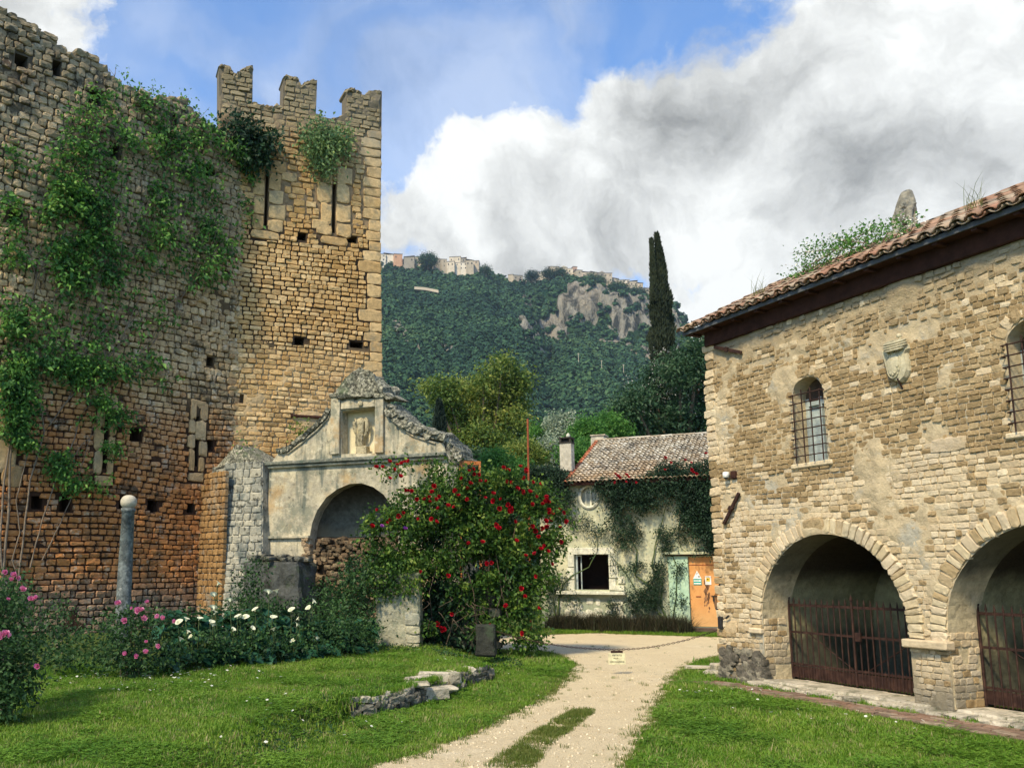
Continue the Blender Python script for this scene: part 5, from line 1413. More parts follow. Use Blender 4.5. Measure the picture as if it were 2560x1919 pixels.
SR = masonry(0, HL, 0, 5.45, solidR, lambda u, v: np.interp(v, [0, 2, 3, 4.5, 4.9, 5.6], [.072, .078, .076, .074, .08, .09]), lambda u, v: np.interp(v, [0, 3, 4.6, 5.6], [.125, .14, .125, .12]), clsR, depth=(.010, .028), gap=.009, jit=.14, rot=.025, wob=.045)
SR = [(u, v, w_ * (1 if c else 1.03), h * (1 if c else 1.02), d * (1.15 if c else .8), r + (random.uniform(-.15, .15) if v > 4.7 else 0), c, y) for u, v, w_, h, d, r, c, y in SR]
# arch rings
for A in (A1, A2):
    r = (A[1] - A[0]) / 2; cu = (A[0] + A[1]) / 2; a = -.06
    while a < math.pi + .06:
        da = random.uniform(.050, .105)
        if A is A1 and 1.46 < a < 1.70: da = .30; 
        m_ = a + da / 2; rr = r + VR / 2 + .005
        ln = VR * random.uniform(.9, 1.05)
        SR.append((cu + rr * math.cos(m_), A[2] + rr * math.sin(m_), da * rr * .94, ln, .04, -m_ + math.pi / 2, 3 if (A is A1 and 1.46 < a < 1.70) else 2, 0)); a += da
for w_ in win:      # worn surround of the arched windows
    r = (w_[1] - w_[0]) / 2; cu = (w_[0] + w_[1]) / 2
    for k in range(9):
        m_ = math.pi * (k + .5) / 9; rr = r + .09; SR.append((cu + rr * math.cos(m_), w_[3] + rr * math.sin(m_), .115, .15, .025, -m_ + math.pi / 2, 1 if k % 3 else 0, 0))
for (u, v, w2_, h2_) in bigs: SR.append((u, v, w2_, h2_, .03, 0, 0, 0)) if h2_ < .5 else None
place_stones(hall, W_R, SR, [M_RPALE, M_RBROWN, M_VOUS, M_RBROWN], top=300)
# quoin chips of the far corner
cs = []
z = .0
while z < 5.35:
    h = random.uniform(.09, .17); cs.append((random.uniform(-.02, .03), z + h / 2, random.uniform(.16, .3), h - .012, .05, 0, 0 if random.random() < .7 else 1, .01)); z += h
place_stones(hall, W_R, cs, [M_RPALE, M_RBROWN], top=0)
# imposts
MB().box((3.645, -.03, .825), (.62, .17, .11), bev=.02, jit=.006).build('impost', M_VOUS, hall)
MB().box((3.645, .28, .80), (.50, .6, .09), bev=.02).build('impost', M_VOUS, hall)
MB().box((.76, -.02, .815), (.26, .10, .09), bev=.02).build('impost', M_VOUS, hall)
# dark footing block at the corner
s_ = [(random.uniform(0, .86), random.uniform(.0, .5), random.uniform(.12, .26), random.uniform(.09, .18), .05, random.uniform(-.3, .3), 0, -.02) for _ in range(46)]
place_stones(hall, W_R, s_, [surface('lichened_footing_stone', [(.10, .09, .07), (.16, .14, .11), (.30, .27, .2)], tints=[(DARKL, .8, 'n', (4, .45, .6))], bump=.9)], var=VARR, top=40)
# reveal crack stones, jamb facing stones inside first arch
# masonry showing on the left jamb of each arch
for A in (A1, A2):
    jb_ = empty('jamb', (A[0], 0, 0), math.pi / 2); jb_.parent = hall
    S = []; z = .1
    while z < 1.5:
        h = random.uniform(.07, .11); x = .01
        while x < .52:
            w_ = random.uniform(.09, .19)
            if z < .95 and mnoise.noise(Vector((x * 3, z * 3, A[0]))) > -.25 and x + w_ < .56: S.append((x + w_ / 2, z + h / 2, w_ - .01, h - .01, .018, random.uniform(-.05, .05), 0 if random.random() < .8 else 1, 0))
            x += w_
        z += h
    place_stones(jb_, Wall(tuple(W_R.w(A[0], 0, 0)), W_R.a + math.pi / 2), S, [M_RPALE, M_RBROWN], top=60)
# vaulted room behind the arches
for A, nm in ((A1, 'a'), (A2, 'b')):
    r = (A[1] - A[0]) / 2 + .02; cu = (A[0] + A[1]) / 2; V_ = []; F_ = []; n = 24; D0, D1 = .55, 2.3
    prof = [(cu + r * 1.0, 0)] + [(cu + r * math.cos(math.pi * k / n), A[2] + r * math.sin(math.pi * k / n)) for k in range(n + 1)] + [(cu - r, 0)]
    ny = 8
    for j in range(ny + 1):
        yy = D0 + (D1 - D0) * j / ny
        for (a, b) in prof: k_ = .02 * mnoise.noise(Vector((a * 3, yy * 3, b * 3))); V_.append((a + k_, yy, b + k_))
    L_ = len(prof)
    for j in range(ny):
        for i in range(L_ - 1): F_.append((j * L_ + i, j * L_ + i + 1, (j + 1) * L_ + i + 1, (j + 1) * L_ + i))
    F_.append(tuple(range(ny * L_, (ny + 1) * L_)))
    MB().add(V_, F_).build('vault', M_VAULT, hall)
MB().box((3.7, 1.45, .05), (6.6, 1.8, .1)).build('vault_floor', M_SOIL, hall)
# rounded inner pier plaster patch with the long crack
def crack(pts): return MB().tube(pts, [.006] + [.014] * (len(pts) - 2) + [.004], 5)
crk = [(.86, .06, 1.02), (.862, .16, 1.12), (.862, .20, 1.30), (.875, .17, 1.48), (.93, .2, 1.62), (1.0, .32, 1.72), (1.06, .48, 1.80)]
crack(crk).build('crack', M_BLACK, hall)

# windows: reveal plug, frame, casement, glass, curtain, grille
wm_glass = bpy.data.materials.new('window_glass'); wm_glass.use_nodes = True; g_ = wm_glass.node_tree.nodes['Principled BSDF']
g_.inputs['Base Color'].default_value = (.05, .10, .11, 1); g_.inputs['Roughness'].default_value = .07; g_.inputs['Specular IOR Level'].default_value = .7
for wi, w_ in enumerate(win):
    a, b, c, d = w_; wd = b - a; r = wd / 2
    fr = MB().box((a + .03, .25, (c + d) / 2), (.06, .05, d - c)).box((b - .03, .25, (c + d) / 2), (.06, .05, d - c)).box(((a + b) / 2, .25, c + .03), (wd, .055, .06)).box(((a + b) / 2, .25, d - .08), (wd, .055, .06)).box(((a + b) / 2, .25, (c + d) / 2), (.05, .056, d - c))
    frame = fr.build('window_frame', M_BLUEF, hall)
    hp_ = archp(a, b, d - .05, d, 12); V_, F_ = slab([hp_], .24, .27)
    MB().add(V_, F_).build('lunette_board', surface('dark_lunette', [(.05, .03, .025), (.12, .09, .06)], mode='noise', bump=.1), frame)
    MB().box(((a + b) / 2 - wd * .25, .285, (c + d) / 2 - .03), (wd * .42, .02, d - c - .14)).build('pane', M_BLUEF, frame)
    MB().box(((a + b) / 2 + wd * .22, .285, (c + d) / 2 - .06), (wd * .44, .02, d - c - .2)).build('pane', wm_glass, frame)
    MB().box(((a + b) / 2, .50, (c + d) / 2 + .1), (wd, .02, d - c + .5)).build('dark_room', M_BLACK, frame)
    MB().box(((a + b) / 2, .02, c - .035), (wd + .2, .14, .07), bev=.015).build('window_sill', M_RPALE, hall)
    gr = empty('window_grille', (0, 0, 0)); gr.parent = hall
    nb = 4
    for k in range(nb):
        x = a + .05 + (wd - .06) * k / (nb - 1)
        MB().tube([(x, -.07, c + .0), (x, -.07, d + .12 - abs(k - 1.5) * .05)], .009, 6).build('bar', M_IRON, gr)
    zz_ = c + .10
    while zz_ < d + .05:
        MB().tube([(a - .03, .03, zz_), (a - .02, -.075, zz_), (b + .03, -.075, zz_), (b + .03, .03, zz_)], .009, 6).build('bar', M_IRON, gr); zz_ += .128
# gates
def gate(A, label, x0, x1):
    g = empty('iron_gate', (0, 0, 0)); g.parent = hall; g['label'] = label
    yb = .50; zb0, zt0 = .12, 1.33
    n = int((x1 - x0) / .105)
    for k in range(n + 1):
        x = x0 + (x1 - x0) * k / n; thick = k in (0, n // 2, n)
        h = zt0 - .03 * math.sin(math.pi * ((k / n * 2) % 1)) + (.0 if not thick else .05)
        rr = .018 if thick else .010
        MB().tube([(x, yb, zb0), (x, yb, h - .09), (x, yb, h - .075), (x, yb, h)], [rr, rr, rr * 1.5, .002], 6).build('bar', M_IRON, g)
        if not thick and k < n:     # short dog bars
            MB().tube([(x + (x1 - x0) / n / 2, yb, zb0), (x + (x1 - x0) / n / 2, yb, .33), (x + (x1 - x0) / n / 2, yb, .38)], [.008, .008, .001], 5).build('bar', M_IRON, g)
    for z_, h_ in ((.22, .16), (.33, .03), (.80, .03), (1.20, .035)): MB().box(((x0 + x1) / 2, yb + .014, z_), (x1 - x0, .02 if h_ < .1 else .012, h_)).build('rail', M_IRON, g)
    for s_ in (-1, 1):
        xm = (x0 + x1) / 2; MB().tube([(xm + s_ * (x1 - x0) * .38, yb + .03, .82), (xm + s_ * .12, yb + .03, .34)], .008, 5).build('brace', M_IRON, g)
    MB().box(((x0 + x1) / 2 + .05, yb - .03, .80), (.09, .04, .12), bev=.006).build('lock', M_IRON, g)
gate(A1, 'rusty spiked double gate closing the left arch', .91, 3.35); gate(A2, 'rusty spiked gate in the right arch at the edge of the photo', 3.94, 6.38)

# roof: boards, fascia, tiles
OV = .28; PI_ = math.atan(.5); RD = 2.6
MB().box((HL / 2, -.035, 5.575), (HL + .01, .09, .34), bev=.01).build('eaves_beam', M_WOOD, hall)
MB().box((HL / 2 - .13, -OV / 2 + .01, 5.655), (HL + .25, OV - .03, .025)).build('soffit_board', M_WOOD, hall)
for k in range(0, 17): MB().box((-.1 + k * .5, -.17, 5.625), (.07, .2, .04)).build('rafter_end', M_WOOD, hall)
def roofp(u, d, h): # d up the slope from the eave, h above the boards
    return (u, -OV + d * math.cos(PI_) - h * math.sin(PI_), 5.69 + d * math.sin(PI_) + h * math.cos(PI_))
A_ = [roofp(-.27, 0, 0), roofp(HL, 0, 0), roofp(HL, RD, 0), roofp(-.27, RD, 0)]; B_ = [roofp(-.27, 0, -.04), roofp(HL, 0, -.04), roofp(HL, RD, -.04), roofp(-.27, RD, -.04)]
MB().add(A_ + B_, [(0, 1, 2, 3), (7, 6, 5, 4), (0, 4, 5, 1), (1, 5, 6, 2), (2, 6, 7, 3), (3, 7, 4, 0)]).build('roof_boards', M_WOOD, hall)
MB().add([(u, -.02 + (3 - y) * 0, z) for u, y, z in []], [])
ridge_y = -OV + RD * math.cos(PI_); rz_ = 5.69 + RD * math.sin(PI_)
MB().add([(-.27, ridge_y, rz_), (HL, ridge_y, rz_), (HL, ridge_y + 2.4, rz_ - 1.2), (-.27, ridge_y + 2.4, rz_ - 1.2), (-.27, ridge_y, rz_ - .05), (HL, ridge_y, rz_ - .05), (HL, ridge_y + 2.4, rz_ - 1.25), (-.27, ridge_y + 2.4, rz_ - 1.25)], [(0, 1, 2, 3), (7, 6, 5, 4), (0, 4, 5, 1), (1, 5, 6, 2), (2, 6, 7, 3), (3, 7, 4, 0)]).build('rear_roof', M_TILE, hall)
MB().add([(0.0, .55, 5.74), (0, ridge_y, rz_ - .06), (0, ridge_y + 2.2, rz_ - 1.16), (0, 6, 5.74), (.3, .55, 5.74), (.3, ridge_y, rz_ - .06), (.3, ridge_y + 2.2, rz_ - 1.16), (.3, 6, 5.74)], [(0, 1, 2, 3), (4, 7, 6, 5), (0, 4, 5, 1), (1, 5, 6, 2), (2, 6, 7, 3), (0, 3, 7, 4)]).build('gable_infill', M_RMORT, hall)
MB().box((HL / 2 - .135, -OV - .01, 5.67), (HL + .27, .03, .06)).build('fascia_board', M_GUTTER, hall)
MB().box((-.255, .02, 5.76), (.03, .58, .09), rot=Matrix.Rotation(0, 3, 'X')).build('barge_board', M_WOOD, hall)


def tile_mesh(seed, w0=.5, w1=.42, th=.10, n=5):
    """unit barrel tile: length 1 along y (up the slope), width 1 across"""
    q = random.Random(seed); V = []; T = []
    for (y, wd) in ((0, w0), (1, w1)):
        for rr in (1, 1 - th * 2.2):
            for k in range(n + 1):
                a = math.pi * k / n; V.append((math.cos(a) * wd * rr, y + q.uniform(-.02, .02), math.sin(a) * wd * rr * .9))
    m = n + 1
    for k in range(n):
        T += [(k, k + 1, 2 * m + k + 1, 2 * m + k), (m + k, 3 * m + k, 3 * m + k + 1, m + k + 1), (k, m + k, m + k + 1, k + 1)]
    T += [(0, 2 * m, 3 * m, m), (n, m + n, 3 * m + n, 2 * m + n)]
    me = bpy.data.meshes.new('tile'); me.from_pydata(V, [], T); me.polygons.foreach_set('use_smooth', [True] * len(T)); me.materials.append(M_TILE)
    return me, V, T


TM = [tile_mesh(i) for i in range(5)]


def tile_field(parent, rows, frames, mats, top, rank):
    """frames: list of (matrix, mat index); nearest become parts, the rest one mesh"""
    L_ = sorted(frames, key=rank, reverse=True); V_ = []; F_ = []; MI = []
    for i, (M, c) in enumerate(L_):
        me, V, T = random.choice(TM)
        if i < top:
            o = bpy.data.objects.new('tile', me); col.objects.link(o); o.parent = parent; o.matrix_basis = M; o.material_slots[0].link = 'OBJECT'; o.material_slots[0].material = mats[c]
        else:
            o_ = len(V_); V_ += [tuple(M @ Vector(v)) for v in V]; F_ += [tuple(k + o_ for k in f) for f in T]; MI += [c] * len(T)
    if V_:
        me = bpy.data.meshes.new('small_tiles'); me.from_pydata(V_, [], F_); me.polygons.foreach_set('use_smooth', [True] * len(F_)); me.polygons.foreach_set('material_index', MI)
        for m_ in mats: me.materials.append(m_)
        o = link('small_tiles', me, parent); o['kind'] = 'stuff'


Bs = Matrix(((1, 0, 0), (0, math.cos(PI_), -math.sin(PI_)), (0, math.sin(PI_), math.cos(PI_)))).to_4x4()
cov_ = []; pan_ = []
u = -.25; 
while u < HL:
    for k in range(8):
        d = k * .33 - .06 + random.uniform(-.015, .015)
        if d > RD: continue
        cov_.append((Matrix.Translation(roofp(u + random.uniform(-.01, .01), d, .055 + random.uniform(0, .012))) @ Bs @ Matrix.Rotation(random.uniform(-.05, .05), 4, 'Z') @ Matrix.Rotation(-.055, 4, 'X') @ Matrix.Diagonal((.185, .42, .15, 1)), 0))
        pan_.append((Matrix.Translation(roofp(u + .10, d, .085)) @ Bs @ Matrix.Rotation(math.pi, 4, 'Y') @ Matrix.Diagonal((.17, .42, .12, 1)), 0))
    u += .20
tile_field(hall, 0, cov_, [M_TILE], 290, lambda f: -(f[0].translation.y * 3 - f[0].translation.x * 0 + max(0, f[0].translation.x - 5.8) * 9))
tile_field(hall, 0, pan_, [M_TILE], 0, lambda f: 0)
for k in range(20):
    M = Matrix.Translation((-.4 + k * .42, ridge_y, rz_ + .03)) @ Matrix.Rotation(-math.pi / 2, 4, 'Z') @ Matrix.Diagonal((.24, .48, .18, 1)); 
    o = bpy.data.objects.new('ridge_tile', random.choice(TM)[0]); col.objects.link(o); o.parent = hall; o.matrix_basis = M

# iron tie anchors on the wall
def anchor(p0, p1, label):
    (a, b), (c, d) = p0, p1; m_ = MB(); L_ = math.hypot(c - a, d - b); an = math.atan2(d - b, c - a)
    m_.box(((a + c) / 2, -.06, (b + d) / 2), (L_, .035, .055), rot=Matrix.Rotation(-an, 3, 'Y'), bev=.005)
    m_.box(((a + c) / 2, -.085, (b + d) / 2), (.07, .03, .085), rot=Matrix.Rotation(-an, 3, 'Y'), bev=.005).box(((a + c) / 2, -.02, (b + d) / 2), (.03, .09, .03))
    m_.build('wall_anchor', M_IRON, hall, label=label)
anchor(W_R.uv(1793, 868), W_R.uv(1861, 882), 'rusty iron anchor bar under the eaves'); anchor(W_R.uv(1855, 1232), W_R.uv(1817, 1310), 'rusty slanting anchor bar above the arch springing')

# security camera
u, v = W_R.uv(1833, 1188)
scm = empty('security_camera', tuple(W_R.w(u, -.03, v)), W_R.a, label='small white dome security camera on a brown wall box near the hall corner', category='security camera')
MB().box((.06, 0, 0), (.11, .08, .12), bev=.01).build('wall_box', M_WOOD, scm)
MB().lathe([(.02, .05), (.05, .045), (.055, 0), (.05, -.035), (.02, -.05)], 18, c=(-.06, -.06, .01)).build('housing', M_WHITE, scm, smooth=True)
MB().lathe([(.035, -.03), (.03, -.055), (.012, -.07)], 14, c=(-.06, -.065, .01)).build('dome', M_BLK2, scm, smooth=True)
# black junction box with cables at the corner, insulator and chain hook
u, v = W_R.uv(1815, 1556)
jb = empty('junction_box', tuple(W_R.w(u - .06, -.05, v)), W_R.a, label='black junction box with looping cables on the hall corner above the grass', category='junction box')
MB().box((0, 0, 0), (.075, .07, .19), bev=.006).build('box_body', M_BLK2, jb)
for k in range(4):
    MB().tube([(-.02 - k * .004, .02, .09), (-.10 - k * .02, .04, .22), (-.13 - k * .025, .05, .38), (-.07 - k * .01, .04, .52), (.0, .02, .56 + k * .02)], .006, 5).build('cable', M_BLK2, jb)
MB().tube([(.04, -.01, .04), (.16, -.02, .09)], .006, 5).tube([(.15, -.02, .08), (.21, -.02, .115)], .018, 8).build('insulator', M_BLK2, jb)

# chain with its hanging notice
ca = Vector((p2r.location.x + .2, p2r.location.y + .1, .62)); cbp = W_R.w(.0, -.05, .80)
cs_ = atY(1541, 1624, 15.2)
chain = empty('barrier_chain', tuple(cs_), 0, label='thin rusty chain sagging across the gravel path from the dark pillar to the hall corner', category='chain')
P_ = []
for k in range(41):
    f = k / 40; p = ca.lerp(cbp, f); p.z -= 0
    P_.append(p)
# fit the sag so the low point hangs where the notice is
fm = (cs_.x - ca.x) / (cbp.x - ca.x); zl = ca.z + (cbp.z - ca.z) * fm
for k in range(41):
    f = k / 40; g_ = 1 - ((f - fm) / (fm if f < fm else 1 - fm)) ** 2; P_[k].z -= (zl - cs_.z) * g_
lk = MB().lathe([(0.006, 0)], 4) if 0 else None
mlk = bpy.data.meshes.new('link'); tm = MB(); tm.tube([(math.cos(a) * .026, math.sin(a) * .012, 0) for a in np.linspace(0, 2 * math.pi, 11)], .0045, 4, False)
mlk.from_pydata(tm.v, [], tm.f); mlk.materials.append(M_IRON)
dist = 0; acc = [0]
for a_, b_ in zip(P_[:-1], P_[1:]): acc.append(acc[-1] + (b_ - a_).length)
nl_ = int(acc[-1] / .043); VC = []; FC = []
for k in range(nl_):
    s = k * .043; i = min(39, int(np.searchsorted(acc, s, 'right')) - 1); f = (s - acc[i]) / (acc[i + 1] - acc[i]); p = P_[i].lerp(P_[i + 1], f); d = (P_[i + 1] - P_[i]).normalized()
    M = Matrix.Translation(p - cs_) @ d.to_track_quat('X', 'Z').to_matrix().to_4x4() @ Matrix.Rotation(math.pi / 2 * (k % 2), 4, 'X')
    o_ = len(VC); VC += [tuple(M @ Vector(v)) for v in tm.v]; FC += [tuple(q + o_ for q in f2) for f2 in tm.f]
o = MB().add(VC, FC).build('links', M_IRON, chain); o['kind'] = 'stuff'
sg = empty('notice_board', tuple(cs_ + Vector((0, -.02, -.13))), .04, label='small cream notice board hanging from the chain over the path', category='sign')
MB().box((0, 0, -.01), (.29, .012, .19), bev=.002).build('board', M_SIGN, sg)
MB().box((-.0, -.001, .105), (.20, .02, .035)).build('chain_clamp', M_IRON, sg)
def text(s, size, loc, parent, mat, rotx=90, name='lettering', ax='CENTER'):
    cu = bpy.data.curves.new(name, 'FONT'); cu.body = s; cu.size = size; cu.align_x = ax; cu.align_y = 'CENTER'; cu.extrude = .0008
    tmp = bpy.data.objects.new('tmp', cu); me = bpy.data.meshes.new_from_object(tmp); me.materials.clear(); me.materials.append(mat)
    o = link(name, me, parent); o.location = loc; o.rotation_euler = (rad(rotx), 0, 0); bpy.data.objects.remove(tmp); bpy.data.curves.remove(cu); return o
text('VIETATO', .042, (0, -.009, .045), sg, M_PRINT); text('ALLA', .036, (-.02, -.009, 0), sg, M_PRINT); text('CIRCOLAZIONE', .034, (0, -.009, -.06), sg, M_PRINT)

# coat of arms
u0, v0 = W_R.uv(2252, 900)
arms = empty('coat_of_arms', tuple(W_R.w(u0, 0, v0)), W_R.a, label='carved stone coat of arms with a crown, fixed high on the hall wall', category='coat of arms')
AU = lambda x, y: ((lambda p: (p[0] - u0, p[1] - v0))(W_R.uv(2140 + x * .1206, 800 + y * .1206)))
sh_o = [AU(*p) for p in [(600, 650), (1000, 560), (1110, 500), (1150, 590), (1110, 680), (1150, 850), (1165, 1050), (1110, 1200), (1010, 1300), (870, 1280), (740, 1170), (690, 980), (640, 780)]]
def relief(outline, y0, y1, inset, name, mat, parent):
    c = (sum(p[0] for p in outline) / len(outline), sum(p[1] for p in outline) / len(outline)); n = len(outline); V = []
    for k, (yy, s) in enumerate(((y0, 1), ((y0 + y1) / 2, 1.0), (y1, 1 - inset), (y1 - .012 if inset > .1 else y1, 1 - inset * 2))):
        V += [(c[0] + (a - c[0]) * s, yy, c[1] + (b - c[1]) * s) for a, b in outline]
    V.append((c[0], y1 - .03, c[1])); F2 = []
    for k in range(3):
        for i in range(n): F2.append((k * n + i, k * n + (i + 1) % n, (k + 1) * n + (i + 1) % n, (k + 1) * n + i))
    F2 += [(3 * n + i, 3 * n + (i + 1) % n, 4 * n) for i in range(n)]
    return MB().add(V, F2).build(name, mat, parent)
relief(sh_o, 0, -.09, .10, 'scroll_frame', M_ARMS, arms)
ov = [AU(740 + 0, 900)]
oc = AU(900, 930); oo = [(oc[0] + .095 * math.cos(a) + .02 * math.sin(a), oc[1] + .175 * math.sin(a)) for a in np.linspace(0, 2 * math.pi, 25)[:-1]]
MB().tube([(a, -.105, b) for a, b in oo + oo[:1]], .010, 6, False).build('oval_rim', M_ARMS, arms)
relief(oo, -.05, -.12, .14, 'oval_field', M_ARMS, arms)
q = random.Random(4); m_ = MB()
for k in range(16):
    a = q.uniform(0, 6.28); rr = q.random() ** .5; p = (oc[0] + .07 * rr * math.cos(a), oc[1] + .14 * rr * math.sin(a))
    m_.lathe([(.004, -.01), (.014, 0), (.012, .01), (.003, .014)], 6, c=(0, 0, 0)); nV = 24
    for j in range(len(m_.v) - nV, len(m_.v)): x, y, z = m_.v[j]; m_.v[j] = (x * q.uniform(.7, 1.4) + p[0], -.125 - z * .8, y * 1.3 + p[1])
m_.build('carved_charges', M_ARMS, arms)
cc_ = AU(800, 530); cc_ = (cc_[0] + .085, cc_[1] - .075); cr_ = []
for (k, rr, h) in ((0, .130, .0), (1, .150, .03), (2, .155, .06), (3, .150, .09)):
    MB().tube([(cc_[0] + rr * math.cos(a), -.10 + -.085 * math.sin(a), cc_[1] + h - .030 * math.sin(a)) for a in np.linspace(0, 2 * math.pi, 25)], .013, 6, False).build('crown_band', M_ARMS, arms)
MB().lathe([(.115, .03), (.135, .06), (.14, .10)], 24, c=(cc_[0], -.10, cc_[1]), sy=.55).build('crown_cap', M_ARMS, arms)
pb = AU(995, 340); MB().tube([(AU(1030, 470)[0], -.09, AU(1030, 470)[1]), (pb[0] + .01, -.09, pb[1])], [.012, .012], 6).lathe([(.002 + .03 * math.sin(math.pi * k / 8), -.03 * math.cos(math.pi * k / 8)) for k in range(9)], 10, c=(pb[0], -.09, pb[1])).build('crown_finial', M_ARMS, arms)
a_ = AU(975, 1220); b_ = AU(1003, 1430); MB().tube([(a_[0], -.10, a_[1]), (b_[0], -.03, b_[1])], [.012, .010], 6).build('iron_pin', M_IRON, arms)

# seated animal statue on the roof
base = atY(2262, 562, 12.6); lion = empty('lion_statue', (base.x, base.y, base.z - .10), W_R.a + .1, label='worn stone seated lion statue with rounded head, on the hall roof above the flowers', category='statue')
def skinbody(name, verts, edges, radii, mat, parent, sub=2):
    me = bpy.data.meshes.new(name); me.from_pydata(verts, edges, []); o = link(name, me, parent, mat)
    m_ = o.modifiers.new('skin', 'SKIN'); 
    for i, r_ in enumerate(radii): me.skin_vertices[0].data[i].radius = (r_, r_) if not hasattr(r_, '__len__') else r_
    me.skin_vertices[0].data[0].use_root = True
    s_ = o.modifiers.new('sub', 'SUBSURF'); s_.levels = s_.render_levels = sub
    tx = bpy.data.textures.new(name, 'CLOUDS'); tx.noise_scale = .08; dm = o.modifiers.new('wear', 'DISPLACE'); dm.texture = tx; dm.strength = .02; dm.mid_level = .5
    return o
bw = bpy.data.objects
skinbody('lion_body', [(-.03, .02, .20), (.02, .0, .34), (.06, 0, .46), (.075, 0, .57), (.06, -.01, .62), (.11, -.04, .28), (.115, -.05, .14), (.118, -.06, .0), (.11, .07, .28), (.115, .07, .14), (.12, .06, .0), (-.09, -.05, .12), (-.08, -.09, .02), (-.02, -.11, .0), (-.09, .08, .12), (-.08, .10, .02), (-.02, .11, .0)],
         [(0, 1), (1, 2), (2, 3), (3, 4), (2, 5), (5, 6), (6, 7), (2, 8), (8, 9), (9, 10), (0, 11), (11, 12), (12, 13), (0, 14), (14, 15), (15, 16)],
         [.12, .135, .125, .105, .06, .055, .042, .045, .055, .042, .045, .09, .06, .04, .09, .06, .04], M_LION, lion)
MB().box((0, 0, -.10), (.42, .34, .24), bev=.02).build('plinth', M_LION, lion)

# paving along the hall foot
pv_ = empty('brick_paving', tuple(W_R.w(0, -.5, 0)), W_R.a, kind='structure')
V_, F_ = [], []
MB().box((HL / 2 + .05, .10, -.01), (HL + .2, .9, .05)).build('bedding', M_SOIL, pv_)
bk = []
bm0 = [];
for i in range(6):
    m0 = MB().box((0, 0, 0), (1, 1, 1), bev=.06, jit=.03); me = bpy.data.meshes.new('brick'); me.from_pydata(m0.v, [], m0.f); me.materials.append(M_PAVE); bm0.append(me)
n = 0
for r_ in range(5):
    x = .15 + (r_ % 2) * .1 + max(0, (r_ - 2) * 0)
    while x < HL:
        ln = random.uniform(.17, .23)
        if not (r_ == 4 and x > 20):
            o = bpy.data.objects.new('brick', random.choice(bm0)); col.objects.link(o); o.parent = pv_; o.location = (x + ln / 2, -.24 + r_ * .105 + random.uniform(-.008, .008), .014 + random.uniform(-.008, .008)); o.scale = (ln - .012, .095, .05); o.rotation_euler = (random.uniform(-.05, .05), random.uniform(-.03, .03), random.uniform(-.05, .05)); n += 1
        x += ln
kerb = empty('kerb_stones', tuple(W_R.w(0, -.16, 0)), W_R.a, label='irregular pale mossy kerb stones along the foot of the hall wall', category='kerb')
x = .75
while x < HL:
    ln = random.uniform(.14, .34)
    put(kerb, 'stone', sh, (x + ln / 2, random.uniform(-.03, .03), .045), (ln, .11 * random.uniform(.8, 1.2), .09 * random.uniform(.6, 1.2)), random.uniform(-.1, .1), M_KERB); x += ln
st_ = empty('threshold_stones', tuple(W_R.w(0, 0, 0)), W_R.a, label='raised pale threshold stones under the gated arches', category='threshold')
x = .9
while x < 6.6:
    ln = random.uniform(.2, .42)
    if not 3.36 < x < 3.9: MB().box((x + ln / 2, .18, .06), (ln - .01, .55, .11), bev=.02, jit=.008).build('stone', M_KERB, st_)
    x += ln
ks = empty('corner_slabs', tuple(ground(1765, 1680)), 0, label='flat pale stone slabs lying in the grass beside the hall corner', category='stone slabs')
k0 = Vector(ground(1765, 1680))
for (px, py, d_, rz) in [(1752, 1674, (.55, .14, .07), -.05), (1785, 1690, (.3, .22, .10), -.5), (1797, 1678, (.24, .2, .14), .2), (1812, 1695, (.3, .2, .06), -.3)]:
    MB().box((0, 0, 0), d_, bev=.02, jit=.012).build('slab', M_KERB, ks).matrix_basis = Matrix.Translation(Vector(ground(px, py)) - k0 + Vector((0, 0, d_[2] / 2))) @ Matrix.Rotation(rz, 4, 'Z')

# ================================================================== the house at the end of the path
hu = W_H.uv
house = empty('tile_roofed_house', tuple(W_H.O), W_H.a, label='low mint tinged plaster house with a bleached tile roof, half covered in ivy', category='house')
ez = hu(1420, 1212)[1]; uA = hu(1352, 1400)[0]; uE0 = hu(1416, 1205)[0]; uEnd = 6.6
wa = hu(1438, 1473); wb_ = hu(1521, 1385); da = hu(1728, 1566); db = hu(1806, 1390); oc_ = hu(1473, 1241); orx = (hu(1495, 1241)[0] - hu(1451, 1241)[0]) / 2; orz = (hu(1473, 1215)[1] - hu(1473, 1267)[1]) / 2
oval = [(oc_[0] + orx * math.cos(a), oc_[1] + orz * math.sin(a)) for a in np.linspace(0, 2 * math.pi, 25)[:-1]]
V_, F_ = slab([rectp(uA, uEnd, -.1, ez)] + [rectp(wa[0], wb_[0], wa[1], wb_[1]), rectp(da[0], db[0], da[1], db[1]), oval], 0, .35)
MB().add(V_, F_).build('wall', M_HPLAS, house)
MB().box((uA + .15, 3.4, ez / 2 - .05), (.3, 6.1, ez)).build('side_wall', M_HPLAS, house)
MB().box(((wa[0] + wb_[0]) / 2, .9, (wa[1] + wb_[1]) / 2), (1.6, .04, 1.6)).build('dark_interior', M_BLACK, house)
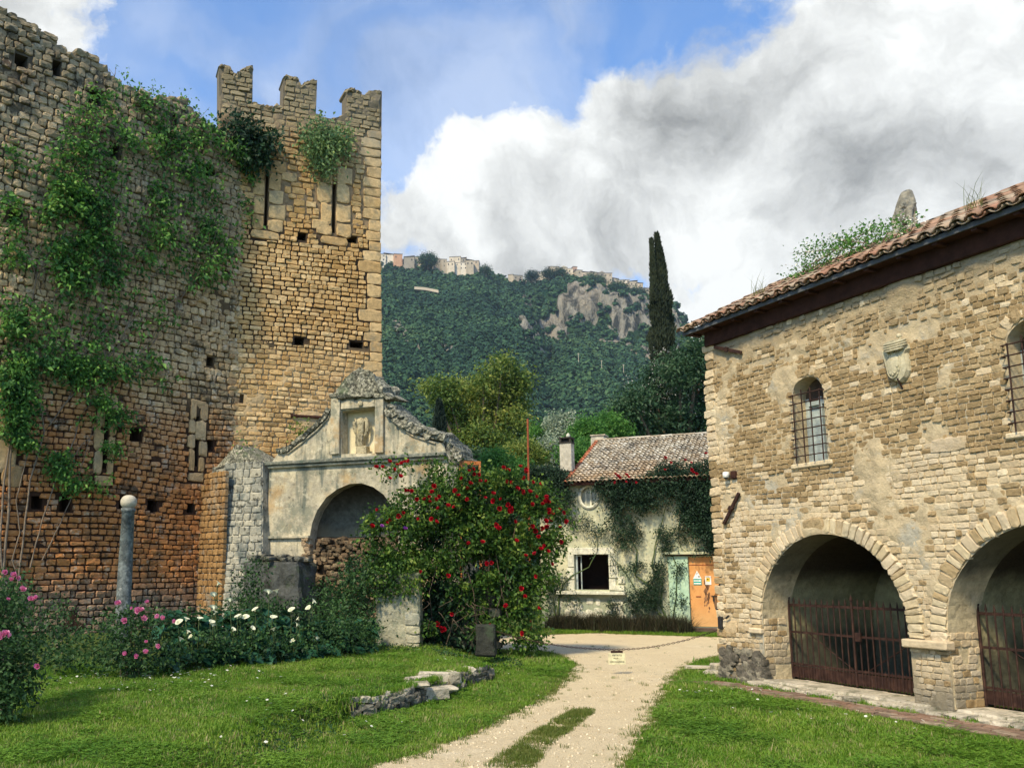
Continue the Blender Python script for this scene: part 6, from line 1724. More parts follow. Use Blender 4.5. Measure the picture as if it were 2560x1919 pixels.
# window: stone blocks round a dark opening, shutter folded in, sill
fr_ = MB()
ww_ = wb_[0] - wa[0]; wh_ = wb_[1] - wa[1]
wf = empty('window', (wa[0], 0, wa[1])); wf.parent = house
for (x, z, w_, h_) in [(ww_ / 2, wh_ + .10, ww_ + .36, .2), (-.10, wh_ * .82, .19, .36), (-.12, wh_ * .46, .23, .33), (-.10, wh_ * .12, .19, .30), (ww_ + .10, wh_ * .84, .20, .32), (ww_ + .14, wh_ * .5, .27, .34), (ww_ + .10, wh_ * .15, .20, .32), (ww_ + .36, wh_ * .28, .2, .2), (ww_ + .3, wh_ * .05, .26, .15)]:
    MB().box((x, -.012, z), (w_, .07, h_), bev=.01).build('stone', M_WFRAME, wf)
MB().box((ww_ / 2 - .02, -.08, -.09), (ww_ + 1.0, .26, .10), bev=.015).build('sill', M_WFRAME, wf)
MB().box((.04, .12, wh_ / 2), (.05, .05, wh_)).box((.15, .2, wh_ / 2), (.03, .03, wh_)).box((.10, .16, wh_ - .03), (.12, .04, .04)).build('shutter_frame', M_BLUEF, wf)
# oval window
owm = empty('oval_window', (oc_[0], 0, oc_[1])); owm.parent = house
MB().tube([(orx * 1.07 * math.cos(a), -.02, orz * 1.07 * math.sin(a)) for a in np.linspace(0, 2 * math.pi, 33)], .05, 6, False).build('frame', M_WFRAME, owm)
V_, F_ = slab([[(orx * math.cos(a), orz * math.sin(a)) for a in np.linspace(0, 2 * math.pi, 25)[:-1]]], .12, .14)
MB().add(V_, F_).build('pane', surface('dusty_pane', [(.30, .32, .27), (.40, .41, .34)], mode='noise', nscale=3, bump=0, rough=.25), owm)
MB().box((.02, .10, 0), (.05, .03, orz * 1.9)).box((-.13, .11, -.02), (.03, .02, orz * 1.5)).build('mullion', M_WFRAME, owm)
# plinth stones below the window and pale ashlar to its right
stp = [(random.uniform(wa[0] - .5, wb_[0] + .7), random.uniform(.25, .85), random.uniform(.12, .3), random.uniform(.10, .2), .02, random.uniform(-.2, .2), 0, 0) for _ in range(46)]
place_stones(house, W_H, stp, [M_WFRAME], var=VARR, top=46)
# mint surround, lintel band, orange door
ms0 = hu(1674, 1500)[0]
MB().box(((ms0 + da[0]) / 2, -.025, (db[1] + .05) / 2), (da[0] - ms0 - .01, .05, db[1] + .05), bev=.01).build('door_surround', M_MINT, house)
lb = hu(1664, 1382); MB().box(((lb[0] + uEnd) / 2, -.08, db[1] + .09), (uEnd - lb[0], .2, .07), bev=.01).build('lintel_ledge', M_HPLAS, house)
MB().box(((lb[0] + uEnd) / 2, -.05, db[1] + .035), (uEnd - lb[0], .12, .04)).build('painted_ledge_shadow', M_WOOD, house)  # dark strip standing in for the shadow under the ledge
dw, dh = db[0] - da[0], db[1] - da[1]
door = MB().box(((da[0] + db[0]) / 2, .06, (da[1] + db[1]) / 2), (dw - .02, .05, dh - .02), bev=.006).build('door', M_ODOOR, house)
MB().box(((da[0] + db[0]) / 2, .032, da[1] + dh * .88), (dw - .02, .012, .02)).build('door_seam', M_RUST, door)
MB().box((da[0] + dw * .68, .0, da[1] + dh * .40), (.03, .06, .14), bev=.008).box((da[0] + dw * .70, .02, da[1] + dh * .44), (.15, .02, .02)).build('door_handle', M_PRINT, door)
MB().box((da[0] + dw * .25, .025, da[1] + dh * .43), (.13, .02, .02)).build('bolt', M_RUST, door)
stn = [];
q = random.Random(9); m_ = MB()
for k in range(36):
    f = q.random(); x = da[0] + dw * (.50 + q.gauss(0, .05)); z = da[1] + dh * (.66 - f * .44); s = .02 + .05 * q.random() * (1 - f)
    m_.add([(x - s, .0335, z), (x, .0335, z - s * 2.2), (x + s * .8, .0335, z + s * .3), (x, .0335, z + s * 1.8)], [(0, 1, 2, 3)])
m_.build('rust_stain', surface('rust_stain', [(.20, .10, .05), (.28, .15, .08)], mode='noise', bump=0), door)
MB().box(((da[0] + db[0]) / 2, -.05, da[1] - .07), (dw + .1, .3, .12), bev=.02).build('door_step', surface('dark_step', [(.07, .045, .035), (.11, .08, .06)], mode='noise'), house)
# notices on the door
sA = hu(1743, 1444); 
def onwall(px, py, off=0.0): p = hu(px, py); return W_H.w(p[0], off, p[1])
n1 = empty('warning_notice', tuple(onwall(1743, 1446, .025)), W_H.a, label='white triangle warning notice with a teal panel below, on the orange door', category='sign')
k_ = (hu(1754, 1446)[0] - hu(1733, 1446)[0]) / 21.0
w2 = 10.5 * k_
MB().add([(-w2, -.004, 0), (w2, -.004, 0), (0, -.004, 21 * k_), (-w2, .008, 0), (w2, .008, 0), (0, .008, 21 * k_)], [(0, 1, 2), (3, 5, 4), (0, 3, 4, 1), (1, 4, 5, 2), (2, 5, 3, 0)]).build('triangle_panel', M_WHITE, n1)
MB().box((0, .002, -8 * k_), (w2 * 2 - .01, .012, 15 * k_)).build('teal_panel', M_TEAL, n1)
MB().box((0, -.006, -5 * k_), (w2 * 1.7, .004, 2.6 * k_)).build('text_line', M_WHITE, n1); MB().box((0, -.006, -12 * k_), (w2 * 1.7, .004, 2.6 * k_)).build('text_line', M_WHITE, n1)
MB().lathe([(.001, 0), (.022, .001), (.001, .002)], 14).build('black_symbol', M_PRINT, n1).matrix_basis = Matrix.Translation((w2 * .42, -.005, 5.5 * k_)) @ Matrix.Rotation(rad(90), 4, 'X')
MB().box((0, -.006, 13 * k_), (.012, .003, 3 * k_)).build('symbol_stroke', M_PRINT, n1)
MB().tube([(-.035 + .03 * math.cos(a), -.006, 6 * k_ + .03 * math.sin(a)) for a in np.linspace(0, 2 * math.pi, 17)], .003, 4, False).build('symbol_ring', surface('faint_pink_print', [(.55, .38, .36), (.6, .42, .4)], mode='noise', bump=0), n1)
n2 = empty('surveillance_notice', tuple(onwall(1770, 1450, .025)), W_H.a, label='white and yellow upright camera warning notice on the orange door', category='sign')
MB().box((0, 0, 0), (15 * k_, .01, 22 * k_), bev=.002).build('panel', M_WHITE, n2)
MB().box((0, -.007, 2 * k_), (9 * k_, .004, 9.5 * k_), rot=Matrix.Rotation(.06, 3, 'Y')).build('yellow_panel', M_YEL, n2)
MB().box((-.01, -.010, 3 * k_), (.055, .003, .022), rot=Matrix.Rotation(.5, 3, 'Y')).box((-.015, -.010, 1.6 * k_), (.012, .003, .03), rot=Matrix.Rotation(-.3, 3, 'Y')).build('camera_symbol', M_PRINT, n2)
text('ATTENZIONE', .030, (0, -.008, 8.7 * k_), n2, M_PRINT)
for z in (-5, -6.6, -8.2): MB().box((0, -.006, z * k_), (11 * k_, .002, .35 * k_)).build('text_line', surface('grey_print', [(.4, .42, .42), (.45, .46, .46)], mode='noise', bump=0), n2)

# roof: find the depth that puts the ridge where the photo has it
E0 = (uE0, -.35, ez + .02)
def wpx(u, y, z): return proj(W_H.w(u, y, z))
best = None
for d in np.arange(2.0, 9.0, .05):
    for z in np.arange(ez + .5, ez + 4, .02):
        x, y, _ = wpx(uE0 + .02, d, z); e = abs(x - 1490) + abs(y - 1106)
        if best is None or e < best[0]: best = (e, d, z)
RDH, RZH = best[1], best[2]
SL_ = math.hypot(RDH + .35, RZH - ez); PH = math.atan2(RZH - ez, RDH + .35)
Bh = Matrix(((1, 0, 0), (0, math.cos(PH), -math.sin(PH)), (0, math.sin(PH), math.cos(PH)))).to_4x4()
def rp(u, d, h): return (u, -.35 + d * math.cos(PH) - h * math.sin(PH), ez + .02 + d * math.sin(PH) + h * math.cos(PH))
MB().add([rp(uE0, 0, 0), rp(uEnd, 0, 0), rp(uEnd, SL_, 0), rp(uE0, SL_, 0), rp(uE0, 0, -.08), rp(uEnd, 0, -.08), rp(uEnd, SL_, -.08), rp(uE0, SL_, -.08)], [(0, 1, 2, 3), (7, 6, 5, 4), (0, 4, 5, 1), (1, 5, 6, 2), (2, 6, 7, 3), (3, 7, 4, 0)]).build('roof_boards', M_WOOD, house)
MB().add([rp(uE0, SL_, 0), rp(uEnd, SL_, 0), (uEnd, RDH * 2, ez), (uE0, RDH * 2, ez)], [(0, 1, 2, 3)]).build('rear_roof', M_TILEP, house)
MB().add([(uE0 + .25, .3, ez - .02), (uE0 + .25, RDH, RZH - .1), (uE0 + .25, RDH * 2, ez - .02), (uE0 + .5, .3, ez - .02), (uE0 + .5, RDH, RZH - .1), (uE0 + .5, RDH * 2, ez - .02)], [(0, 1, 2), (3, 5, 4), (0, 3, 4, 1), (1, 4, 5, 2), (0, 2, 5, 3)]).build('gable', M_HPLAS, house)
ht = []; n_rows = 20; rl = SL_ / n_rows; u = uE0 + .06; ci = 0
while u < uEnd:
    for k in range(n_rows):
        d = k * rl - .05 + random.uniform(-.02, .02)
        ht.append((Matrix.Translation(rp(u + random.uniform(-.006, .006), d, .03 + random.uniform(0, .010))) @ Bh @ Matrix.Rotation(random.uniform(-.05, .05), 4, 'Z') @ Matrix.Rotation(-.13, 4, 'X') @ Matrix.Diagonal((.13, rl * 1.12, .14, 1)), 1 if ci < 1 else 0))
    u += .132; ci += 1
tile_field(house, 0, ht, [M_TILEP, M_TILER], 300, lambda f: -abs(f[0].translation.x - 2.3) * .6 - f[0].translation.y * .5)
u = uE0
while u < uEnd:
    M = Matrix.Translation((u + .4, RDH - .0, RZH + .05)) @ Matrix.Rotation(math.pi / 2, 4, 'Z') @ Matrix.Diagonal((.22, .42, .16, 1))
    o = bpy.data.objects.new('ridge_tile', random.choice(TM)[0]); col.objects.link(o); o.parent = house; o.matrix_basis = M; o.material_slots[0].link = 'OBJECT'; o.material_slots[0].material = M_TILEP; u += .36
# chimneys
def chim(px0, px1, pyb, pyt, off, label, capped):
    a = W_H.uv(px0, pyb, off); b = W_H.uv(px1, pyt, off); w_ = b[0] - a[0]; h = b[1] - a[1]
    c = empty('chimney', ((a[0] + b[0]) / 2, off, a[1])); c.parent = house; c['label'] = label
    if capped:
        MB().box((0, w_ / 2, h * .41), (w_ * .9, w_ * .9, h * .82), bev=.012).build('stack', M_CHIM, c)
        m_ = MB()
        for sx in (-1, 1):
            for sy in (-1, 1): m_.box((sx * w_ * .38, w_ / 2 + sy * w_ * .38, h * .89), (.06, .06, h * .14))
        m_.box((0, w_ / 2, h * .97), (w_, w_, .05), bev=.01).box((0, w_ / 2, h * .83), (w_, w_, .04)).box((-w_ * .12, w_ / 2, h * .9), (w_ * .5, w_ * .5, h * .12)).build('cap', M_PRINT, c)
        MB().lathe([(.02, 0), (.06, .03), (.065, .08), (.04, .13), (.01, .16)], 12, c=(.05, w_ / 2, h * .98)).build('finial', M_WFRAME, c, smooth=True)
    else:
        MB().box((0, w_ / 2, h * .5), (w_ * .95, w_ * .95, h), bev=.015).build('stack', M_CHIM, c); MB().box((.02, w_ / 2, h + .02), (w_ * 1.1, w_ * 1.1, .05), bev=.01).build('cap', M_TILEP, c)
chim(1398, 1428, 1178, 1090, .35, 'slim rendered chimney with a dark cap at the left end of the roof', True)
chim(1476, 1510, 1115, 1088, RDH + .1, 'squat chimney behind the ridge', False)

# rusty pole and orange frame behind the rose
pp = atY(1322, 1300, 25.2); tp = atY(1319, 1047, 25.2)
tag(MB().tube([(0, 0, 0), (tp.x - pp.x, 0, tp.z)], [.035, .028], 8).build('rusty_pole', M_RUST), 'thin rusty pole standing behind the climbing rose, left of the house', 'pole').location = (pp.x, pp.y, 0)
fp = atY(1152, 1180, 21.5); rf = empty('rusted_frame', (fp.x, fp.y, 0), .1, label='orange rusted metal frame behind the rose, right of the pediment', category='frame')
ft = atY(1152, 1153, 21.5).z
MB().box((0, 0, ft / 2), (.07, .05, ft), bev=.006).build('post', M_ORUST, rf); MB().box((.25, 0, ft - .04), (.5, .05, .09), bev=.006).build('rail', M_ORUST, rf); MB().box((.47, 0, ft / 2), (.05, .04, ft - .06)).build('post', M_ORUST, rf)

# ================================================================== greenery
def PB(px, py, rpx, Y, ky=1.0, kz=1.0):
    p = atY(px, py, Y); r = rpx / FPX * Y; return (p.x, p.y, p.z, r, r * ky, r * kz)


def stems_obj(name, paths, mat, parent, n=5):
    m_ = MB()
    for pts, r0, r1 in paths:
        pts = [Vector(p) for p in pts]; P = []
        for i in range(len(pts) - 1):
            for k in range(4):
                f = k / 4; a, b = pts[i], pts[i + 1]; P.append(a.lerp(b, f) + Vector((mnoise.noise(a * 3 + Vector((k, 0, 0))), mnoise.noise(b * 3 + Vector((0, k, 0))), 0)) * .02 * (1 if k else 0))
        P.append(pts[-1]); rr = [r0 + (r1 - r0) * i / (len(P) - 1) for i in range(len(P))]
        m_.tube(P, rr, n, False)
    return m_.build(name, mat, parent, smooth=True)


def tree(name, label, cat, base, trunk_r, blobs, per, leaf, mat, group=None, shell=.45, bias=(0, 0, .25), bark=None):
    base = Vector(base); r_ = empty(name, tuple(base), 0, label=label, category=cat, group=group)
    top = max(blobs, key=lambda b: b[2]); cx = sum(b[0] for b in blobs) / len(blobs); cz = sum(b[2] for b in blobs) / len(blobs); cy = sum(b[1] for b in blobs) / len(blobs)
    loc = [(b[0] - base.x, b[1] - base.y, b[2] - base.z, b[3], b[4], b[5]) for b in blobs]
    fork = Vector(((cx - base.x) * .5, (cy - base.y) * .5, (cz - base.z) * .45))
    MB().tube([(0, 0, -.2), fork * .5, fork], [trunk_r, trunk_r * .8, trunk_r * .6], 9).build('trunk', bark or M_TRUNK, r_, smooth=True)
    stems_obj('limbs', [([fork * .9, fork.lerp(Vector(b[:3]), .55) + Vector((0, 0, .1)), Vector(b[:3])], trunk_r * .45, trunk_r * .08) for b in loc], bark or M_TRUNK, r_, 6)
    sub = []
    for b in loc:
        for _ in range(9):
            d = Vector((random.gauss(0, 1), random.gauss(0, 1), random.gauss(.25, 1))).normalized(); k = random.uniform(.55, .92); s = random.uniform(.26, .46)
            sub.append((b[0] + d.x * b[3] * k, b[1] + d.y * b[4] * k, b[2] + d.z * b[5] * k, b[3] * s, b[4] * s, b[5] * s * .85))
    P, D, S = blobleaves(sub, per * .85, leaf, bias, .35); P2, D2, S2 = blobleaves(loc, per * .22, leaf, bias, .1)
    leafobj('crown', np.vstack([P, P2]), np.vstack([D, D2]), np.concatenate([S, S2]) * 1.3, mat, r_, True); return r_


tree('yellow_green_tree', 'tall yellow green tree with an uneven crown, before the wooded hill', 'tree', (atY(1215, 1400, 55).x, 55, 0), .4,
     [PB(*b, 55 + random.uniform(-1.5, 1.5), 1.0, .9) for b in [(1256, 922, 40), (1288, 962, 40), (1262, 985, 46), (1208, 968, 34), (1176, 990, 44), (1118, 985, 40), (1078, 968, 24), (1230, 1030, 58), (1160, 1050, 50), (1120, 1040, 34), (1272, 1070, 52), (1200, 1110, 62), (1130, 1105, 40), (1262, 1130, 50), (1302, 1010, 22)]], 1250, .17, L_YTREE)
for (px, py, r_, Y, m_, lab, nm, per, lf) in [
    (1240, 1150, 40, 34, L_GTREE, 'bright light green bush just right of the rusted frame', 'leafy_bush', 2520, .09), (1180, 1165, 42, 37, L_DTREE, 'mid green bush behind the pediment end', 'leafy_bush', 2160, .10),
    (1310, 1125, 52, 40, L_YTREE, 'soft olive green bush around the rusty pole', 'leafy_bush', 2280, .10), (1380, 1130, 42, 42, L_OLIVE, 'grey green bush just left of the house chimney', 'leafy_bush', 2160, .10),
    (1408, 1065, 36, 46, L_OLIVE, 'silvery leaved tree above the chimney', 'silver_tree', 2300, .11), (1470, 1078, 40, 44, L_GTREE, 'fresh green tree behind the house ridge chimney', 'green_tree', 2300, .11),
    (1530, 1058, 42, 47, L_GTREE, 'fresh green tree left of the big dark tree', 'green_tree', 2300, .11), (1350, 1085, 34, 52, L_GTREE, 'green treetop between yellow tree and silver tree', 'green_tree', 2300, .12),
    (1090, 1130, 40, 42, L_DTREE, 'dusky green bush seen over the sloping coping', 'leafy_bush', 2160, .10), (1440, 1130, 36, 38, L_GTREE, 'green bush behind the house gable between the chimneys', 'leafy_bush', 2160, .10), (1290, 1190, 46, 36, L_GTREE, 'green bush behind the top of the rose', 'leafy_bush', 2160, .09)]:
    blobs = [PB(px + random.uniform(-.5, .5) * r_, py + random.uniform(-.35, .5) * r_, r_ * random.uniform(.5, .8), Y + random.uniform(-.5, .5), 1, .85) for _ in range(6)] + [PB(px, py + r_ * .6, r_ * .9, Y)]
    blobs.append(PB(px, 1240, r_ * .95, Y, 1, 1.7))
    tree(nm, lab, 'bush' if 'bush' in nm else 'tree', (atY(px, 1400, Y).x, Y, 0), .12, blobs, per, lf, m_, 'trees and bushes behind the house')
dk = tree('flowering_dark_tree', 'big dark tree with pale blossom tips, behind the house and beside the cypress', 'tree', (atY(1690, 1400, 50).x, 50, 0), .5,
     [PB(*b, 50 + random.uniform(-2, 2), 1.0, .85) for b in [(1588, 1010, 50), (1560, 1050, 42), (1630, 965, 52), (1672, 1010, 70), (1640, 1060, 60), (1700, 935, 62), (1745, 888, 48), (1765, 850, 34), (1770, 960, 70), (1790, 1040, 70), (1720, 1060, 70), (1600, 1080, 50), (1840, 900, 60), (1860, 1000, 70)]], 1300, .16, L_DTREE)
P, D, S = blobleaves([PB(*b, 49.4, 1.0, .85) for b in [(1588, 1005, 50), (1630, 960, 52), (1700, 925, 62), (1745, 878, 48), (1765, 842, 34), (1770, 950, 70), (1672, 1000, 66)]], 90, .11, (0, 0, .8), .95)
P = P - np.array(dk.location); leafobj('blossoms', P, D, S, L_BLOSSOM, dk, True)


def cypress(name, label, Y, prof, mat, leaf=.16, n=9000, tips=()):
    """prof: (px centre, py, half width px) from top to foot"""
    b = atY(prof[-1][0], 1400, Y); r_ = empty(name, (b.x, Y, 0), 0, label=label, category='tree')
    ys = [p[1] for p in prof]; P = []; D = []
    for _ in range(n):
        py = ys[0] + (ys[-1] - ys[0]) * R.random() ** .85; c = np.interp(py, ys, [p[0] for p in prof]); hw = np.interp(py, ys, [p[2] for p in prof])
        a = R.random() * 6.28; q = atY(c, py, Y); w_ = hw / FPX * Y * (.86 + .42 * mnoise.noise(Vector((math.cos(a) * 1.8, math.sin(a) * 1.8, q.z * .8))) + .2 * mnoise.noise(Vector((math.cos(a) * 4, math.sin(a) * 4, q.z * 2.4)))) * R.uniform(.60, 1.18)
        P.append((q.x + math.cos(a) * w_ - b.x, math.sin(a) * w_, q.z)); D.append((math.cos(a) * .28 + R.normal() * .22, math.sin(a) * .28 + R.normal() * .22, 1.0))
    zt = atY(0, ys[0], Y).z; q0 = atY(prof[0][0], ys[0], Y)
    MB().tube([(0, 0, -.2), (0, 0, zt * .5), (q0.x - b.x, 0, zt * .97)], [.22, .16, .02], 8).build('trunk', M_TRUNK, r_)
    m_ = MB(); pf = [(np.interp(y, ys, [p[2] for p in prof]) / FPX * Y * .62, atY(0, y, Y).z) for y in np.linspace(ys[-1], ys[0] + 6, 24)]
    leafobj('crown', P, D, R.uniform(.7, 1.5, len(P)) * leaf * 1.6, mat, r_, True, asp=.35, droop=0); return r_


cy = cypress('tall_cypress', 'tall slim dark cypress with a forked tip, rising above everything beside the hall', 62, [(1641, 588, 2), (1648, 640, 7), (1652, 700, 14), (1652, 760, 25), (1655, 840, 29), (1657, 900, 30), (1658, 1050, 28)], L_CYP, .17, 26000)
b = cy.location; P = []; D = []
for _ in range(5200):
    f = R.random(); py = 606 + (760 - 606) * f; q = atY(1626 + 8 * f, py, 62); w_ = (2 + 7 * f) / FPX * 62 * R.uniform(.7, 1.05); a = R.random() * 6.28
    P.append((q.x + math.cos(a) * w_ - b.x, math.sin(a) * w_ - .3, q.z)); D.append((math.cos(a) * .25 + R.normal() * .2, math.sin(a) * .25, 1))
leafobj('second_tip', P, D, R.uniform(.7, 1.4, len(P)) * .25, L_CYP, cy, True, asp=.35, droop=0)
cypress('small_cypress', 'small dark cypress at the left foot of the yellow green tree', 46, [(1097, 1005, 2), (1098, 1030, 9), (1099, 1060, 14), (1100, 1130, 15)], L_CYPD, .13, 5000)

# creeper on the castle wall
def sprays(wall, polys, outr, leaf, nleaf=16, L=.5, thr=-.12, ns=1.1, down=.1, seed=0):
    P = []; D = []; S = []
    U, In = wall.U, wall.In
    for poly, n in polys:
        xs = [p[0] for p in poly]; ys = [p[1] for p in poly]
        for _ in range(n):
            px, py = random.uniform(min(xs), max(xs)), random.uniform(min(ys), max(ys))
            if not pip(px, py, poly): continue
            u, v = wall.uv(px, py)
            if v < .1: continue
            if mnoise.noise(Vector((u * ns + seed, v * ns, 5.5))) + .45 * mnoise.noise(Vector((u * ns * 2.7, v * ns * 2.7, 1.5 + seed))) < thr: continue
            o = random.uniform(.05, outr * .5); b = wall.w(u, -o, v)
            a = random.uniform(0, 2 * math.pi); d = U * math.cos(a) * .8 + Vector((0, 0, math.sin(a) * .6 - down)) - In * random.uniform(.15, .9); d.normalize(); l = L * random.uniform(.5, 1.3)
            for k in range(nleaf):
                f = (k + .5) / nleaf; p = b + d * l * f + Vector((random.gauss(0, 1), random.gauss(0, 1), random.gauss(0, .7) - f * f * 1.2)) * leaf * .8
                P.append(tuple(p)); e = d * .5 + Vector((random.gauss(0, 1), random.gauss(0, 1) - .3, random.gauss(0, .5) - .25)); D.append(tuple(e)); S.append(leaf * random.uniform(.6, 1.35))
    return np.array(P), np.array(D), np.array(S)


z13 = lambda *L: [z1(*p) for p in L]; z33 = lambda *L: [z3(*p) for p in L]
cpoly = [(z13((150, 850), (235, 620), (290, 480), (380, 410), (520, 375), (640, 430), (700, 470), (760, 560), (860, 540), (960, 590), (1040, 700), (1095, 800), (1085, 920), (1040, 1090), (960, 1240), (820, 1240), (740, 1450), (660, 1560), (560, 1655), (160, 1655), (150, 1300), (190, 1000)), 2700),
         (z13((480, 360), (640, 400), (760, 560), (900, 560), (1090, 700), (1080, 900), (900, 1240), (760, 1100), (560, 1000), (500, 700)), 900),
         (z13((150, 830), (330, 800), (560, 900), (600, 1150), (420, 1300), (230, 1200)), 1000),
         (z13((0, 780), (60, 880), (110, 1150), (130, 1657), (0, 1657)), 420), (z13((20, 665), (95, 665), (95, 745), (20, 745)), 60), (z13((500, 320), (640, 385), (940, 540), (900, 570), (560, 440)), 150)]
cpoly2 = [(z33((0, 0), (110, 0), (120, 200), (70, 290), (0, 330)), 260), (z33((120, 0), (520, 0), (480, 60), (330, 120), (240, 60)), 240), (z33((270, 170), (400, 130), (540, 260), (430, 250), (330, 250)), 170), (z33((190, 370), (320, 370), (300, 460), (430, 490), (400, 530), (260, 515), (190, 450)), 170), (z33((420, 340), (470, 350), (460, 390)), 25), (z33((60, 310), (110, 310), (105, 370), (60, 360)), 30), (z33((600, 0), (660, 60), (700, 100), (640, 140)), 40)]
creep = empty('wall_creeper', tuple(W_L.w(-5.6, -.35, LAWN)), 0, label='leafy creeper climbing over most of the castle wall on bare twisted stems', category='creeper')
_cp = [(p, int(n * .85)) for p, n in cpoly]
P1_, D1_, S1_ = sprays(W_L, _cp, .5, .115, 7, .36, .12, 2.0)
_q = sprays(W_L, [(p, int(n * .3)) for p, n in cpoly], .9, .125, 11, .5, .10, 1.0, seed=4)
P1_, D1_, S1_ = np.vstack([P1_, _q[0]]), np.vstack([D1_, _q[1]]), np.concatenate([S1_, _q[2]])
P2_, D2_, S2_ = sprays(W_L, cpoly2, .7, .095, 14, .36, -.6)
leafobj('foliage', np.vstack([P1_, P2_]) - np.array(creep.location), np.vstack([D1_, D2_]), np.concatenate([S1_, S2_]), L_CREEP, creep, True, asp=.62, droop=.3)
SP = []
def wp(px, py, o=.12): u, v = W_L.uv(px, py, -o); return W_L.w(u, -o, max(v, 0)) - Vector(creep.location)
for L_, r0, r1 in [([(0, 1500), (20, 1300), (25, 1150), (40, 1000), (60, 850), (90, 700), (110, 560)], .07, .02), ([(40, 1490), (60, 1330), (75, 1200), (110, 1080), (170, 1000), (235, 930), (300, 860), (390, 760)], .055, .015),
                   ([(75, 1420), (105, 1300), (140, 1200), (185, 1100), (200, 1040), (250, 980), (330, 900)], .04, .012), ([(10, 1500), (0, 1350), (10, 1200), (30, 1080), (20, 900)], .06, .03), ([(105, 1400), (150, 1310), (180, 1240), (200, 1180), (235, 1060)], .03, .01),
                   ([(110, 1080), (95, 960), (100, 850), (150, 700), (190, 560), (220, 430), (260, 300)], .035, .012), ([(235, 930), (200, 840), (215, 760), (260, 650), (330, 560), (400, 440)], .03, .01), ([(300, 860), (350, 740), (420, 640), (490, 600), (560, 540)], .025, .01),
                   ([(60, 1490), (30, 1400), (50, 1330), (40, 1250), (70, 1130)], .035, .02), ([(170, 1000), (200, 920), (270, 700), (275, 600)], .03, .01), ([(330, 900), (380, 850), (420, 760), (500, 700)], .02, .008), ([(150, 1190), (205, 1110), (240, 1080)], .02, .008), ([(90, 700), (70, 600), (80, 470), (75, 380)], .025, .008), ([(260, 650), (330, 700), (430, 680), (520, 640), (570, 560)], .02, .008)]:
    SP.append(([wp(*p) for p in L_], r0 * .5, r1 * .6))
for _ in range(260):
    px, py = random.uniform(90, 600), random.uniform(280, 1150); 
    if not pip(px, py, cpoly[0][0]): continue
    a = random.uniform(-.6, 1.0); l = random.uniform(40, 110); SP.append(([wp(px, py, .1), wp(px + l * .5 * math.sin(a), py - l * .5, .3), wp(px + l * math.sin(a) * 1.1, py - l, .35)], .012, .004))
stems_obj('stems', SP, M_STEM, creep)

def ontower(px, py, rpx, o=.25, ky=.6, kz=1.0):
    u, v = W_T.uv(px, py, -o); p = W_T.w(u, -o, v); r = rpx / FPX * p.y; return (p.x, p.y, p.z, r, r * ky, r * kz)
for nm, lab, bl, m_, lf, per in [('tower_ivy', 'dark green ivy bunch on the tower below its left battlement', [ontower(*a) for a in [(600, 330, 26), (632, 345, 30), (625, 385, 30), (660, 365, 24), (590, 300, 18), (640, 410, 22), (575, 345, 18), (680, 350, 14)]], L_CREEPD, .11, 6000),
                                 ('tower_shrub', 'pale grey green shrub hanging on the tower between the right battlements', [ontower(*a) for a in [(790, 345, 30), (830, 350, 32), (810, 390, 32), (850, 335, 18), (775, 370, 18), (815, 425, 22), (795, 310, 14), (860, 375, 16)]], L_CAPER, .09, 6500),
                                 ('wall_top_bush', 'small green bush growing low on the far left of the castle wall', [PB(30, 405, 22, 21.2)], L_CREEP, .09, 2500)]:
    o0 = Vector(bl[0][:3]); r_ = empty(nm, tuple(o0), 0, label=lab, category='shrub'); P, D, S = blobleaves(bl, per, lf, (0, -.2, -.1), .5); leafobj('foliage', P - np.array(o0), D, S * 1.3, m_, r_, True)
    stems_obj('stems', [([Vector((0, .3, -.1)), (Vector(b[:3]) - o0) * .6, Vector(b[:3]) - o0], .02, .006) for b in bl], M_STEM, r_)
# weeds and sprigs on ledges
for px, py, W__, lab in [(605, 1120, W_N, 'green weed tuft on the left end of the cornice'), (290, 195, W_L, 'thin leafy sprig sticking up from the top of the castle wall'), (375, 240, W_L, 'leafy sprig on the crest of the castle wall, second from the left'), (485, 300, W_L, 'leafy sprig on the wall crest nearest the tower')]:
    u, v = W__.uv(px, py); p = W__.w(u, .1, v - .1); r_ = empty('wall_sprig', tuple(p), 0, label=lab, category='plant', group='plants rooted on the ruins')
    P, D, S = blobleaves([(0, 0, .25, .22, .2, .22)], 900, .09, (0, 0, .3), .3); leafobj('leaves', P, D, S, L_CREEP, r_, True)
    stems_obj('stems', [([(0, 0, -.3), (random.uniform(-.1, .1), 0, .1), (random.uniform(-.25, .25), 0, .42)], .01, .004) for _ in range(4)], M_STEM, r_)
u, v = W_T.uv(735, 1075); p = W_N.w(W_N.uv(735, 1080)[0], .5, W_N.uv(735, 1080)[1])
r_ = empty('yellow_bush', tuple(p), 0, label='yellow green bush behind the left coping of the pediment', category='bush'); P, D, S = blobleaves([(0, 0, 0, .35, .3, .4)], 2000, .09); leafobj('leaves', P, D, S, L_YTREE, r_, True)

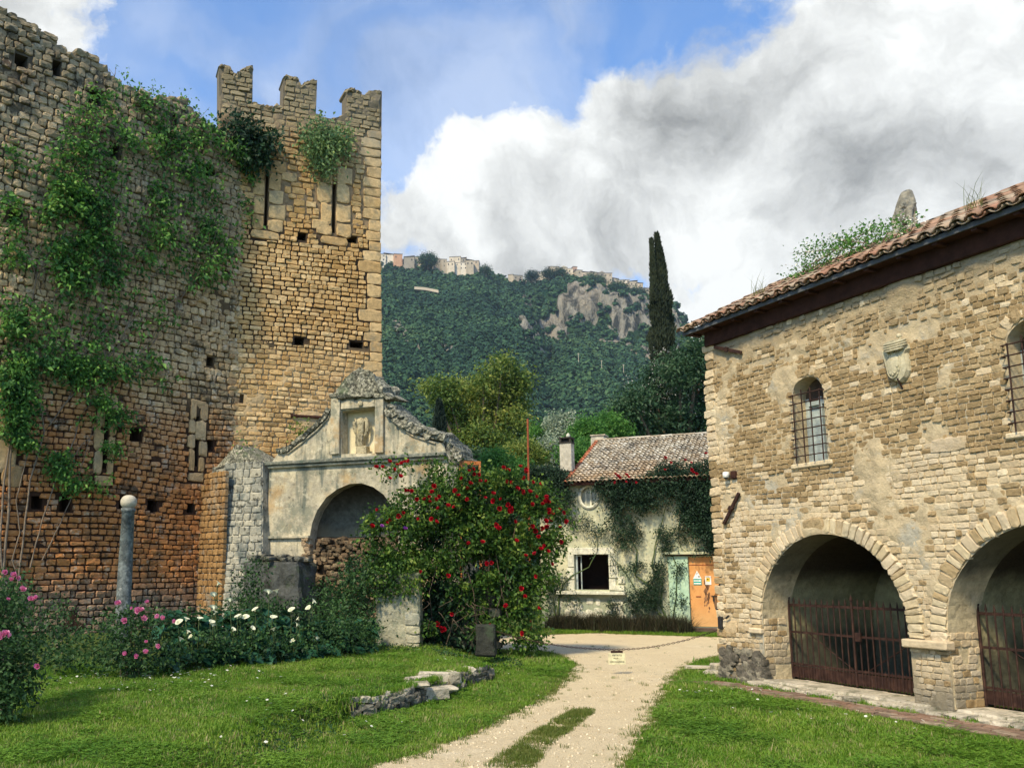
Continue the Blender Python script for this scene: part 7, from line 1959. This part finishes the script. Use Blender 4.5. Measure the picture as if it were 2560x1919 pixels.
# flower pieces
def rose_mesh(mat, seed, n=16):
    q = random.Random(seed); V = []; F2 = []
    for i in range(n):
        f = i / n; a = i * 2.4; r = .12 + .88 * f; tilt = .25 + f * .9; w_ = .35 + .35 * f; h = .9 - .25 * f
        c, s = math.cos(a), math.sin(a); o = len(V)
        def pt(x, rr, z): return (c * rr - s * x, s * rr + c * x, z)
        V += [pt(-w_ * .4, r * .25, -.4), pt(w_ * .4, r * .25, -.4), pt(w_, r * .75, h * .35 + q.uniform(-.05, .05)), pt(w_ * .5, r * (.75 + tilt * .25), h * .75), pt(-w_ * .5, r * (.75 + tilt * .25), h * .75), pt(-w_, r * .75, h * .35)]
        F2 += [(o, o + 1, o + 2, o + 5), (o + 5, o + 2, o + 3, o + 4)]
    me = bpy.data.meshes.new('flower'); me.from_pydata(V, [], F2); me.materials.append(mat); return me


RM = [rose_mesh(P_RED, i) for i in range(4)]; PM = [rose_mesh(P_PINK, 20 + i, 11) for i in range(4)]
def flower(parent, p, size, meshes, name='flower'):
    o = bpy.data.objects.new(name, random.choice(meshes)); col.objects.link(o); o.parent = parent; o.location = Vector(p) - Vector(parent.location); o.scale = (size,) * 3
    o.rotation_euler = (rad(random.uniform(30, 95)), rad(random.uniform(-30, 30)), random.uniform(-.8, .8)); return o


# red climbing rose
zr = lambda x, y: (930 + x * .3137, 1120 + y * .3137)
RY = p1r.location.y + .55
rose = empty('climbing_rose', (atY(1130, 1500, RY).x, RY, LAWN), 0, label='huge climbing rose covered in dark red blooms, sprawling over its pillars', category='rose bush')
def RB(x, y, r, dy=0, ky=.75, kz=1.0): a = zr(x, y); return PB(a[0], a[1], r * .3137, RY + dy, ky, kz)
rb_ = [RB(*a) for a in [(330, 560, 190), (180, 760, 190), (420, 260, 120, .4), (560, 180, 70, .5), (600, 470, 190), (850, 400, 200), (1100, 380, 180), (1280, 420, 160), (1290, 640, 190), (1000, 640, 220), (700, 760, 220), (430, 850, 180), (950, 900, 210), (1200, 880, 190), (1080, 1120, 190), (850, 1100, 150), (1250, 1120, 130), (1150, 1350, 150, -.1), (950, 1330, 110), (100, 980, 110), (620, 1010, 110), (60, 600, 90), (1400, 760, 90, .2), (760, 280, 110), (1250, 1530, 80, -.2), (1060, 270, 80)]]
P, D, S = blobleaves(rb_, 11000, .062, (0, -.25, .15), .62)
P3, D3, S3 = blobleaves([RB(*a) for a in [(150, 200, 60), (60, 130, 30), (230, 120, 40), (250, 350, 50), (1500, 520, 60), (1540, 600, 40), (880, 1420, 70, -.35), (980, 1440, 50, -.35), (250, 1030, 130, -.45), (120, 1060, 110, -.5), (60, 1150, 70, -.5), (330, 1100, 80, -.5), (200, 1130, 70, -.5), (450, 1430, 55, -.5), (1250, 1540, 90, -.4), (740, 1250, 90), (1400, 1000, 60)]], 8000, .055, (0, 0, 0), .3)
_m = np.array([mnoise.noise(Vector(tuple(p * 2.0))) + .5 * mnoise.noise(Vector(tuple(p * 4.7))) for p in P]) > -.17
P, D, S = P[_m], D[_m], S[_m]
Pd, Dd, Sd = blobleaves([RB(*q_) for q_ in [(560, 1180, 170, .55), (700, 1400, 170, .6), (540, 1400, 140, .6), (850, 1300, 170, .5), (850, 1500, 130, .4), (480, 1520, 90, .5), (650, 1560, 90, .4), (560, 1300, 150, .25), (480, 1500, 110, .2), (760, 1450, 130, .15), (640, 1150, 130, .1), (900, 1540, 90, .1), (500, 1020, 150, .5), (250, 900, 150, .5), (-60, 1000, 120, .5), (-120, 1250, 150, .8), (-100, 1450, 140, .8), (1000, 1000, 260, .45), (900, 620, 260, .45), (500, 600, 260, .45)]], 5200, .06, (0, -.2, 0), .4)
leafobj('shade_dark_foliage', Pd - np.array(rose.location), Dd, Sd * 1.3, L_CREEPD, rose, True, asp=.62)  # dark leaf colour stands in for the deep shade between the pillars
leafobj('foliage', np.vstack([P, P3]) - np.array(rose.location), np.vstack([D, D3]), np.concatenate([S, S3]) * 1.35, L_ROSE, rose, True, asp=.62, droop=.25)
fl = [(40, 150), (90, 150), (145, 105), (145, 240), (205, 130), (235, 120), (262, 108), (288, 103), (225, 225), (178, 168), (265, 335), (290, 340), (318, 345), (355, 405), (420, 405), (455, 385), (482, 350), (500, 300), (535, 385), (505, 405), (460, 425), (530, 480), (612, 458), (655, 468), (45, 490), (245, 515), (210, 540), (140, 570), (122, 592), (5, 620), (368, 565), (478, 568), (515, 585), (665, 340), (690, 375), (755, 318), (775, 180), (805, 170), (810, 208), (780, 278), (850, 210), (860, 262), (912, 262), (712, 240), (755, 408), (770, 760), (882, 748), (900, 395), (965, 360), (965, 422), (1028, 405), (1075, 265), (1110, 270), (1085, 178), (1048, 155), (1188, 145), (1225, 168), (1230, 188), (1215, 240), (1280, 270), (1350, 285), (1158, 320), (1205, 340), (1205, 352), (1255, 345), (1085, 450), (1105, 480), (1110, 500), (1125, 490), (1090, 500), (1270, 445), (1308, 382), (1390, 390), (1400, 410), (1380, 425), (1405, 430), (1360, 445), (1408, 490), (1430, 515), (1410, 520), (1430, 568), (1385, 578), (1395, 628), (1355, 638), (1500, 482), (1532, 512), (1540, 580), (1505, 628), (1012, 480), (992, 610), (1008, 638), (1140, 585), (1275, 620), (1303, 658), (1332, 708), (1150, 738), (1370, 778), (1345, 802), (1408, 820), (1292, 840), (1228, 855), (915, 918), (955, 912), (1432, 922), (1508, 745), (1308, 1020), (1188, 1115), (605, 1015), (382, 980), (1065, 1258), (1220, 1180), (1328, 1275), (635, 1320), (528, 1400), (545, 1430), (560, 1450), (575, 1440), (940, 1412), (1205, 1475)]
for x, y in fl:
    a = zr(x + random.uniform(-4, 4), y); yy = RY - .75 * (1 if 150 < x < 1420 and y > 330 else .35) - random.uniform(0, .15)
    if y > 1380 and x < 700: yy = RY - .55
    flower(rose, atY(a[0], a[1], yy), random.uniform(.038, .06), RM)
for x, y in ((265, 640), (80, 622)): a = zr(x, y); flower(rose, atY(a[0], a[1], RY - .7), .05, [rose_mesh(surface('violet_petal', [(.35, .08, .4), (.45, .12, .5)], mode='noise', bump=0), 77)])['label'] = 'violet bloom'
st = []
for k in range(8):
    x0 = random.uniform(420, 1150); a0 = zr(x0, 1560); a1 = zr(x0 + random.uniform(-150, 150), 1150); a2 = zr(x0 + random.uniform(-350, 350), random.uniform(350, 800))
    st.append(([atY(*a0, RY + random.uniform(-.2, .3)) - Vector(rose.location), atY(*a1, RY - random.uniform(-.1, .5)) - Vector(rose.location), atY(*a2, RY) - Vector(rose.location)], .014, .006))
for k in range(16):
    x0, y0 = random.uniform(420, 900), random.uniform(1180, 1420); a = zr(x0, y0); b_ = zr(x0 + random.uniform(-160, 200), y0 + random.uniform(40, 170)); c_ = zr((x0 + x0 + 40) / 2, y0 + 20)
    st.append(([atY(*a, RY - .3) - Vector(rose.location), atY(*c_, RY - .55) - Vector(rose.location), atY(*b_, RY - .5) - Vector(rose.location)], .008, .004))
stems_obj('canes', st, M_TRUNK, rose)

# shrubs and beds
def shrub(name, label, blobs, per, lf, mat, flowers=(), cat='shrub', group=None, shell=.5, bias=(0, -.2, .3)):
    b0 = blobs[0]; gz_ = float(gz(b0[0], b0[1])); o0 = Vector((b0[0], b0[1], gz_)); r_ = empty(name, tuple(o0), 0, label=label, category=cat, group=group)
    P, D, S = blobleaves(blobs, per, lf, bias, shell); m = P[:, 2] > gz_ + .0; P, D, S = P[m], D[m], S[m]
    leafobj('foliage', P - np.array(o0), D, S * 1.3, mat, r_, True, asp=.6)
    if name != 'undergrowth': stems_obj('stems', [([Vector((random.uniform(-.15, .15), random.uniform(-.1, .1), -.05)), (Vector(b[:3]) - o0) * .6, Vector(b[:3]) - o0] , .012, .004) for b in blobs], M_STEM, r_)
    for (p, s) in flowers: flower(r_, p, s, PM)
    return r_


zs_ = lambda x, y: (x * .2051, 1380 + y * .2051)
def SB(x, y, r, Y, ky=.8, kz=1.0): a = zs_(x, y); return PB(a[0], a[1], r * .2051, Y, ky, kz)
shrub('pink_rose_shrub', 'pink flowered rose shrub at the left edge of the lawn', [SB(*a) for a in [(60, 1050, 199, 9.40), (150, 700, 178, 9.90), (60, 480, 178, 10.10), (230, 480, 115, 10.30), (60, 1300, 210, 8.90), (250, 1000, 157, 9.50), (350, 1150, 126, 9.30), (130, 1420, 170, 8.95), (-100, 1500, 200, 8.9), (60, 1600, 170, 8.9), (260, 1560, 130, 9.0), (300, 700, 130, 9.6), (-60, 600, 200, 9.6), (330, 1450, 120, 9.1), (180, 1250, 170, 9.0), (60, 850, 190, 9.4), (40, 1760, 190, 8.9), (-150, 1800, 200, 8.9), (200, 1740, 140, 9.0), (60, 1900, 150, 8.95), (330, 1650, 110, 9.2), (-150, 800, 262, 9.30), (-150, 1250, 262, 8.90), (60, 280, 94, 10.30), (300, 1330, 105, 9.10), (420, 1120, 84, 9.50)]], 15000, .036, L_SHRUB,
      [(atY(*zs_(x, y), 8.65), s * .68) for x, y, s in [(280, 450, .055), (60, 240, .045), (400, 570, .05), (370, 560, .04), (70, 985, .06), (20, 1030, .055), (120, 1005, .05), (45, 1000, .05), (455, 1385, .05), (170, 270, .05), (220, 310, .04), (440, 550, .04), (140, 330, .04), (0, 990, .05), (100, 570, .03)]])
shrub('pink_rose_shrub', 'pink flowered rose shrub growing before the foot of the stone column', [SB(*a) for a in [(1600, 950, 218, 12.70), (1450, 900, 149, 12.90), (1780, 900, 172, 12.90), (1600, 1200, 206, 12.50), (1820, 1150, 138, 12.60), (1450, 1150, 149, 12.60), (1680, 780, 126, 12.80), (1880, 800, 92, 13.00), (1400, 760, 80, 13.00), (1560, 1380, 140, 12.50), (1400, 1300, 130, 12.6), (1750, 1330, 130, 12.6), (1600, 1480, 110, 12.4)]], 9000, .042, L_SHRUB,
      [(atY(*zs_(x, y), 12.0), s * .85) for x, y, s in [(1440, 620, .06), (1680, 705, .065), (1720, 700, .055), (1515, 830, .058), (1750, 800, .055), (1920, 785, .055), (1985, 800, .05), (1790, 605, .04), (1780, 1215, .055), (1935, 1140, .05), (1530, 1230, .05), (1665, 1265, .045), (1785, 1090, .035), (2125, 840, .04), (1605, 680, .03), (1700, 690, .05)]])
shrub('green_shrub', 'flowerless dark green shrub against the castle wall, left of the column', [SB(*a) for a in [(700, 760, 130, 16.8), (560, 850, 130, 16.8), (830, 820, 110, 16.8), (700, 640, 80, 17), (850, 900, 110, 16.6), (1000, 880, 90, 16.6)]], 3600, .05, L_SHRUB)
shrub('undergrowth', None, [SB(*a) for a in [(700, 1150, 190, 14.2), (950, 1150, 190, 14.2), (1200, 1150, 190, 14.0), (560, 1330, 150, 12.9), (750, 1370, 140, 12.7), (1000, 1370, 140, 12.7), (1200, 1360, 130, 12.7), (1250, 950, 100, 16), (600, 980, 130, 15)]] + [PB(a, b, c, 16.3) for a, b, c in [(530, 1560, 36), (600, 1555, 40), (650, 1560, 40), (480, 1560, 30), (700, 1540, 36), (760, 1570, 50), (840, 1560, 50), (900, 1590, 45), (800, 1620, 50), (880, 1640, 30), (720, 1610, 50), (640, 1590, 40), (560, 1600, 40)]] + [PB(a, b, c, d) for a, b, c, d in [(400, 1640, 40, 13.0), (460, 1630, 40, 13.3), (520, 1625, 40, 13.7), (580, 1615, 40, 14.1), (650, 1610, 36, 14.4), (720, 1600, 36, 14.8), (790, 1600, 36, 15.2), (850, 1590, 36, 15.6), (905, 1590, 30, 16.2), (450, 1580, 40, 14.2), (540, 1570, 36, 14.8), (640, 1560, 36, 15.2)]] + [PB(a, b, c, 17.6) for a, b, c in [(635, 1420, 24), (625, 1460, 30), (640, 1500, 36), (650, 1540, 36), (690, 1545, 30), (600, 1520, 26), (820, 1500, 50), (880, 1480, 45), (900, 1430, 40), (870, 1540, 50)]], 5200, .05, L_SHRUB)
ug = [o for o in bpy.data.objects if o.name.startswith('undergrowth')][0]; ug['kind'] = 'stuff'; del ug['category']
# long grass at the bed's back and front
TPp = [];
for _ in range(260):
    px = random.uniform(100, 930); p = ground(px, np.interp(px, [100, 300, 430, 600, 800, 930], [1702, 1690, 1672, 1655, 1640, 1625]) - random.uniform(0, 12), LAWN); TPp.append((p.x, p.y, LAWN))
points_obj('bed_grass', TPp, R.random(len(TPp)) * 6.28, R.uniform(.3, .7, len(TPp)), tallt)

# calla lilies
zc_ = lambda x, y: (400 + x * .2532, 1440 + y * .2532)
def calla_leaf(seed):
    q = random.Random(seed); V = []; F2 = []
    L_ = [(-.18, .10), (0, .30), (.25, .36), (.5, .28), (.75, .16), (1.0, .0)]
    for i, (y, w_) in enumerate(L_):
        z = .12 * math.sin(y * 2.6) - .28 * max(0, y) ** 2; wv_ = q.uniform(-.05, .05)
        V += [(-w_, y - (.12 if i == 0 else 0), z + .06 + wv_), (0, y, z), (w_, y - (.12 if i == 0 else 0), z + .06 - wv_)]
    for i in range(len(L_) - 1): F2 += [(i * 3, i * 3 + 1, i * 3 + 4, i * 3 + 3), (i * 3 + 1, i * 3 + 2, i * 3 + 5, i * 3 + 4)]
    me = bpy.data.meshes.new('leaf'); me.from_pydata(V, [], F2); me.polygons.foreach_set('use_smooth', [True] * len(F2)); me.materials.append(L_CALLA); return me


def calla_spathe(seed):
    V = []; F2 = []; n = 14
    for j, (h, r) in enumerate([(0, .10), (.35, .22), (.65, .38), (.85, .60), (.95, .78)]):
        for k in range(n):
            a = 2 * math.pi * k / n; fl_ = 1 + (.55 * max(0, math.cos(a)) ** 2) * (j / 4) ** 1.5
            V.append((r * math.cos(a) * fl_, r * math.sin(a), h + .25 * (j / 4) ** 2 * math.cos(a) - (.12 if j == 4 else 0)))
    for j in range(4):
        for k in range(n): F2.append((j * n + k, j * n + (k + 1) % n, (j + 1) * n + (k + 1) % n, (j + 1) * n + k))
    me = bpy.data.meshes.new('flower'); me.from_pydata(V, [], F2); me.polygons.foreach_set('use_smooth', [True] * len(F2)); me.materials.append(P_WHITE); return me


CLM = [calla_leaf(i) for i in range(5)]; CSM = calla_spathe(0)
CF = [(545, 170), (565, 60), (695, 225), (535, 298), (535, 345), (258, 415), (382, 408), (185, 440), (495, 440), (522, 468), (270, 540), (318, 580), (200, 610), (795, 385), (840, 388), (765, 390), (905, 508), (1075, 145), (1160, 135), (1295, 322), (1105, 395), (1375, 408), (1125, 515), (1350, 468), (1505, 240), (1475, 295), (720, 520), (1550, 605), (1320, 622), (940, 320)]
for lab, x0, x1, n in [('white calla lily clump in the left of the bed, nearest the pink rose', 0, 600, 120), ('white calla lily clump in the middle, before the mossy stone block', 600, 1250, 125), ('white calla lily clump at the right, reaching to the plastered pillar', 1250, 2120, 140)]:
    c0 = ground(*zc_((x0 + x1) / 2, 800), LAWN); c0 = Vector((atY(*zc_((x0 + x1) / 2, 800), 14.6).x, 14.6, LAWN)); cl = empty('calla_lily', tuple(c0), 0, label=lab, category='calla lily', group='calla lilies in the bed')
    stp_ = []
    for _ in range(n):
        x, y = random.uniform(x0 - 20, x1 + 20), random.uniform(330, 830) if x0 < 1250 else random.uniform(420, 800)
        fx = zc_(x, y)[0]; Y = np.interp(fx, [300, 430, 600, 800, 930], [12.5, 13.2, 14.1, 15.2, 16.3]) + (840 - y) / 500 * 1.3; p = atY(*zc_(x, y), Y); p.z = max(p.z, LAWN + .10)
        o = bpy.data.objects.new('leaf', random.choice(CLM)); col.objects.link(o); o.parent = cl; o.location = p - c0; s = random.uniform(.16, .30); o.scale = (s, s * random.uniform(1, 1.3), s)
        o.rotation_euler = (random.uniform(-.9, .3), random.uniform(-.5, .5), random.uniform(2.0, 4.4) if random.random() < .7 else random.uniform(0, 6.28))
        stp_.append(([Vector((p.x + random.uniform(-.1, .1), p.y + .12, LAWN)) - c0, p - c0 + Vector((0, .04, -.06)), p - c0], .008, .006))
    for x, y in CF:
        if x0 <= x < x1:
            fx = zc_(x, y)[0]; Y = np.interp(fx, [300, 430, 600, 800, 930], [12.5, 13.2, 14.1, 15.2, 16.3]) + (560 - y) / 500 * .8; p = atY(*zc_(x, y), Y); o = bpy.data.objects.new('flower', CSM); col.objects.link(o); o.parent = cl; s = random.uniform(.05, .066) * (1.15 if y < 350 else 1); o.location = p - c0 - Vector((0, 0, s * .7)); o.scale = (s, s, s)
            o.rotation_euler = (random.uniform(.1, .9), random.uniform(-.4, .4), random.uniform(0, 6.28)); stp_.append(([Vector((p.x + random.uniform(-.12, .12), p.y + .25, LAWN)) - c0, p - c0 + Vector((0, .05, -.25)), p - c0 - Vector((0, 0, s * .6))], .009, .007))
    stems_obj('stalks', stp_, M_GSTEM, cl, 4)

# ivy and climbers on the house
zh = lambda x, y: (1380 + x * .1899, 1070 + y * .1899); z6 = lambda x, y: (1200 + x * .5242, 1050 + y * .5242)
def ZP(f, *L): return [f(*p) for p in L]
hv = empty('house_climber', tuple(W_H.w(3.2, -.3, 0)), W_H.a * 0, label='dark climbing plant hanging from the house eaves with a few red flowers', category='climber')
pA = [(ZP(zh, (600, 720), (760, 640), (1100, 640), (1330, 590), (1430, 450), (1700, 440), (1900, 480), (2060, 380), (2180, 420), (2180, 1317), (1850, 1317), (1680, 1050), (1500, 1000), (1300, 1020), (1080, 1000), (760, 1100), (680, 900)), 2600),
      (ZP(zh, (-250, 480), (160, 520), (230, 620), (200, 1000), (80, 1060), (-250, 900)), 700), (ZP(z6, (230, 230), (330, 220), (430, 300), (450, 400), (300, 420), (230, 330)), 300),
      (ZP(z6, (610, 400), (760, 470), (700, 620), (640, 560)), 200), (ZP(z6, (1000, 440), (1140, 440), (1140, 620), (1090, 600)), 360)]
P, D, S = sprays(W_H, pA, .55, .062, 15, .34, -.45, 1.6, .5)
pB = [(ZP(z6, (430, 420), (560, 450), (640, 560), (760, 640), (820, 560), (900, 600), (870, 800), (760, 760), (690, 700), (620, 620), (560, 540), (430, 560)), 420), (ZP(z6, (690, 640), (900, 600), (930, 800), (860, 900), (740, 860)), 330), (ZP(z6, (320, 640), (460, 700), (420, 760), (330, 900)), 200), (ZP(z6, (640, 800), (960, 800), (1000, 960), (600, 960)), 330), (ZP(z6, (900, 620), (1010, 640), (960, 760), (900, 760)), 60), (ZP(z6, (1060, 640), (1145, 650), (1140, 720), (1090, 700)), 130), (ZP(z6, (400, 800), (600, 860), (560, 960), (380, 960)), 110)]
P2, D2, S2 = sprays(W_H, [(p, int(n * 2.4)) for p, n in pB] + [(ZP(z6, (430, 420), (1140, 430), (1140, 640), (900, 640), (880, 900), (640, 800), (640, 640), (430, 600)), 1100), (ZP(z6, (700, 380), (1140, 400), (1140, 640), (960, 620), (860, 700), (760, 640)), 1500)], .3, .05, 9, .24, .02, 2.6, .2, 9)
leafobj('foliage', np.vstack([P, P2]) - np.array(hv.location), np.vstack([D, D2]), np.concatenate([S, S2]), L_HIVY, hv, True, asp=.6)
SP = []
def hp_(px, py, o=.07): u, v = W_H.uv(px, py, -o); return W_H.w(u, -o, max(v, 0)) - Vector(hv.location)
for L_, r0, r1 in [([(900, 980), (840, 900), (830, 800), (740, 740), (750, 620), (700, 540), (640, 450)], .035, .012), ([(905, 975), (860, 880), (870, 780), (820, 700), (835, 600), (870, 480), (890, 400)], .03, .012), ([(915, 975), (935, 850), (940, 700), (920, 650), (870, 640)], .02, .01), ([(370, 960), (375, 850), (400, 780), (440, 740), (520, 700), (560, 620), (555, 540)], .03, .008), ([(360, 950), (350, 850), (380, 760), (360, 700)], .02, .01), ([(840, 900), (800, 840), (740, 800), (690, 720), (620, 640)], .018, .006), ([(950, 480), (945, 560), (960, 610), (1000, 640)], .012, .006)]:
    SP.append(([hp_(*z6(*p)) for p in L_], r0, r1))
stems_obj('stems', SP, M_GSTEM, hv)
for x, y in [(835, 600), (880, 640), (900, 650), (980, 610), (1005, 640), (975, 705), (1110, 720), (1495, 385), (1485, 545), (1570, 455), (1760, 420), (1830, 450), (1860, 580), (2030, 330), (2125, 360), (1840, 545), (860, 620), (990, 620), (1905, 600), (820, 710)]:
    a = zh(x, y); u, v = W_H.uv(*a, -.62); flower(hv, W_H.w(u, -.62, v), random.uniform(.04, .055), RM)
# dark low planting along the foot of the house
PT = []
for _ in range(1500):
    px = random.uniform(1385, 1720); u = W_H.uv(px, 1560)[0]; p = W_H.w(u, -random.uniform(.05, .6), 0)
    if mnoise.noise(Vector((u * 2.2, 1, 1))) > -.25: PT.append((p.x, p.y, 0))
dkt = [proto('dark_tuft', *tuft(26, .42, .16, .006, 80 + i), surface('dry_dark_blade', [(.03, .03, .018), (.06, .05, .03), (.03, .045, .02)])) for i in range(3)]
points_obj('low_border_planting', PT, R.random(len(PT)) * 6.28, R.uniform(.25, 1.25, len(PT)), dkt)
PT = []
for _ in range(5000):
    u = random.uniform(-2.5, 5.5); p = W_H.w(u, -random.uniform(.05, 1.5), 0)
    if not pip(p.x, p.y, PR): PT.append((p.x, p.y, 0))
points_obj('house_grass', PT, R.random(len(PT)) * 6.28, R.uniform(1.0, 1.9, len(PT)), tufts)

# flowering plant and weeds on the hall roof
zq = lambda x, y: (1700 + x * .4524, 400 + y * .4524)
def HR_(x, y, r, off=.75): a = zq(x, y); u, v = W_R.uv(a[0], a[1], off); p = W_R.w(u, off, v); d_ = proj(p)[2]; rr = r * .4524 / FPX * d_ * 1.35; return (p.x, p.y, p.z + .03, rr, rr, rr * .85)
rbl = [HR_(*a) for a in [(640, 640, 40), (700, 590, 50), (760, 540, 60), (830, 520, 70), (900, 490, 60), (960, 480, 55), (1030, 440, 55), (1090, 420, 50), (1150, 410, 45), (1220, 385, 40), (1290, 365, 30), (690, 520, 25), (1070, 385, 25), (880, 450, 30)]]
o0 = Vector(rbl[3][:3]); rp_ = empty('roof_rose', tuple(o0), 0, label='white flowered climber sprawling over the hall roof below the lion statue', category='climber')
P, D, S = blobleaves(rbl, 5000, .04, (0, 0, .3), .45); leafobj('foliage', P - np.array(o0), D, S * 1.3, L_GTREE, rp_, True)
P, D, S = blobleaves(rbl, 1500, .02, (0, 0, .6), .95); leafobj('small_blossoms', P - np.array(o0), D, S * 1.3, P_DAISY, rp_, True, asp=.9)
stems_obj('stems', [([Vector(a[:3]) - o0 + Vector((0, 0, -.25)), Vector(b_[:3]) - o0] , .012, .008) for a, b_ in zip(rbl[:-1], rbl[1:])], M_STEM, rp_)
for px, py, lab in [(1893, 725, 'wispy dry weeds on the roof tiles toward the far eaves corner'), (2430, 500, 'dry grass tuft on the roof near the right edge')]:
    u, v = W_R.uv(px, py, .3); p = W_R.w(u, .3, v - .1); r_ = empty('roof_weed', tuple(p), 0, label=lab, category='weed'); V_, F_ = tuft(26, .32, .12, .004, 5); r2 = link('blades', fastmesh('blades', V_, F_), r_, L_GRASSD)
# cypress-side greens by the corner, weed tufts at wall foot
PT = []
for _ in range(900):
    u = random.uniform(.2, 7); p = W_R.w(u, -random.choice((.14, .22, .02, .28)) - random.uniform(-.04, .04), .02)
    if mnoise.noise(Vector((u * 2.5, 3, 1))) > -.05: PT.append(tuple(p))
points_obj('wall_foot_weeds', PT, R.random(len(PT)) * 6.28, R.uniform(.5, 1.3, len(PT)), tufts)
PT = []
for _ in range(420):
    s = random.uniform(0, tot[-1]); p, an = along(s); off = random.choice((.16, .2, -.12, .05)); PT.append((p.x - math.sin(an) * off, p.y + math.cos(an) * off, .22 if off > .1 else (.0 if off < 0 else .25)))
points_obj('low_wall_weeds', PT, R.random(len(PT)) * 6.28, R.uniform(.6, 1.3, len(PT)), tufts)
gl = []
for _ in range(2600):      # dark ground ivy where the low wall dies into the lawn slope
    y = random.uniform(7.2, 11.4); x = np.interp(y, EY, EX) + random.gauss(-.12, .16); gl.append((x, y, float(gz(x, y)) + random.uniform(0, .05)))
leafobj('ground_ivy', gl, rdir(len(gl), (0, 0, .4)), R.uniform(.025, .05, len(gl)), L_SHRUB, None)
gl = []
for _ in range(5200):      # leafy ground cover under the rose and round the pillars
    y = random.uniform(15.8, 18.2); x = np.interp(y, EY, EX) + random.uniform(-3.6, .75)
    if mnoise.noise(Vector((x * 1.5, y * 1.5, 8))) < -.1 or (y < 16.6 and x < .2): continue
    gl.append((x, y, float(gz(x, y)) + random.uniform(0, .10)))
leafobj('ground_cover', gl, rdir(len(gl), (0, 0, .4)), R.uniform(.03, .06, len(gl)), L_SHRUB, None)

# ------------------------------------------------------------------ air between the garden and the hill
hz = bpy.data.meshes.new('haze'); m_ = MB().box((0, 700, 260), (3600, 2300, 526)); hz.from_pydata(m_.v, [], m_.f)
hm = bpy.data.materials.new('haze_air'); hm.use_nodes = True; ht_ = hm.node_tree; ht_.nodes.clear()
vo = nd(ht_, 'ShaderNodeVolumePrincipled', {}, {'Color': (.62, .80, 1, 1), 'Density': .00010, 'Anisotropy': .3}); oo_ = nd(ht_, 'ShaderNodeOutputMaterial'); ht_.links.new(vo.outputs[0], oo_.inputs['Volume'])
hz.materials.append(hm); ho = link('haze', hz); ho['kind'] = 'stuff'
for o in bpy.data.objects:
    if 'category' in o and 'kind' not in o: o['kind'] = 'thing'
